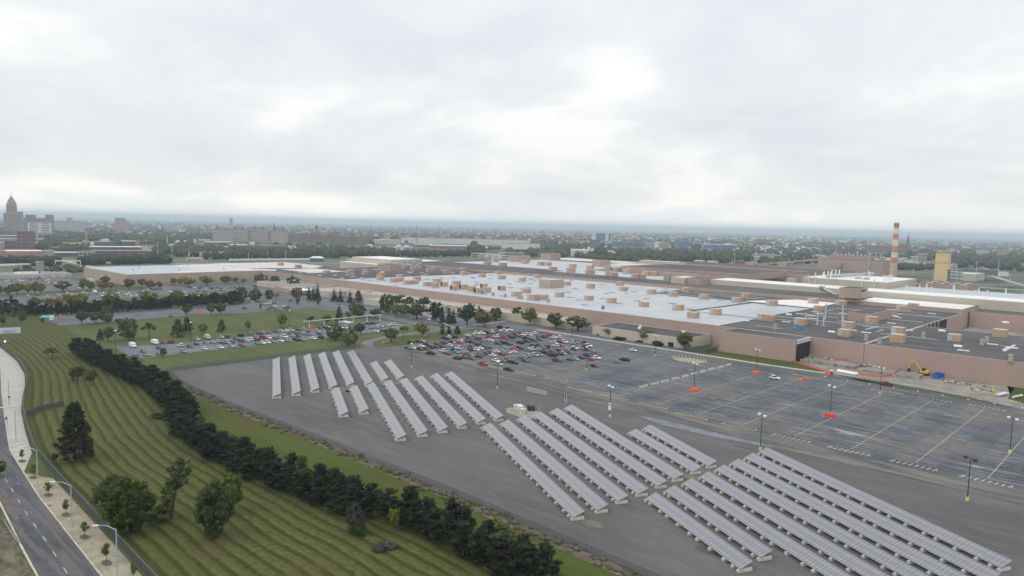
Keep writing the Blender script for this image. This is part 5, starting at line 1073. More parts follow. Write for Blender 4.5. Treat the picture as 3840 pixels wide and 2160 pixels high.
many('between the left car parks', 'broadleaf trees between the car parks', [(131, 1160, 44, 46, 'round', 'green'), (180, 1158, 42, 44, 'round', 'yellow'), (222, 1155, 38, 36, 'round', 'yellow'), (263, 1152, 50, 52, 'round', 'yellow'), (305, 1152, 54, 52, 'round', 'yellow'), (415, 1150, 54, 64, 'round', 'yellowgreen'), (560, 1146, 54, 66, 'round', 'yellowgreen'), (660, 1140, 52, 56, 'round', 'yellow'), (727, 1138, 42, 40, 'round', 'yellowgreen'),
  (765, 1136, 40, 40, 'round', 'yellow'), (806, 1132, 38, 46, 'round', 'yellow'), (850, 1130, 36, 42, 'round', 'yellow'), (906, 1136, 64, 50, 'low', 'green'), (957, 1130, 52, 58, 'low', 'green'), (1009, 1127, 42, 38, 'low', 'green'), (1033, 1128, 34, 34, 'umbrella', 'yellow'), (880, 1138, 52, 44, 'low', 'pine')])
many('before the tan warehouse', 'trees in front of the warehouse', [(-6, 1112, 42, 40, 'round', 'green'), (35, 1109, 40, 42, 'round', 'yellowgreen'), (65, 1106, 48, 44, 'round', 'yellowgreen'), (104, 1103, 38, 34, 'round', 'yellow'), (132, 1101, 44, 40, 'round', 'yellowgreen'), (152, 1102, 42, 38, 'round', 'yellowgreen'), (236, 1094, 42, 58, 'round', 'yellowgreen'), (310, 1089, 42, 34, 'round', 'yellowgreen'), (339, 1091, 38, 38, 'round', 'yellowgreen'), (386, 1090, 34, 40, 'round', 'yellow'), (392, 1072, 36, 42, 'round', 'green'),
  (417, 1087, 32, 28, 'round', 'yellow'), (484, 1086, 42, 48, 'round', 'yellowgreen'), (532, 1077, 36, 32, 'round', 'yellowgreen'), (563, 1085, 36, 46, 'round', 'yellow'), (600, 1082, 26, 28, 'round', 'yellow'), (650, 1070, 28, 32, 'round', 'yellow'), (675, 1071, 28, 18, 'round', 'green'), (703, 1075, 36, 58, 'round', 'yellow'), (774, 1071, 36, 52, 'round', 'yellowgreen'), (847, 1068, 36, 46, 'round', 'yellowgreen'), (883, 1064, 26, 24, 'round', 'yellow'), (913, 1063, 20, 22, 'round', 'yellow')])
many('beside the gatehouse wing', 'trees beside the gatehouse', [(985, 1068, 42, 54, 'low', 'yellowgreen'), (970, 1062, 34, 40, 'low', 'green'), (1031, 1071, 38, 40, 'low', 'green'), (1099, 1079, 46, 56, 'low', 'green'), (1083, 1042, 14, 28, 'bush', 'green'), (1112, 1120, 44, 50, 'low', 'yellowgreen'), (1158, 1127, 52, 26, 'spruce', 'spruce'), (1175, 1128, 54, 28, 'spruce', 'spruce'), (1191, 1127, 66, 36, 'spruce', 'spruce'), (1253, 1131, 50, 32, 'spruce', 'spruce'), (1277, 1133, 48, 32, 'spruce', 'spruce'), (1312, 1136, 48, 30, 'spruce', 'spruce'), (1344, 1136, 48, 40, 'broadcone', 'green')])
many('in the factory park', 'trees of the factory park', [(1448, 1175, 74, 64, 'low', 'green'), (1493, 1156, 54, 80, 'low', 'green'), (1535, 1160, 50, 44, 'low', 'green'), (1344, 1190, 52, 58, 'low', 'green'), (1325, 1173, 42, 40, 'low', 'green'), (1407, 1192, 36, 46, 'round', 'green'), (1485, 1190, 50, 52, 'round', 'yellowgreen'), (1563, 1197, 60, 86, 'round', 'green'), (1515, 1180, 40, 60, 'low', 'yellowgreen'), (1590, 1160, 46, 60, 'round', 'green'), (1634, 1200, 70, 58, 'low', 'pine'), (1657, 1212, 72, 30, 'spruce', 'spruce'), (1683, 1215, 70, 32, 'spruce', 'spruce'), (1700, 1212, 55, 30, 'spruce', 'spruce'),
  (1752, 1223, 84, 70, 'round', 'green'), (1795, 1209, 60, 52, 'low', 'green'), (1817, 1227, 60, 76, 'round', 'yellowgreen'), (1858, 1202, 50, 58, 'low', 'green'), (1659, 1255, 42, 28, 'spruce', 'spruce'), (1683, 1253, 36, 24, 'spruce', 'spruce'), (1715, 1253, 30, 28, 'broadcone', 'spruce'), (1875, 1234, 22, 34, 'bush', 'pine'), (1903, 1234, 14, 28, 'bush', 'pine'), (1940, 1201, 54, 46, 'low', 'green'), (1987, 1220, 66, 64, 'round', 'yellowgreen'), (2082, 1233, 60, 70, 'round', 'green'), (2118, 1209, 26, 18, 'spruce', 'spruce'), (2145, 1203, 24, 26, 'low', 'pine'), (2166, 1242, 56, 84, 'round', 'green'),
  (2285, 1264, 34, 48, 'round', 'yellowgreen'), (2419, 1283, 52, 66, 'round', 'yellowgreen'), (2563, 1309, 62, 62, 'round', 'yellowgreen'), (2250, 1258, 15, 42, 'bush', 'pine'), (2325, 1273, 17, 64, 'bush', 'pine'), (2400, 1283, 12, 36, 'bush', 'pine'), (2468, 1295, 22, 58, 'bush', 'pine'), (2620, 1305, 10, 50, 'bush', 'green')])
# weeds standing along the solar field fence
rngw = np.random.default_rng(5); wv, wf = [], []; b0 = 0; iv, iff = ico()
for k in range(420):
    x = rngw.uniform(-326, 40); yb = np.interp(x, [-326, -293, -250, -200, -131, -75, 40], [122, 117.4, 116.4, 117.6, 117.6, 116.2, 115.8]); r = rngw.uniform(.3, .95)
    v = iv * np.array([r * 1.4, r * .9, r * .75]) * (1 + rngw.uniform(-.35, .3, (len(iv), 1))) + (x, yb + rngw.normal() * 1.1, r * .3 + .1); wv.append(v); wf.append(iff + b0); b0 += len(v)
o = link('fence_weeds', npmesh('fence_weeds', np.concatenate(wv), np.concatenate(wf), 3, [leafmat('weed_leaves', (0.055, 0.06, 0.025), (0.12, 0.10, 0.07), (0.05, 0.085, 0.02), 0.2, 0.8)])); tag(o, kind='stuff')
# ================================================================= lamps, fences, signs, machines
poleM = mat('dark_pole', (0.03, 0.03, 0.035), 0.6); baseY = mat('yellow_base', (0.60, 0.52, 0.26), 0.85, var=0.2, vscale=2); galv = mat('galvanised', (0.48, 0.50, 0.53), 0.45, metal=0.3)
orangeM = mat('orange_plastic', (0.75, 0.10, 0.035), 0.5); orange2 = mat('orange_mesh', (0.62, 0.14, 0.08), 0.8)
def lamp(px, py, head='double', base=True, h=11.2, dark_=False):
    x, y = G(px, py); o = empty('parking_lamp', (x, y, 0.13))
    m_ = MB(); m_.cyl((0, 0, .9 if base else 0), (0, 0, h), .14, .09, n=8); m_.build('pole', poleM, o)
    if base: m_ = MB(); m_.cyl((0, 0, 0), (0, 0, 1.0), .42, .40, n=12); m_.build('base', baseY, o)
    if head == 'double':
        a = R(-30); dx, dy = math.cos(a), math.sin(a); m_ = MB(); m_.beam((-dx * 1.3, -dy * 1.3, h - .1), (dx * 1.3, dy * 1.3, h - .1), .08, .08); m_.build('cross_arm', poleM, o)
        for s in (-1, 1):
            m_ = MB(); m_.cbox(dx * 1.35 * s, dy * 1.35 * s, h - .28, .85, .85, .5); m_.build('lamp_head', poleM if dark_ else white, o)
    else:
        m_ = MB(); m_.cyl((0, 0, h - .1), (0, 0, h + .25), .55, .62, n=12); m_.cyl((0, 0, h + .25), (0, 0, h + .45), .62, .3, n=12); m_.build('lamp_head', white, o)
    return o
near = [lamp(3787, 1700), lamp(3113, 1560), lamp(3300, 1477), lamp(2603, 1462), lamp(2837, 1398, ), lamp(2287, 1565), lamp(3627, 1880, dark_=True), lamp(2851, 1690)]
LBL = ['double-headed lamp post on yellow base near the right edge of the empty car park', 'double-headed lamp post ringed by red barriers in the right half of the empty lot', 'double-headed lamp post on yellow base beside the concrete yard', 'lamp post ringed by orange barriers right of the line of concrete barriers', 'double-headed lamp post with orange ring near the brown factory wall', 'lamp post with white notice boards behind the middle solar rows', 'lamp post with dark heads standing by the nearest solar rows at right', 'tall lamp post rising just behind the far end of the nearest solar rows']
for o, l in zip(near, LBL): tag(o, l, 'lamp post')
oo = [lamp(1543, 1379, 'single'), lamp(1864, 1458, 'single'), lamp(2199, 1390, 'single'), lamp(2457, 1336), lamp(2144, 1277), lamp(1877, 1318, 'single'), lamp(1608, 1268, base=False), lamp(1285, 1308, 'single', False), lamp(1087, 1232, 'single', False), lamp(434, 1325, 'single', False), lamp(716, 1287, 'single', False)]
label_by_x(oo, 'lamp post by the occupied car parks, {n} from the left', '', 'lamp post', 'car park lamp posts')
oo = [lamp(438, 1086, 'single', False), lamp(530, 1092, 'single', False), lamp(680, 1074, 'single', False), lamp(781, 1074, 'single', False), lamp(746, 1166, 'single', False), lamp(1009, 1085, 'single', False), lamp(896, 1066, 'single', False), lamp(107, 1168, 'single', False), lamp(242, 1120, 'single', False), lamp(422, 1165, 'single', False), lamp(1085, 1100, 'single', False), lamp(1195, 1128, 'single', False), lamp(1459, 1180, 'single', False), lamp(1650, 1215, 'single', False)]
label_by_x(oo, 'small distant lamp post with white head, {n} from the left', '', 'lamp post', 'distant lamp posts')
def barrier_ring(px, py, red=False):
    x, y = G(px, py); o = empty('barrier_ring', (x, y, 0.15)); c = mat('red_plastic', (0.66, 0.03, 0.035), 0.5) if red else orangeM
    for k, (dx, dy, rz) in enumerate([(-.1, -1.25, 0), (-.1, 1.25, 0), (-1.45, 0, 90), (1.45, 0, 90)]):
        m_ = MB(); m_.frus(-1.1, -.3, 1.1, .3, 0, -1.05, -.12, 1.05, .12, .95); m_.build('barrier_segment', c, o, (dx, dy, 0), R(rz))
    return o
tag(barrier_ring(3113, 1564, True), 'ring of bright red plastic barriers round a lamp post', 'barrier ring'); tag(barrier_ring(2603, 1466), 'ring of orange plastic barriers right of the concrete barriers', 'barrier ring'); tag(barrier_ring(2837, 1401), 'ring of orange plastic barriers near the factory wall', 'barrier ring')
for i, (px, py) in enumerate([(3001, 1428), (3026, 1425)]):
    x, y = G(px, py); m_ = MB(); m_.frus(-1, -.55, 1, .55, 0, -.9, -.2, .9, .2, .95); m_.box(-.95, -.5, .25, .95, .5, .4)
    o = m_.build('plastic_barrier', orangeM, None, (x, y, .16), R(12 * i)); tag(o, ['left loose orange barrier by the kerb', 'right loose orange barrier by the kerb'][i], 'barrier')
# line of concrete barriers across the lot
jp = [(2390, 1460), (2748, 1370)]; A0 = Vector((*G(2392, 1459), 0)); A1 = Vector((*G(2746, 1368), 0)); D_ = (A1 - A0); nb = 10; jb = []
jm = MB(); jm.frus(-3.0, -.42, 3.0, .42, 0, -3.0, -.13, 3.0, .13, .85); jm.box(-3.0, -.42, 0, 3.0, .42, .1); jme = jm.mesh('concrete_barrier', mat('barrier_concrete', (0.44, 0.41, 0.35), 0.9, var=0.15, vscale=.8))
for k in range(nb):
    p = A0 + D_ * ((k + .5) / nb); jb.append(link('concrete_barrier', jme, None, (p.x + random.uniform(-.3, .3), p.y, .15), math.atan2(D_.y, D_.x) + random.uniform(-.04, .04)))
label_by_x(jb, 'pale concrete barrier in the line across the lot, {n} from the left', '', 'barrier', 'concrete barriers')
# ring of yellow bollards
bx, by = G(2585, 1352); bo = []
bm_ = MB(); bm_.cyl((0, 0, 0), (0, 0, 1.1), .16, n=8); bme = bm_.mesh('bollard', mat('yellow_bollard', (0.62, 0.56, 0.28), 0.7))
for k in range(26):
    a = 6.283 * k / 26; bo.append(link('bollard', bme, None, (bx + 9.0 * math.cos(a), by + 6.6 * math.sin(a), .14)))
label_by_x(bo, 'yellow bollard in the oval ring on the empty lot, {n} from the left', '', 'bollard', 'ring of yellow bollards')
sheet('bollard_island', [(bx + 8.6 * math.cos(6.283 * k / 20), by + 6.2 * math.sin(6.283 * k / 20)) for k in range(20)], .17, mat('sandy_patch', (0.27, 0.235, 0.19), 1.0))
# street lamps on the pavement
sl_ = []
for px, py in [(60, 1655), (142, 1828), (270, 1979), (440, 2168), (34, 1520)]:
    x, y = G(px, py); o = empty('street_lamp', (x, y, .12)); m_ = MB(); m_.cyl((0, 0, 0), (0, 0, 9.4), .15, .10, n=8); m_.build('pole', galv, o)
    m_ = MB(); m_.cyl((0, 0, 9.3), (-1.0, -1.3, 10.2), .07, n=6); m_.cyl((-1.0, -1.3, 10.2), (-1.9, -2.6, 10.35), .06, n=6); m_.build('arm', galv, o)
    m_ = MB(); m_.cyl((-1.8, -2.5, 10.35), (-2.4, -3.35, 10.32), .2, .12, n=8); m_.build('lamp_head', white, o); sl_.append(o)
label_by_x(sl_, 'pale curved-arm street lamp on the pavement, {n} from the left', '', 'street lamp', 'street lamps')
# chain-link fences
def fence(pts, h, name, label, post=5.0, m=None, z=.1):
    o = empty(name, (pts[0][0], pts[0][1], z)); tag(o, label, 'fence'); ox, oy = pts[0][:2]
    mm = m or linkM; mb = MB(); rb = MB(); n = 0
    for a, b in zip(pts[:-1], pts[1:]):
        a_ = Vector((a[0] - ox, a[1] - oy, 0)); b_ = Vector((b[0] - ox, b[1] - oy, 0)); mb.face([a_, b_, b_ + Vector((0, 0, h)), a_ + Vector((0, 0, h))]); rb.beam(a_ + Vector((0, 0, h)), b_ + Vector((0, 0, h)), .07, .07)
        L = (b_ - a_).length; k = max(1, int(L / post))
        for i in range(k):
            p = a_ + (b_ - a_) * i / k; rb.cyl(p, p + Vector((0, 0, h + .1)), .05, n=5); n += 1
    f_ = mb.build('mesh', mm, o); rb.build('posts_and_rail', galvD, o); return o
def meshmat(name, col, dens):
    mt = bpy.data.materials.new(name); mt.use_nodes = True; t = mt.node_tree; b = t.nodes['Principled BSDF']; b.inputs['Base Color'].default_value = (*col, 1); b.inputs['Roughness'].default_value = .7
    g = t.nodes.new('ShaderNodeNewGeometry'); sp_ = t.nodes.new('ShaderNodeSeparateXYZ'); t.links.new(g.outputs['Position'], sp_.inputs[0])
    def ln(c): return M('GREATER_THAN', M('ABSOLUTE', M('SUBTRACT', M('FRACT', M('DIVIDE', c, .12, t=t), t=t), .5, t=t), t=t), .5 - dens / 2, t=t)
    xy = M('ADD', sp_.outputs['X'], sp_.outputs['Y'], t=t)
    a = M('MAXIMUM', ln(M('ADD', xy, sp_.outputs['Z'], t=t)), ln(M('SUBTRACT', xy, sp_.outputs['Z'], t=t)), t=t)
    t.links.new(a, b.inputs['Alpha']); return mt
galvD = mat('fence_posts', (0.16, 0.17, 0.19), 0.6); linkM = meshmat('chain_link', (0.10, 0.11, 0.13), .30); darkmesh = meshmat('dark_chain_link', (0.05, 0.055, 0.065), .55); orangemesh = meshmat('orange_net', (0.62, 0.13, 0.07), .55)
fence([(x, ip(FEN, x)) for x in list(range(-470, -100, 8)) + [-60, 30]], 2.1, 'chain_link_fence', 'dark chain-link fence between the street pavement and the striped lawn', m=darkmesh)
fence([(x, float(np.interp(x, [-327, -293, -250, -200, -131, -75, 90], [124.5, 118.8, 117.6, 118.8, 119, 117.5, 116.6]))) for x in range(-327, 91, 9)], 1.9, 'chain_link_fence', 'thin chain-link fence along the grass side of the solar field')
fence([(-327, 124.5), (-326.5, 165), (-327, 200), (-325, 222)], 1.9, 'chain_link_fence', 'thin chain-link fence at the far end of the solar rows')
fence([G(97, 1566), G(150, 1542), G(240, 1524)], 2.0, 'chain_link_fence', 'short dark fence crossing the striped lawn near the lone conifer', m=darkmesh)
x0_, y0_ = G(2600, 1296); fence([(-206.5, 369), (-206, 360), (-192, 360), (-191.5, 372)], 2.6, 'metal_fence', 'black metal fence closing the corner between annex and brown block', m=darkmesh)
# orange safety netting round the dock
fence([G(*p) for p in [(2968, 1358), (3040, 1380), (3105, 1400)]], 1.1, 'safety_net_fence', 'orange safety netting sloping down beside the concrete dock wall', 3, orangemesh, .2)
fence([G(*p) for p in [(3142, 1394), (3200, 1402), (3260, 1413), (3320, 1417), (3350, 1408), (3388, 1388)]], 1.1, 'safety_net_fence', 'long orange safety netting curving round the concrete yard', 3, orangemesh, .2)
for p in ((3025, 1383), (3042, 1380)):
    pass
fence([G(*p) for p in [(3108, 1356), (3140, 1362), (3190, 1364)]], 1.0, 'safety_net_fence', 'short orange netting on the raised platform against the factory wall', 3, orangemesh, 1.5)
# dock platform with retaining wall
dk = empty('loading_platform', (-147, 375, .1)); tag(dk, 'raised concrete loading platform with stained retaining wall at the factory foot', 'platform')
m_ = MB(); m_.box(0, 3, 0, 27, 17.3, 1.3); m_.build('deck', g_conc, dk); m_ = MB(); m_.box(0, 2.6, 0, 27, 2.98, 1.6); m_.box(31, 1.0, 0, 58, 1.4, 1.0); m_.build('retaining_wall', mat('stained_wall', (0.33, 0.34, 0.30), 0.95, col2=(0.17, 0.17, 0.14), vscale=.5, stretch=(1, 1, .3)), dk)
m_ = MB(); m_.box(31, 1.5, 0, 56, 16.5, .7); m_.build('lower_deck', g_conc, dk)
rngd = random.Random(3)
def rubble(px, py, n, sx, sy, z, label, cols):
    x, y = G(px, py); o = empty('debris_pile', (x, y, z)); tag(o, label, 'debris')
    for c in cols:
        m_ = MB()
        for k in range(n): a, b = rngd.uniform(-sx, sx), rngd.uniform(-sy, sy); s = rngd.uniform(.25, .9); m_.frus(a, b, a + s * rngd.uniform(.8, 2.2), b + s, 0, a + .1, b + .1, a + s, b + s * .8, s * rngd.uniform(.4, .9))
        m_.build('rubble', c, o)
pale = mat('pale_rubble', (0.50, 0.47, 0.40), 0.9); tanr = mat('tan_rubble', (0.36, 0.27, 0.17), 0.9); dk_ = mat('dark_rubble', (0.07, 0.065, 0.06), 0.9)
rubble(3065, 1352, 12, 7, 2.5, 1.4, 'heap of timber and pale rubble on the loading platform', [pale, tanr, dk_]); rubble(3232, 1374, 9, 6, 1.6, .8, 'scattered pale rubble against the factory wall', [pale, dk_])
rubble(3610, 1442, 22, 9, 2.6, .2, 'long heap of timber and concrete pieces on the yard beside the blue skip', [pale, tanr, dk_]); rubble(3680, 1466, 14, 4.5, 2.2, .2, 'grey heap of broken blocks near the yellow posts', [pale, dk_])
# portable toilet, white roll, skip, excavator
x, y = G(3117, 1408); o = empty('portable_toilet', (x, y, .16)); tag(o, 'bright red portable toilet with white roof at the kerb', 'portable toilet'); m_ = MB(); m_.box(-.65, -.65, 0, .65, .65, 2.1); m_.build('cabin', mat('toilet_red', (0.62, 0.02, 0.03), .4), o)
m_ = MB(); m_.frus(-.72, -.72, .72, .72, 2.1, -.45, -.45, .45, .45, 2.45); m_.build('roof', white, o); m_ = MB(); m_.box(.66, -.45, .1, .69, .45, 1.95); m_.build('door', mat('toilet_door', (0.5, .02, .03), .5), o)
x, y = G(3178, 1402); o = empty('pipe_bundle', (x, y, .16), R(-8)); tag(o, 'long white wrapped pipe bundle lying on the concrete yard', 'pipe bundle'); m_ = MB(); m_.cyl((-5, 0, .7), (5, 0, .7), .7, n=12); m_.cyl((-4.6, -.9, .4), (4.4, -.9, .4), .35, n=8); m_.build('pipes', white, o)
for i, (px, py) in enumerate([(3762, 1485), (3815, 1493)]):
    x, y = G(px, py); o = empty('pipe_bundle', (x, y, .3), R(75)); tag(o, ['larger white pipe bundle on the grass by the brown wall', 'smaller white pipe on the grass at the right edge'][i], 'pipe bundle'); m_ = MB(); 
    for k in range(2 - i): m_.cyl((-4, k * 1.1, .5), (4, k * 1.1, .5), .5, n=10)
    m_.build('pipes', mat('pale_pipes', (.55, .56, .56), .5), o)
x, y = G(3517, 1418); o = empty('waste_skip', (x, y, .16), R(75)); tag(o, 'open blue waste skip against the brown factory wall', 'skip'); bl_ = mat('skip_blue', (0.02, 0.13, 0.40), .5)
m_ = MB(); L_, W_, H_ = 2.9, 1.3, 2.2
for a in ((-L_, -W_, -L_ + .1, W_), (L_ - .1, -W_, L_, W_), (-L_ + .1, -W_, L_ - .1, -W_ + .1), (-L_ + .1, W_ - .1, L_ - .1, W_)): m_.box(a[0], a[1], .2, a[2], a[3], H_)
m_.box(-L_ + .1, -W_ + .1, .2, L_ - .1, W_ - .1, .4)
for k in range(7): xx = -L_ + .5 + k * .95; m_.box(xx, -W_ - .1, .2, xx + .14, -W_, H_); m_.box(xx, W_, .2, xx + .14, W_ + .1, H_)
m_.build('hull', bl_, o); m_ = MB(); m_.box(-L_ + .3, -W_ + .2, .4, L_ - .3, W_ - .2, 1.2); m_.build('waste', dk_, o)
yel = mat('machine_yellow', (0.62, 0.36, 0.05), .5); blk = mat('machine_black', (0.015, 0.015, 0.017), .5)
x, y = G(3462, 1407); o = empty('excavator', (x, y, .16), R(172)); tag(o, 'yellow tracked excavator with raised arm beside the brown factory wall', 'excavator')
for sy in (-1.25, 1.25): m_ = MB(); m_.box(-2.0, sy - .3, 0, 2.0, sy + .3, .85); m_.cyl((-2.0, sy - .3, .43), (-2.0, sy + .3, .43), .43, n=10); m_.cyl((2.0, sy - .3, .43), (2.0, sy + .3, .43), .43, n=10); m_.build('track', blk, o)
m_ = MB(); m_.box(-2.5, -1.3, 1.05, 1.1, 1.3, 1.9); m_.frus(-2.6, -1.3, -.9, 1.3, 1.9, -2.4, -1.2, -1.0, 1.2, 2.5); m_.build('body', yel, o); m_ = MB(); m_.frus(-.5, -1.3, 1.3, -.2, 1.9, -.4, -1.2, 1.0, -.3, 3.1); m_.build('cab', blk, o)
m_ = MB(); m_.beam((.9, .1, 2.0), (3.6, .1, 5.6), .45, .7); m_.beam((3.6, .1, 5.6), (6.0, .1, 5.9), .4, .5); m_.build('boom', yel, o); m_ = MB(); m_.beam((6.0, .1, 6.2), (6.8, .1, 2.2), .35, .45); m_.build('stick', yel, o)
m_ = MB(); m_.frus(6.2, -.5, 7.2, .7, .6, 6.4, -.4, 7.0, .6, 2.2); m_.build('bucket', blk, o)
for i, (px, py) in enumerate([(3718, 1483), (3725, 1486)]):
    x, y = G(px, py); o = empty('yellow_post', (x, y, .2)); tag(o, ['left leaning yellow post by the grass corner', 'right leaning yellow post by the grass corner'][i], 'post'); m_ = MB(); m_.beam((0, 0, 0), (.3 - .5 * i, .2, 4.2), .22, .22); m_.build('shaft', mat('post_yellow', (.62, .48, .05), .6), o)
for i, (px, py) in enumerate([(3092, 1400), (3349, 1414), (3454, 1412), (3575, 1412)]):
    x, y = G(px, py); o = empty('traffic_barrel', (x, y, .17)); tag(o, ['orange traffic barrel left of the red toilet', 'orange traffic barrel at the end of the long orange netting', 'orange and white barrel in front of the excavator', 'small orange barrel against the wall beyond the blue skip'][i], 'traffic barrel')
    m_ = MB(); m_.cyl((0, 0, 0), (0, 0, 1.0), .38, .3, n=10); m_.build('drum', orangeM, o); m_ = MB(); m_.cyl((0, 0, .55), (0, 0, .75), .36, .345, n=10); m_.build('stripe', white, o)
# white marker dots along the service road
mk = []
mkm = MB(); mkm.cyl((0, 0, 0), (0, 0, .35), .3, .2, n=8); mkme = mkm.mesh('road_marker', white)
for p in [(3095, 1415), (3178, 1430), (3260, 1443), (3350, 1456), (3442, 1470), (3535, 1485), (3630, 1500), (3729, 1516), (3832, 1532)]: mk.append(link('road_marker', mkme, None, (*G(*p), .16)))
label_by_x(mk, 'small white marker along the service road, {n} from the left', '', 'marker', 'white road markers')
# transformer group, blue sign, gate
x, y = G(1950, 1545); o = empty('switchgear_group', (x, y, .1), AN); tag(o, 'group of pale electrical cabinets between the blocks of solar rows', 'electrical cabinets')
cabM = mat('cabinet_cream', (0.52, 0.52, 0.46), .6)
for a in ((-4.6, -1, -2.6, 1, 1.6), (-2.3, -1.0, 1.6, 1.0, 2.2), (1.8, -.9, 3.4, .9, 1.7)): m_ = MB(); m_.box(a[0], a[1], 0, a[2], a[3], a[4]); m_.box(a[0] - .05, a[1] - .05, a[4], a[2] + .05, a[3] + .05, a[4] + .1); m_.build('cabinet', cabM, o)
x, y = G(1992, 1540); o = empty('transformer', (x, y, .1), AN); tag(o, 'dark green transformer box beside the pale cabinets', 'transformer'); m_ = MB(); m_.box(-1.2, -1.1, 0, 1.2, 1.1, 1.7); m_.frus(-1.25, -1.15, 1.25, 1.15, 1.7, -1.1, -1.0, 1.1, 1.0, 2.2); m_.build('tank', mat('transformer_green', (0.03, 0.07, 0.045), .5), o); m_ = MB(); 
for k in range(5): m_.box(-1.0 + k * .45, -1.3, .3, -.9 + k * .45, -1.1, 1.5)
m_.build('radiator', mat('transformer_green2', (0.025, 0.06, 0.04), .5), o)
sheet('gravel_pad', [(x_ + G(1965, 1548)[0], y_ + G(1965, 1548)[1]) for x_, y_ in ((-9, 0), (-4, -5), (6, -6), (10, -1), (4, 5), (-5, 6))], .10, mat('gravel_pad', (0.25, 0.24, 0.20), 1.0, var=.2, vscale=.5))
for i, p in enumerate([(1900, 1548), (1944, 1560), (2022, 1544)]):
    x, y = G(*p); m_ = MB(); m_.cyl((0, 0, 0), (0, 0, 1.6), .13, n=8); o = m_.build('guard_post', mat('post_yellow2', (.66, .50, .08), .6), None, (x, y, .1)); tag(o, ['yellow guard post left of the electrical cabinets', 'yellow guard post in front of the electrical cabinets', 'yellow guard post right of the green transformer'][i], 'guard post')
x, y = G(2121, 1510); o = empty('blue_sign', (x, y, .1), R(-35)); tag(o, 'blank blue sign board on two posts at the top of the solar field', 'sign'); m_ = MB(); m_.box(-1, -.05, 1.5, 1, .05, 3.5); m_.build('board', mat('sign_blue', (0.02, 0.09, 0.30), .5), o)
for s in (-1.1, 1.1): m_ = MB(); m_.box(s - .07, -.07, 0, s + .07, .07, 3.6); m_.build('post', white, o)
x, y = G(2013, 1477); o = empty('steel_gate', (x, y, .1), math.atan2(G(2040, 1483)[1] - G(1986, 1470)[1], G(2040, 1483)[0] - G(1986, 1470)[0])); tag(o, 'long low galvanised swing gate lying across the lot edge', 'gate'); m_ = MB()
for zz in (.3, 1.9): m_.beam((-5.5, 0, zz), (5.5, 0, zz), .16, .16)
for k in range(12): xx = -5.5 + k; m_.beam((xx, 0, .3), (xx, 0, 1.9), .1, .1)
for k in range(0, 3): m_.beam((-5.5 + k, 0, .3 if k % 2 else 1.9), (-4.5 + k, 0, 1.9 if k % 2 else .3), .1, .1)
m_.build('gate_frame', galv, o)
m_ = MB(); m_.box(-5.5, -.02, .4, 5.5, .02, 1.8); m_.build('gate_mesh', meshmat('gate_net', (.4, .42, .45), .4), o)
for dz, tt in ((3.0, 'board'),): 
    x, y = G(2287, 1565); o = empty('notice_board', (x, y - .25, .1)); tag(o, 'pair of white notice boards fixed on the lamp post behind the solar rows', 'notice board'); m_ = MB(); m_.box(-.6, -.05, 2.6, .6, .05, 4.2); m_.build('lower_board', white, o); m_ = MB(); m_.box(-.4, -.05, 4.6, .4, .05, 5.3); m_.build('upper_board', white, o)
# yellow rail barriers near the ramp
for i, (p, q_) in enumerate([((1430, 1290), (1460, 1284)), ((1364, 1290), (1372, 1300)), ((103, 1104), (150, 1102)), ((1003, 1126), (1013, 1120))]):
    a, b = G(*p), G(*q_); o = empty('yellow_rail', (a[0], a[1], .15)); tag(o, ['yellow rail barrier at the end of the grass tongue beside the white pickup', 'leaning yellow rail barrier where the ramp drive bends', 'row of yellow rails under the yellow trees at far left', 'short yellow rail among the dark trees'][i], 'rail barrier'); m_ = MB(); d = (b[0] - a[0], b[1] - a[1])
    for zz in (.5, 1.2): m_.beam((0, 0, zz), (d[0], d[1], zz), .16, .16)
    for k in range(5): m_.beam((d[0] * k / 4, d[1] * k / 4, 0), (d[0] * k / 4, d[1] * k / 4, 1.3), .16, .16)
    m_.build('rails', mat('rail_yellow', (.62, .45, .14), .7), o)
# carport canopy over the left car park end
A_ = Vector((*G(1153, 1232, 0), 0)); B_ = Vector((*G(1430, 1205, 0), 0))
o = empty('carport', (A_.x, A_.y, .12), math.atan2(B_.y - A_.y, B_.x - A_.x)); tag(o, 'long thin white canopy on posts along the far side of the left car park', 'carport'); Lc = (B_ - A_).length
m_ = MB(); m_.box(-3, -0.9, 4.4, Lc, 0.9, 4.65); m_.build('canopy_roof', mat('canopy_white', (.33, .35, .38), .5), o)
for k in range(6): m_ = MB(); xx = k * Lc / 5.2 + 1; m_.box(xx, -.2, 0, xx + .4, .2, 4.4); m_.build('post', white, o)
x, y = G(1170, 1233); o = empty('orange_drum', (x, y, .12)); tag(o, 'orange-red drum standing at the left post of the long canopy', 'drum'); m_ = MB(); m_.cyl((0, 0, 0), (0, 0, 2.0), 1.1, n=10); m_.build('shell', orangeM, o)
x, y = G(1300, 1228); o = empty('grey_cabin', (x, y, .12)); tag(o, 'small grey glazed cabin under the long canopy', 'cabin'); m_ = MB(); m_.box(-5, -2, 0, 5, 2, 3.4); m_.build('wall', mat('cabin_grey', (.22, .25, .30), .4), o); m_ = MB(); m_.box(-5.2, -2.2, 3.4, 5.2, 2.2, 3.6); m_.build('roof', galv, o)
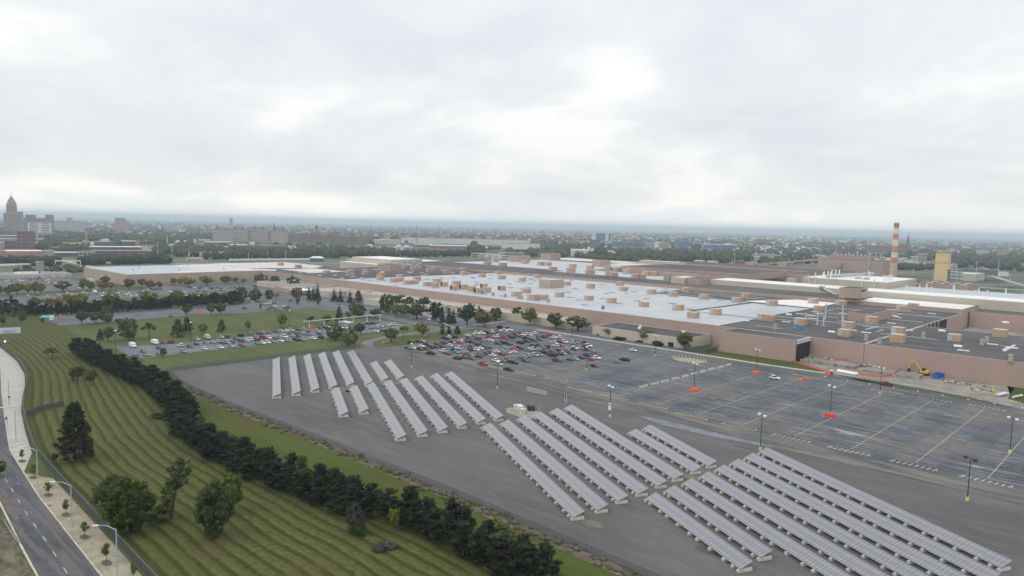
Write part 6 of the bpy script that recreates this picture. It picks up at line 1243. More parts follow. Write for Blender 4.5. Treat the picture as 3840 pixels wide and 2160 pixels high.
# trailer, brown container, wrapped boat
x, y = G(563, 1157); o = empty('semi_trailer', (x, y, .12), R(88)); tag(o, 'long cream box trailer parked in front of the dark pines', 'trailer'); m_ = MB(); m_.box(-8.4, -1.3, 1.1, 8.4, 1.3, 4.1); m_.build('box_body', mat('trailer_cream', (.60, .55, .43), .5), o); m_ = MB(); m_.box(-8.4, -1.3, .6, 8.4, 1.3, 1.08); m_.build('skirt', mat('trailer_skirt', (.5, .46, .36), .6), o)
m_ = MB(); m_.box(.5, -1.36, 3.2, 3.2, -1.31, 3.8); m_.box(-3.2 + 6.5, 1.31, 3.2, -.5 + 6.5, 1.36, 3.8); m_.build('sign_plate', mat('navy_plate', (.03, .04, .12), .6), o)
for s in (-6.5, -5.2): m_ = MB(); m_.cyl((s, -1.25, .5), (s, 1.25, .5), .5, n=10); m_.build('axle_wheels', tyreM, o)
x, y = G(447, 1163); o = empty('maroon_container', (x, y, .12), R(88)); tag(o, 'dark maroon container left of the cream trailer', 'container'); m_ = MB(); m_.box(-2.6, -1.2, .1, 2.6, 1.2, 3.0); m_.build('shell', mat('maroon_steel', (.14, .05, .06), .6), o); m_ = MB(); m_.box(-2.7, -1.3, 3.0, 2.7, 1.3, 3.15); m_.build('lid', mat('maroon2', (.17, .08, .09), .6), o)
x, y = G(178, 1194); o = empty('covered_trailer', (x, y, .1), R(80)); tag(o, 'low trailer under a bright mint-green cover at the lawn edge', 'trailer'); m_ = MB(); m_.frus(-4, -1.6, 4, 1.6, .5, -3, -.8, 3.4, .8, 1.9); m_.build('cover', mat('mint_tarp', (.10, .46, .36), .6), o); m_ = MB(); m_.box(-3.6, -1.2, .1, 3.6, 1.2, .5); m_.build('chassis', blk, o)
m_ = MB(); m_.box(-1, -1, 0, 1, 1, 2.4); x, y = G(194, 1199); o = m_.build('white_crate', white, None, (x, y, .1)); tag(o, 'white crate right of the mint-green cover', 'crate')
oo = []
for p in [(680, 1157), (735, 1172), (745, 1173), (756, 1178), (712, 1170), (228, 1186)]:
    x, y = G(*p); m_ = MB(); m_.frus(-1.4, -.5, 1.4, .5, 0, -1.2, -.25, 1.2, .25, 1.1); m_.box(-1.3, -.5, 1.1, -.9, .5, 1.3); oo.append(m_.build('plastic_barrier', orangeM, None, (x, y, .13)))
label_by_x(oo, 'orange barrier on the pale car park, {n} from the left', '', 'barrier', 'orange barriers on the pale car park')
# small gate house by the rear lot and kiosks
for i, (px, py, c, nm) in enumerate([(347, 1063, 'white', 'white kiosk in front of the tan warehouse'), (337, 1058, 'red', 'small kiosk behind the white one')]):
    x, y = G(px, py); o = empty('kiosk', (x, y, .1)); tag(o, nm, 'kiosk'); m_ = MB(); m_.box(-2, -2, 0, 2, 2, 3.2); m_.build('wall', cream, o); m_ = MB(); m_.box(-2.3, -2.3, 3.2, 2.3, 2.3, 3.5); m_.build('roof', white, o)
x, y = G(1061, 1083); o = empty('portable_toilet', (x, y, .12)); tag(o, 'faded red portable toilet beside the plant drive at upper left', 'portable toilet'); m_ = MB(); m_.box(-1, -1, 0, 1, 1, 3.2); m_.build('cabin', mat('pink_red', (.45, .14, .13), .6), o); m_ = MB(); m_.box(-1.1, -1.1, 3.2, 1.1, 1.1, 3.6); m_.build('roof', white, o)
# rear low shed with white frames
o = lowblock('rear_depot', 'low grey-roofed depot with pale frontage left of the tan warehouse', -950, 175, -905, 245, 4.0, beige, mat('depot_roof', (.20, .205, .22), .9))
for k in range(7): m_ = MB(); m_.box(-904.9, 177 + k * 9.6, 0, -904.5, 181 + k * 9.6, 3.2); m_.build('loading_door', offwhite, o)
x, y = G(100, 1040); o = empty('white_marquee', (x, y, .1), R(85)); tag(o, 'long white vehicle-like shelter at the rear of the upper left lot', 'shelter'); m_ = MB(); m_.frus(-12, -3, 12, 3, 0, -10.5, -2, 10.5, 2, 6.0); m_.build('canvas', white, o); m_ = MB(); m_.box(-9, -3.1, .2, 4, -2.9, 2.4); m_.build('opening', galvD, o)
x, y = G(30, 1041); o = empty('orange_barrier_wall', (x, y, .1), R(86)); tag(o, 'long low orange-red barrier wall behind the upper left lot', 'barrier'); m_ = MB()
for k in range(8): m_.frus(-20 + k * 5, -.8, -15.3 + k * 5, .8, 0, -20 + k * 5, -.4, -15.3 + k * 5, .4, 2.6)
m_.build('segments', orange2, o)
x, y = G(150, 1026); o = empty('ruined_pier', (x, y, .1)); tag(o, 'bare weathered concrete pier in the scrub behind the upper left lot', 'pier'); m_ = MB(); m_.box(-4, -3, 0, -1, 3, 12); m_.box(1.5, -3, 0, 4.5, 3, 12); m_.box(-4.6, -3.5, 12, 5, 3.5, 14); m_.build('masonry', mat('old_concrete', (.30, .29, .25), .95), o)
# billboard on the lawn, with its lettering
B0 = Vector((*G(-42, 1286), 0)); B1 = Vector((*G(66, 1281), 0)); rzb = math.atan2(B1.y - B0.y, B1.x - B0.x); Lb = (B1 - B0).length; Bc = (B0 + B1) / 2
o = empty('billboard', (Bc.x, Bc.y, .05), rzb); tag(o, 'long white billboard on dark posts with a lamp below, at the left edge', 'billboard')
hb = Lb / 2 + 1.6; m_ = MB(); m_.box(-hb, -.25, 4.6, hb, .25, 7.6); m_.build('board', mat('board_face', (.56, .60, .66), .5), o); m_ = MB(); m_.box(-hb - .12, -.3, 4.4, hb + .12, .3, 4.58); m_.box(hb, -.3, 4.6, hb + .14, .3, 7.7); m_.build('frame', galvD, o)
for s in (-Lb / 2, -Lb / 6, Lb / 6, Lb / 2 - .6): m_ = MB(); m_.box(s - .22, -.22, 0, s + .22, .22, 4.4); m_.build('post', galvD, o)
m_ = MB(); m_.box(-Lb / 2, -.5, 2.4, Lb / 2 - .6, -.2, 2.75); m_.build('walkway', galvD, o)
m_ = MB(); m_.box(.55, -1.2, .3, 1.15, -.9, .75); m_.build('floodlight', mat('lit_floodlight', (.9, .85, .7), .4, emit=((1.0, .88, .62), 6.0)), o)
def letters(txt, size, parent, loc, rot, m, xs=1.0):
    cu = bpy.data.curves.new('lettering', 'FONT'); cu.body = txt; cu.size = size; cu.extrude = .01; cu.align_x = 'LEFT'
    ob = bpy.data.objects.new('tmp', cu); COL.objects.link(ob); bpy.context.view_layer.update(); dg = bpy.context.evaluated_depsgraph_get(); me = bpy.data.meshes.new_from_object(ob.evaluated_get(dg)); bpy.data.objects.remove(ob)
    me.materials.clear(); me.materials.append(m); k = link('lettering', me, parent, loc); k.rotation_euler = rot; k.scale = (xs, 1, 1); return k
inkM = mat('sign_ink', (.05, .07, .13), .6)
letters('ZERO', 1.75, o, (-.6 + 0.4, -.27, 4.95), (R(90), 0, 0), inkM, 1.25)
# signs along the street
x, y = G(24, 1600); o = empty('road_sign', (x, y, .12), R(-65)); tag(o, 'red and white road sign on two posts at the pavement edge', 'road sign'); m_ = MB(); m_.cyl((0, -.03, 2.6), (0, .03, 2.6), .48, n=8); m_.build('sign_face', mat('sign_red', (.55, .03, .05), .5), o)
m_ = MB(); m_.box(-.45, -.04, .9, .45, .04, 2.0); m_.build('lower_board', white, o)
for s in (-.35, .35): m_ = MB(); m_.box(s - .04, .05, 0, s + .04, .12, 3.2); m_.build('post', galv, o)
m_ = MB(); m_.box(-.36, -.06, 2.53, .36, -.035, 2.67); m_.build('white_bar', white, o)
x, y = G(36, 1530); o = empty('road_sign', (x, y, .12), R(-65)); tag(o, 'small dark sign on a slim pole above the pale apron', 'road sign'); m_ = MB(); m_.box(-.45, -.03, 3.6, .45, .03, 4.1); m_.build('sign_face', inkM, o); m_ = MB(); m_.cyl((0, 0, 0), (0, 0, 3.6), .05, n=6); m_.build('pole', galv, o)
# guard rail at bottom-left
o = fence([G(*p) for p in [(15, 1960), (45, 2010), (72, 2045)]], .9, 'guard_rail', 'pale metal guard rail at the lower left edge of the street', 2, mat('guard_rail_m', (.34, .36, .34), .7), .1)
x, y = G(-14, 1790); o = tree(x, y, 4.5, 4.5, 'round', 'green', 1, 1, None, 'round_tree'); tag(o, 'small dark tree just touching the left edge of the frame by the street', 'tree')
# ================================================================= town behind the plant
winM = mat('far_windows', (0.07, 0.085, 0.105), 0.4); roofW = mat('far_white_roof', (0.60, 0.59, 0.57), 0.8); roofG = mat('far_grey_roof', (0.20, 0.20, 0.21), 0.9); brickR = mat('far_red_brick', (0.24, 0.115, 0.09), 0.9, var=.15, vscale=.1); brickP = mat('far_pink_wall', (0.42, 0.235, 0.205), 0.9, var=.12, vscale=.08)
brickB = mat('far_brown_brick', (0.24, 0.17, 0.14), 0.9, var=.15, vscale=.1); stoneC = mat('far_cream_stone', (0.47, 0.42, 0.36), 0.9, var=.1, vscale=.1); concF = mat('far_concrete', (0.36, 0.34, 0.31), 0.9, var=.12, vscale=.1); blueF = mat('far_blue_wall', (0.06, 0.12, 0.27), .6, var=.15, vscale=.05); whiteF = mat('far_white_wall', (0.58, 0.57, 0.54), .8, var=.08, vscale=.05); tealF = mat('far_copper', (0.22, 0.42, 0.36), .8); slateF = mat('far_slate', (0.12, 0.13, 0.15), .9)
FREC = []
def farb(name, label, pxl, pxr, yb, yt, wall, roof, depth=30, storeys=0, cat='building', z0=0, bay=0, par=True, win=None):
    """building whose foot line runs pxl..pxr at photo row yb; its height follows from row yt"""
    FREC.append((pxl, pxr, yb)); pc = (pxl + pxr) / 2; x, y = G(pc, yb); d = DIST(x, y); hh = max(3.0, (yb - yt) * d / FPX); wd = (pxr - pxl) * d / FPX
    rz = math.atan2(x, -y) + math.pi       # front roughly faces the view, squared to the nearest street angle
    o = empty(name, (x, y, z0), rz); tag(o, label, cat)
    m_ = MB(); m_.box(-wd / 2, 0, 0, wd / 2, depth, hh); m_.build('wall', wall, o)
    m_ = MB(); m_.box(-wd / 2 - .3, -.3, hh, wd / 2 + .3, depth + .3, hh + .8); m_.build('roof', roof, o)
    if storeys:
        sh = hh / storeys; nb = bay or max(3, int(wd / 5))
        for s in range(storeys):
            m_ = MB(); z1 = s * sh + sh * .32; z2 = s * sh + sh * .80
            for k in range(nb): a = -wd / 2 + wd * (k + .16) / nb; m_.box(a, -.12, z1, a + wd / nb * .68, .05, z2)
            ns = max(2, int(nb * depth / max(wd, 1)))
            for k in range(ns): b = depth * (k + .16) / ns; m_.box(wd / 2 - .05, b, z1, wd / 2 + .12, b + depth / ns * .68, z2); m_.box(-wd / 2 - .12, b, z1, -wd / 2 + .05, b + depth / ns * .68, z2)
            m_.build('window_row', win or winM, o)
    return o, wd, hh
B = farb
# landmark tower at far left (photo row of its hidden foot)
def landmark():
    x, y = G(47, 880); d = DIST(x, y); f = d / FPX; rz = math.atan2(x, -y) + math.pi; o = empty('art_deco_tower', (x, y, 0), rz); tag(o, 'tallest stepped stone tower with pointed copper roof and spire at far left', 'skyscraper')
    st = mat('tower_stone', (0.33, 0.26, 0.22), .9, var=.08, vscale=.05); zt = lambda r: 68 + (803 - r) * f
    for (w_, r0, r1, dp) in ((52, 880, 798, 40), (34, 798, 766, 32), (28, 766, 756, 26), (22, 756, 750, 20)):
        W = w_ * f / 2; m_ = MB(); m_.box(-W, 0 if dp == 40 else 4, 0 if r0 == 880 else zt(r0), W, dp, zt(r1)); m_.build('tier', st, o)
    W = 10 * f; m_ = MB(); m_.frus(-W, 6, W, 24, zt(750), -.6 * f, 14, .6 * f, 16, zt(734)); m_.build('copper_roof', mat('tower_copper', (.16, .24, .22), .7), o)
    m_ = MB(); m_.cyl((0, 15, zt(735)), (0, 15, zt(718)), .9, .3, n=6); m_.build('spire', slateF, o)
    for k in range(9):
        m_ = MB(); a = -24 * f + k * 5.8 * f; r1 = 770 if 2 <= k <= 6 else 802; m_.box(a, -.4, 8, a + 1.9 * f, .1, zt(803)); 
        if 2 <= k <= 6: m_.box(a, 3.6, zt(796), a + 1.9 * f, 4.1, zt(770))
        m_.build('window_column', mat('tower_windows', (.12, .11, .12), .5), o)
    return o
landmark()
B('office_tower', 'stepped grey-blue block leaning against the tallest tower at left', 67, 88, 876, 795, concF, roofG, 25, 14)
B('office_tower', 'low stepped top block right of the tallest tower', 100, 133, 868, 806, brickB, roofG, 25, 8); B('office_block', 'long dusky block behind the white banded offices', 88, 170, 866, 818, brickB, roofG, 30, 6)
B('hotel_tower', 'square dark tower with rounded top right of the tallest tower', 174, 201, 868, 806, brickB, roofG, 25, 12)
B('banded_offices', 'wide white-banded office building at far left', 64, 182, 862, 829, whiteF, roofW, 40, 5, bay=2); B('banded_offices', 'lower white-banded office wing at far left', 112, 186, 874, 836, whiteF, roofW, 30, 6, bay=2)
B('brick_office', 'dark brick block with glazed centre in front of the banded offices', 141, 190, 874, 840, brickB, roofG, 30, 6)
B('civic_building', 'pale civic building with raised centre right of the hotel tower', 212, 318, 858, 830, stoneC, roofG, 40, 4); B('civic_building', 'raised centre block of the pale civic building', 252, 272, 856, 817, stoneC, roofG, 25, 7)
B('apartment_tower', 'pinkish slab tower standing alone left of centre', 434, 470, 863, 818, brickP, roofG, 20, 12); B('apartment_tower', 'lower pink wing beside the lone slab tower', 470, 485, 862, 830, brickP, roofG, 20, 8)
B('apartment_block', 'left of two small cream blocks on the far ridge', 624, 642, 856, 836, stoneC, roofW, 20, 6); B('apartment_block', 'right of two small cream blocks on the far ridge', 656, 680, 857, 836, stoneC, roofW, 20, 6)
B('water_tank_tower', 'small dark twin-topped structure breaking the horizon', 862, 872, 852, 818, slateF, slateF, 12)
# white band sheds and red brick tower
B('long_shed', 'long low shed with white stripe far left', -20, 72, 906, 884, slateF, whiteF, 30); B('long_shed', 'pale lower strip of the long shed far left', -20, 155, 912, 893, whiteF, roofG, 20, 1)
B('brick_tower', 'square pink-brown brick tower with few windows at far left', 70, 128, 935, 869, brickR, brickR, 26, 5, bay=4, win=winM)
B('brick_house_row', 'dark red gabled brick row before the square brick tower', 22, 66, 934, 905, brickR, slateF, 20, 2)
B('pink_warehouse', 'long pink-walled warehouse at far left', -20, 35, 970, 944, brickP, roofG, 40); B('pink_warehouse', 'taller pink-walled warehouse beside the dark hedge at far left', 33, 145, 975, 943, brickP, roofW, 40); B('grey_warehouse', 'pale grey warehouse end beside the pink warehouse', 145, 199, 972, 944, concF, roofG, 40)
for i, (a, b, yb, yt, wl, rf, dp, st, lb) in enumerate([
 (208, 222, 900, 878, slateF, slateF, 15, 2, 'small dark tower among trees at left'), (212, 300, 916, 899, concF, roofG, 30, 1, 'pale flat shed among trees at left'), (238, 305, 937, 913, brickB, roofW, 40, 2, 'white-roofed brown factory at left'), (205, 330, 948, 929, brickB, roofG, 30, 2, 'low brown factory range at left'),
 (300, 355, 962, 944, stoneC, roofG, 25, 1, 'cream low building by the rail bridge'), (200, 290, 962, 948, slateF, roofW, 25, 1, 'long dark low sheds by the rail bridge'), (360, 440, 928, 908, slateF, roofG, 30, 1, 'dark shed with pale eaves left of centre'), (345, 520, 950, 927, brickR, roofW, 35, 2, 'long dark red brick mill with pale roof'), (360, 560, 960, 942, brickR, roofG, 30, 2, 'lower dark red brick mill range'),
 (460, 513, 930, 905, slateF, roofW, 30, 1, 'dark hall with white gabled roofs'), (509, 523, 932, 902, brickP, roofG, 12, 0, 'narrow pinkish tower in front of the green-roofed hall'), (521, 580, 942, 921, stoneC, slateF, 35, 0, 'round-fronted cream hall with dark band'), (524, 566, 921, 904, concF, tealF, 30, 0, 'hall with pale green copper roof'),
 (640, 656, 898, 884, whiteF, roofW, 3, 0, 'small white billboard among far trees'), (671, 690, 886, 879, blueF, roofW, 3, 0, 'small pale blue board among far trees'), (691, 733, 914, 903, whiteF, roofW, 15, 0, 'little white sheds in the far trees'), (745, 790, 915, 900, stoneC, roofW, 25, 1, 'cream low block left of the long factory'), (770, 860, 924, 908, concF, roofW, 30, 1, 'flat white-roofed block before the long factory'), (828, 862, 942, 925, stoneC, roofW, 20, 0, 'cream block at the foot of the trees'), (862, 930, 940, 919, concF, roofW, 25, 2, 'grey windowed block left of the red shed'),
 (930, 1062, 950, 922, brickR, roofG, 30, 1, 'long red brick shed before the long factory'), (692, 868, 962, 947, whiteF, roofG, 35, 0, 'long white warehouse with arched gable'), (760, 795, 963, 957, brickR, brickR, 10, 0, 'small red roof before the long white warehouse'),
 (1400, 1500, 914, 900, stoneC, roofW, 40, 0, 'cream shed with blue trim left of the white factory'), (1505, 1990, 916, 897, whiteF, roofG, 80, 0, 'very long white factory across the middle distance'), (1880, 2025, 932, 914, whiteF, roofG, 60, 0, 'nearer long white factory front in the middle distance'), (1770, 1842, 918, 905, whiteF, roofG, 50, 0, 'pale end of the long white factory'),
 (1552, 1620, 930, 917, brickP, roofW, 40, 1, 'pinkish building with bright white roof'), (1612, 1750, 938, 922, brickP, roofW, 50, 1, 'long pinkish building with bright white roof'), (1513, 1548, 938, 927, whiteF, roofW, 12, 1, 'small white trailers building'), (1775, 1830, 941, 930, blueF, roofW, 20, 0, 'small blue and white shed'), (1915, 2012, 946, 935, blueF, whiteF, 25, 0, 'low bright blue sheds in trees'),
 (2140, 2224, 962, 938, whiteF, roofW, 50, 0, 'tall white warehouse half hidden by trees'), (2224, 2300, 960, 940, whiteF, roofG, 50, 0, 'second white warehouse half hidden by trees'), (2090, 2145, 954, 946, whiteF, roofW, 20, 0, 'white low sheds beside the white warehouse'),
 (2296, 2420, 924, 908, blueF, roofG, 60, 0, 'long blue industrial hall'), (2415, 2452, 925, 911, slateF, blueF, 40, 0, 'dark end of the blue industrial hall'), (2417, 2452, 928, 912, concF, roofW, 30, 4, 'left wing of the banded grey office'), (2466, 2508, 928, 911, concF, roofW, 30, 4, 'right wing of the banded grey office'), (2454, 2470, 929, 906, whiteF, roofW, 15, 0, 'white lift tower of the banded grey office'), (2536, 2586, 925, 905, blueF, blueF, 40, 0, 'square deep blue hall'), (2640, 2760, 932, 918, blueF, roofW, 60, 0, 'low blue-trimmed sheds right of the blue hall'),
 (2755, 2790, 993, 978, brickR, slateF, 20, 1, 'small red brick building by the rails'), (2822, 2925, 974, 955, whiteF, slateF, 25, 2, 'long grey-roofed housing block'), (2930, 2960, 990, 972, stoneC, slateF, 20, 1, 'small cream house block'), (3605, 3740, 1030, 1013, slateF, slateF, 25, 0, 'long black shed by the rails at right'), (3745, 3778, 1036, 1018, whiteF, slateF, 15, 0, 'white gabled shed at right'),
 (3572, 3608, 1005, 995, brickP, brickP, 20, 0, 'small salmon building at right'), (3440, 3478, 962, 952, brickP, roofW, 20, 1, 'salmon roofed building among houses'), (3415, 3440, 972, 962, stoneC, roofW, 15, 1, 'cream block among houses'), (3740, 3790, 952, 938, brickP, roofG, 25, 3, 'far pink school block at right'), (3660, 3705, 948, 940, whiteF, roofW, 20, 1, 'far white flat building at right'), (3248, 3330, 945, 922, brickR, slateF, 30, 4, 'long red brick institutional building at right'), (3375, 3395, 948, 918, brickR, slateF, 20, 2, 'red brick church nave with twin gable'),
 (2210, 2250, 870 + 60, 900, slateF, slateF, 10, 0, 'dark low parapet under the white office')]):
    nm = 'shed' if st == 0 else 'factory_building' if ('factory' in lb or 'mill' in lb) else 'town_building'
    B(nm, lb, a, b, yb, yt, wl, rf, dp, st)
# far white slab office
o, wd, hh = B('slab_office', 'white slab office with two dark glazed fields standing above far trees', 2220, 2293, 904, 873, whiteF, roofW, 25)
m_ = MB(); m_.box(-wd * .31, -.3, 2, wd * .18, -.02, hh * .94); m_.build('glazing', mat('slab_glass', (.07, .10, .16), .3), o); m_ = MB(); m_.box(wd * .34, -.3, 2, wd * .47, -.02, hh * .94); m_.build('glazing', MATS['slab_glass'], o)
# long multi-storey factory (centre left): blocks of different height
for i, (a, b, yb, yt, wl, st) in enumerate([(800, 870, 905, 861, stoneC, 5), (866, 930, 905, 860, stoneC, 5), (940, 1005, 905, 858, stoneC, 6), (1016, 1080, 915, 864, stoneC, 7), (1080, 1130, 908, 880, brickB, 5), (1128, 1190, 912, 878, brickB, 5), (1186, 1300, 912, 882, brickB, 5), (1296, 1384, 917, 888, brickB, 5), (905, 942, 900, 866, brickR, 5), (1003, 1018, 905, 868, brickR, 5)]):
    o, wd, hh = B('loft_factory', f'{onum(i + 1)} block of the long multi-storey loft factory' if False else ['leftmost cream block', 'second cream block', 'third cream block', 'tallest cream block right of centre', 'first dark derelict block', 'second dark derelict block', 'long dark derelict block', 'rightmost derelict block with pale end', 'narrow red link', 'slim red link beside the tallest block'][i] + ' of the long multi-storey factory behind the trees', a, b, yb, yt, wl, roofG, 26, st)
    if i in (0, 1, 2, 3, 7): m_ = MB(); m_.box(-wd * .35, 3, hh + .8, -wd * .18, 14, hh + 7); m_.box(wd * .1, 3, hh + .8, wd * .26, 14, hh + 6); m_.build('lift_house', brickR, o)
o, wd, hh = B('factory_chimney', 'thin dark chimney rising from the cream factory blocks', 1026, 1030, 900, 838, slateF, slateF, 3); 
for p, yt, lb, r_, m0 in [((324, 944), 868, 'yellow brick chimney among mills at left', 2.4, mat('ochre_brick', (.36, .26, .14), .9)), ((188, 950), 892, 'thin dark chimney near the pink warehouse', 1.4, slateF), ((627, 918), 884, 'short tan chimney among trees left of centre', 1.8, stoneC), ((870, 912), 888, 'cream chimney in front of the long factory', 1.8, stoneC)]:
    x, y = G(*p); d = DIST(x, y); o = empty('factory_chimney', (x, y, 0)); tag(o, lb, 'chimney'); m_ = MB(); m_.cyl((0, 0, 0), (0, 0, (p[1] - yt) * d / FPX), r_, r_ * .7, n=12); m_.build('shaft', m0, o)
x, y = G(1187, 906); o = empty('water_tower', (x, y, 0)); tag(o, 'dark water tower standing above the derelict factory', 'water tower'); m_ = MB(); m_.cyl((0, 0, 42), (0, 0, 52), 4.4, n=12); m_.cyl((0, 0, 52), (0, 0, 55), 4.4, .5, n=12); m_.build('tank', slateF, o); m_ = MB()
for a in range(4): m_.cyl((5 * math.cos(a * 1.57), 5 * math.sin(a * 1.57), 0), (3 * math.cos(a * 1.57), 3 * math.sin(a * 1.57), 42), .4, n=5)
m_.build('legs', slateF, o)
x, y = G(1563, 914); o = empty('radio_mast', (x, y, 0)); tag(o, 'thin lattice radio mast in the middle distance', 'mast'); m_ = MB()
for a in range(3): m_.beam((2.4 * math.cos(a * 2.09), 2.4 * math.sin(a * 2.09), 0), (0.2, 0.2, 70), .5, .5)
for k in range(9): r_ = 2.4 * (1 - k / 10); z = k * 7; m_.beam((-r_, 0, z), (r_, 0, z + 6), .3, .3); m_.beam((r_, 0, z), (-r_, 0, z + 6), .3, .3)
m_.build('lattice', slateF, o)
x, y = G(3402, 948); o = empty('church_steeple', (x, y, 0)); tag(o, 'slender church steeple on the far right skyline', 'church'); m_ = MB(); m_.box(-5, -5, 0, 5, 5, 38); m_.build('tower', brickR, o); m_ = MB(); m_.frus(-5, -5, 5, 5, 38, -.3, -.3, .3, .3, 70); m_.build('spire', slateF, o)
x, y = G(3418, 946); o = empty('church_spire', (x, y, 0)); tag(o, 'shorter green church spire next to the slender steeple', 'church'); m_ = MB(); m_.box(-4, -4, 0, 4, 4, 20); m_.build('tower', brickR, o); m_ = MB(); m_.frus(-4, -4, 4, 4, 20, -.2, -.2, .2, .2, 36); m_.build('spire', tealF, o)
# masts, high poles and sign gantries along the rail corridor
pls = []
for px, py, yt in [(1, 1, 1)] * 0 + [(646, 985, 920), (550, 958, 912), (592, 975, 910), (1003, 972, 942), (932, 975, 950), (1072, 975, 940), (1118, 960, 950), (1385, 985, 955), (2367, 985, 960), (2543, 1000, 978), (2702, 985, 968), (2754, 985, 950), (2836, 1000, 975), (3658, 1054, 983), (3742, 1040, 976), (3786, 1062, 1030), (3585, 1038, 1000), (3424, 1035, 1010), (3684, 1058, 1035), (1500, 975, 950), (2020, 968, 948), (1565, 960, 938)]:
    x, y = G(px, py); d = DIST(x, y); o = empty('high_mast', (x, y, 0)); m_ = MB(); m_.cyl((0, 0, 0), (0, 0, (py - yt) * d / FPX), .5, .35, n=6); m_.build('pole', mat('mast_pale', (.48, .50, .50), .6), o); m_ = MB(); m_.box(-1.6, -.3, (py - yt) * d / FPX, 1.6, .3, (py - yt) * d / FPX + .5); m_.build('head', galv, o); pls.append(o)
label_by_x(pls, 'tall pale mast in the rail corridor behind the plant, {n} from the left', '', 'mast', 'tall pale masts')
for (a, b, yb, yt, lb) in ((208, 302, 1000, 978, 'white sign gantry over the road at far left'), (2048, 2100, 972, 958, 'pale sign gantry behind the plant roofs'), (1870, 1960, 972, 948, 'long sign gantry behind the white steel frame'), (700, 758, 978, 968, 'low white gantry beam among trees at left')):
    A_ = Vector((*G(a, yb), 0)); B_ = Vector((*G(b, yb), 0)); d = DIST(A_.x, A_.y); hh = (yb - yt) * d / FPX; o = empty('sign_gantry', (A_.x, A_.y, 0)); tag(o, lb, 'gantry'); v = B_ - A_
    m_ = MB(); m_.beam((0, 0, hh), (v.x, v.y, hh), 1.1, 1.4); m_.build('beam', white, o)
    for f in (0, 1): m_ = MB(); m_.beam((v.x * f, v.y * f, 0), (v.x * f, v.y * f, hh), .8, .8); m_.build('post', white, o)
# long white freight line strips beyond the warehouse
for (a, b, y0, y1, lb) in ((0, 205, 1001, 995, 'long white train-like strip behind the dark hedge at left'), (860, 1205, 980, 976, 'long white train of wagons behind the pale roofs'), (380, 660, 992, 986, 'broken white wagons glimpsed between far pines')):
    A_ = Vector((*G(a, y0), 0)); B_ = Vector((*G(b, y1), 0)); v = B_ - A_; L = v.length; o = empty('freight_train', (A_.x, A_.y, .2), math.atan2(v.y, v.x)); tag(o, lb, 'train'); n = max(3, int(L / 17)); 
    for k in range(n):
        if y0 == 992 and k % 3: continue
        m_ = MB(); m_.box(k * L / n, -1.4, 1, (k + .93) * L / n, 1.4, 3.6); m_.build('wagon', white, o)
x, y = G(1189, 981); o = empty('blue_shelter', (x, y, 0), R(40)); tag(o, 'small dark blue building with white roof beyond the pale roofs', 'building'); m_ = MB(); m_.box(-10, -7, 0, 10, 7, 6); m_.build('wall', blueF, o); m_ = MB(); m_.frus(-11, -8, 11, 8, 6, -6, -4, 6, 4, 9); m_.build('roof', roofW, o)
for i, p in enumerate([(1273, 1010), (1300, 1006), (1328, 1008), (1350, 1012), (1275, 1003)]):
    x, y = G(*p); o = empty('boom_lift' if i else 'blue_container', (x, y, .1)); tag(o, ['dark blue container in the yard by the cream hall', 'first red boom lift along the cream hall wall', 'second red boom lift along the cream hall wall', 'rightmost red boom lift by the cream hall', 'red boom lift at the corner of the cream hall'][i], 'boom lift' if i else 'container')
    m_ = MB(); m_.box(-3, -1.3, 0, 3, 1.3, 2.6 if i == 0 else 1.6); m_.build('chassis' if i else 'shell', mat('lift_red', (.55, .07, .05), .5) if i else blueF, o)
    if i: m_ = MB(); m_.beam((-2, 0, 1.6), (3, 0, 4.6), .5, .5); m_.build('boom', MATS['lift_red'], o)
# ---- houses of the far suburb
hmats = [mat('house_white', (.62, .61, .58), .9), mat('house_cream', (.50, .45, .38), .9), mat('house_brick', (.27, .15, .12), .9), mat('house_grey', (.36, .37, .39), .9)]; rmats = [mat('shingle_dark', (.12, .12, .125), .9), mat('shingle_pale', (.40, .40, .40), .9), mat('shingle_brown', (.20, .14, .11), .9)]
def house_mesh(i, j):
    m_ = MB(); w_, d_, h_ = 4.2, 6.2, 5.2; m_.box(-w_, -d_, 0, w_, d_, h_, 0); r_ = 3.0
    m_.face([(-w_ - .4, -d_ - .4, h_ - .1), (-w_ - .4, d_ + .4, h_ - .1), (0, d_ + .4, h_ + r_), (0, -d_ - .4, h_ + r_)], 1); m_.face([(w_ + .4, d_ + .4, h_ - .1), (w_ + .4, -d_ - .4, h_ - .1), (0, -d_ - .4, h_ + r_), (0, d_ + .4, h_ + r_)], 1)
    m_.face([(-w_, -d_, h_), (w_, -d_, h_), (0, -d_, h_ + r_)], 0); m_.face([(w_, d_, h_), (-w_, d_, h_), (0, d_, h_ + r_)], 0)
    for sx in (-2.6, 1.2):
        for z in (1.0, 3.4): m_.box(sx, -d_ - .05, z, sx + 1.3, -d_ + .02, z + 1.3, 2)
    for sy in (-4, 0, 3):
        for z in (1.0, 3.4): m_.box(w_ - .02, sy, z, w_ + .05, sy + 1.2, z + 1.3, 2); m_.box(-w_ - .05, sy, z, -w_ + .02, sy + 1.2, z + 1.3, 2)
    return m_.mesh('house', [hmats[i], rmats[j], winM])
HMs = {(i, j): house_mesh(i, j) for i in range(4) for j in range(3)}
hs_, k = [], 0
ha = R(32)
cand = []
for gx in range(-1500, 900, 1):
    pass
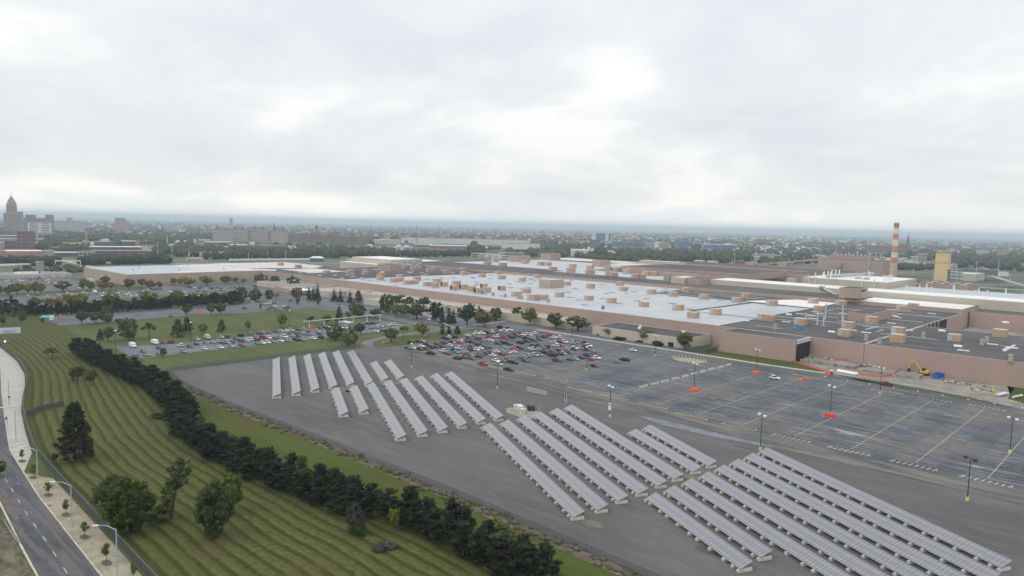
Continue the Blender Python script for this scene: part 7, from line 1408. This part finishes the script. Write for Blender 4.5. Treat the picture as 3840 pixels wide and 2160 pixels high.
for row in range(60):
    for col_ in range(90):
        u = -900 + col_ * 17 + random.uniform(-2, 2); v = row * 34 + (0 if row % 2 else 12) + random.uniform(-2, 2)
        x = -820 + u * math.cos(ha) - v * math.sin(ha) * 1.0; y = 1560 + u * math.sin(ha) * .4 + v * math.cos(ha)
        q_ = PX(x, y)
        if not (2700 < q_[0] < 3900 and 925 < q_[1] < 1012): continue
        if q_[1] > 905 + (q_[0] - 2700) * .05 + 52: continue
        if random.random() < .40: continue
        cand.append((DIST(x, y), x, y))
for px in range(200, 2700, 24):
    for _ in range(2):
        yy = random.uniform(872 + (px - 200) * .018, 930 + (px - 200) * .012); x, y = G(px + random.uniform(-12, 12), yy); cand.append((DIST(x, y) + 900, x, y))
cand.sort()
wts = [(0, 0), (0, 1), (0, 0), (1, 0), (0, 1), (2, 0), (3, 1), (1, 2), (0, 2)]
bigV, nfar = [], 0
mfar = MB(); HS = {}
cn_ = ['white', 'cream', 'brick', 'grey']; rn_ = ['dark', 'pale', 'brown']
cand = [c_ for c_ in cand if not any(a - 3 < PX(c_[1], c_[2])[0] < b + 3 and c - 3 < PX(c_[1], c_[2])[1] < c + 12 for a, b, c in FREC)]
for n, (d, x, y) in enumerate(cand):
    i, j = random.choice(wts); rz = ha + random.choice((0, math.pi / 2)) + random.uniform(-.05, .05)
    if n < 290:
        o = link('house', HMs[i, j], None, (x, y, 0), rz); side = 'right' if PX(x, y)[0] > 2650 else 'left'
        HS.setdefault((i, j, side), []).append(o)
    else:
        b = len(mfar.v); w_, d_, h_ = 4.2, 6.2, 5.2; c_, s_ = math.cos(rz), math.sin(rz)
        P8 = [(-w_, -d_, 0), (w_, -d_, 0), (w_, d_, 0), (-w_, d_, 0), (-w_, -d_, h_), (w_, -d_, h_), (w_, d_, h_), (-w_, d_, h_), (0, -d_, h_ + 3), (0, d_, h_ + 3)]
        mfar.v += [(x + p[0] * c_ - p[1] * s_, y + p[0] * s_ + p[1] * c_, p[2]) for p in P8]
        for q_, mi in (((0, 1, 5, 8, 4), 0), ((1, 2, 6, 5), 0), ((2, 3, 7, 9, 6), 0), ((3, 0, 4, 7), 0), ((4, 8, 9, 7), 1), ((5, 6, 9, 8), 1)): mfar.f.append(tuple(b + a for a in q_)); mfar.m.append(mi)
for (i, j, side), it_ in HS.items(): label_by_x(it_, f'{cn_[i]} house with {rn_[j]} roof in the far {side} suburb, {{n}} from the left', f'only {cn_[i]} house with {rn_[j]} roof in the far {side} suburb', 'house', f'{cn_[i]} houses with {rn_[j]} roofs, {side} suburb')
if mfar.v: tag(mfar.build('far_houses', [hmats[0], rmats[1]]), kind='stuff')
# ---- woods and the tree canopy of the town (uncountable): lumpy crowns merged in a few masses
iv, iff = ico()
bm = bmesh.new(); bmesh.ops.create_icosphere(bm, subdivisions=2, radius=1); iv2 = np.array([v.co[:] for v in bm.verts]); if2 = np.array([[v.index for v in f.verts] for f in bm.faces]); bm.free()
def wood(name, pts, m, rng, lo=0.78, hi=1.25, det=1):
    """pts: (n,4) x,y,height,radius"""
    V0, F0 = (iv, iff) if det == 1 else (iv2, if2); n = len(pts); nv = len(V0)
    J = rng.uniform(lo, hi, (n, nv, 1)); V = V0[None] * J
    V = V * np.stack([pts[:, 3], pts[:, 3], pts[:, 2] * .5], 1)[:, None, :]; V += np.stack([pts[:, 0], pts[:, 1], pts[:, 2] * .52], 1)[:, None, :]
    F = F0[None] + (np.arange(n) * nv)[:, None, None]
    o = link(name, npmesh(name, V.reshape(-1, 3), F.reshape(-1, 3), 3, [m])); tag(o, kind='stuff'); return o
wd1 = leafmat('wood_leaves', (0.022, 0.034, 0.016), (0.060, 0.078, 0.032), (0.085, 0.085, 0.035), 0.06, 0.5); wd2 = leafmat('dark_wood_leaves', (0.016, 0.024, 0.014), (0.036, 0.048, 0.024), None, 0.08)
for nd in (wd1, wd2): pass
rw = np.random.default_rng(21)
def belt(pxa, pxb, ya, yb, n, h0, h1, name, m, rr=(.32, .5), det=2):
    P_ = []
    for k in range(n):
        t = rw.uniform(); px = pxa + (pxb - pxa) * t; yl = ya[0] + (ya[1] - ya[0]) * t; yh = yb[0] + (yb[1] - yb[0]) * t
        x, y = G(px, rw.uniform(min(yl, yh), max(yl, yh))); h = rw.uniform(h0, h1); P_.append((x, y, h, h * rw.uniform(*rr)))
    # every crown gets a few side lobes
    Q = []
    for x, y, h, r in P_:
        Q.append((x, y, h, r))
        for _ in range(4): a = rw.uniform(0, 6.28); Q.append((x + math.cos(a) * r * .75, y + math.sin(a) * r * .75, h * rw.uniform(.65, 1.02), r * rw.uniform(.4, .65)))
    wood(name, np.array(Q), m, rw, det=1)
belt(-10, 215, (996, 1000), (990, 992), 70, 9, 13, 'far_pine_belt', wd2); belt(300, 640, (995, 990), (985, 980), 110, 9, 14, 'far_pine_belt', wd2); belt(770, 1270, (975, 972), (955, 950), 150, 9, 14, 'far_pine_belt', wd2)
belt(1270, 1480, (965, 968), (945, 950), 70, 12, 17, 'far_wood', wd1); belt(700, 1300, (960, 950), (935, 925), 150, 10, 16, 'far_wood', wd1); belt(1460, 1800, (968, 962), (955, 952), 110, 9, 13, 'far_pine_belt', wd2); belt(1770, 1810, (962, 962), (930, 930), 14, 15, 22, 'far_wood', wd1)
belt(1900, 2180, (966, 968), (945, 950), 80, 10, 15, 'far_wood', wd1); belt(2190, 2560, (992, 998), (950, 950), 170, 11, 17, 'far_wood', wd1); belt(2500, 2820, (990, 990), (945, 950), 150, 11, 18, 'far_wood', wd1); belt(2240, 2270, (980, 980), (960, 960), 14, 20, 24, 'far_wood', wd2); belt(2570, 2600, (998, 998), (990, 990), 8, 17, 21, 'far_wood', wd2)
belt(560, 860, (965, 962), (935, 935), 90, 10, 16, 'far_wood', wd1); belt(230, 330, (960, 960), (930, 930), 26, 12, 18, 'far_wood', wd1); belt(60, 230, (1040, 1035), (1005, 1005), 40, 3, 6, 'far_scrub', wd1); belt(200, 318, (1028, 1022), (1000, 1000), 30, 3, 6, 'far_scrub', wd1)
belt(2950, 3060, (990, 992), (950, 955), 26, 12, 20, 'far_wood', wd1); belt(3340, 3530, (1012, 1020), (1000, 1005), 50, 8, 12, 'far_wood', wd1); belt(3560, 3840, (1008, 1020), (960, 975), 60, 12, 18, 'far_wood', wd1); belt(2850, 3000, (995, 995), (970, 970), 30, 8, 14, 'far_wood', wd1)
belt(150, 300, (940, 935), (915, 915), 30, 13, 19, 'far_wood', wd1); belt(-10, 120, (905, 905), (880, 880), 20, 12, 16, 'far_wood', wd1); belt(410, 720, (930, 930), (890, 890), 110, 11, 17, 'far_wood', wd1)
belt(3560, 3700, (1085, 1085), (1065, 1068), 0, 3, 5, 'far_scrub', wd1) if False else None
P_ = []
f0, f1 = 850, 925
for k in range(8000):
    px = rw.uniform(-60, 3900); hy = 846 + .023 * (px - 1920); t = rw.uniform() ** 1.0; dy = 9 + 88 * t ** 1.25
    if any(a - 5 < px < b + 5 and c - 4 < hy + dy < c + 20 for a, b, c in FREC): continue
    x, y = G(px, hy + dy); h = rw.uniform(9, 16); P_.append((x, y, h, h * rw.uniform(.34, .62) * (1 + (1 - t) * 1.2)))
wood('town_tree_canopy', np.array(P_), wd1, rw)
# far flat roofs sprinkled through the town (uncountable specks)
m_ = MB()
for k in range(2300):
    px = rw.uniform(-40, 3880); hy = 846 + .023 * (px - 1920); dy = 7 + 62 * rw.uniform() ** 1.5
    if any(a - 5 < px < b + 5 and c - 3 < hy + dy < c + 14 for a, b, c in FREC): continue
    x, y = G(px, hy + dy); s = rw.uniform(9, 34); a = rw.uniform(8, 18); h = rw.uniform(6, 13); m_.cbox(x, y, 0, s, a, h, int(rw.integers(0, 3)), 3 if rw.uniform() < .6 else 4)
tag(m_.build('far_town_roofs', [concF, brickP, whiteF, roofW, roofG]), kind='stuff')
# ================================================================= air
hb_ = MB(); hb_.box(-61500, -61500, -1.0, 61500, 61500, 147.0)
hz_ = hb_.build('haze', []) if False else None
hm_ = bpy.data.materials.new('haze'); hm_.use_nodes = True; t = hm_.node_tree; t.nodes.clear(); ou = t.nodes.new('ShaderNodeOutputMaterial'); pv = t.nodes.new('ShaderNodeVolumePrincipled')
pv.inputs['Color'].default_value = (0.76, 0.89, 1.0, 1); pv.inputs['Density'].default_value = 1.2e-4; pv.inputs['Anisotropy'].default_value = 0.25; t.links.new(pv.outputs[0], ou.inputs['Volume'])
hz_ = hb_.build('haze', hm_); tag(hz_, kind='stuff')
hm_.cycles.homogeneous_volume = True
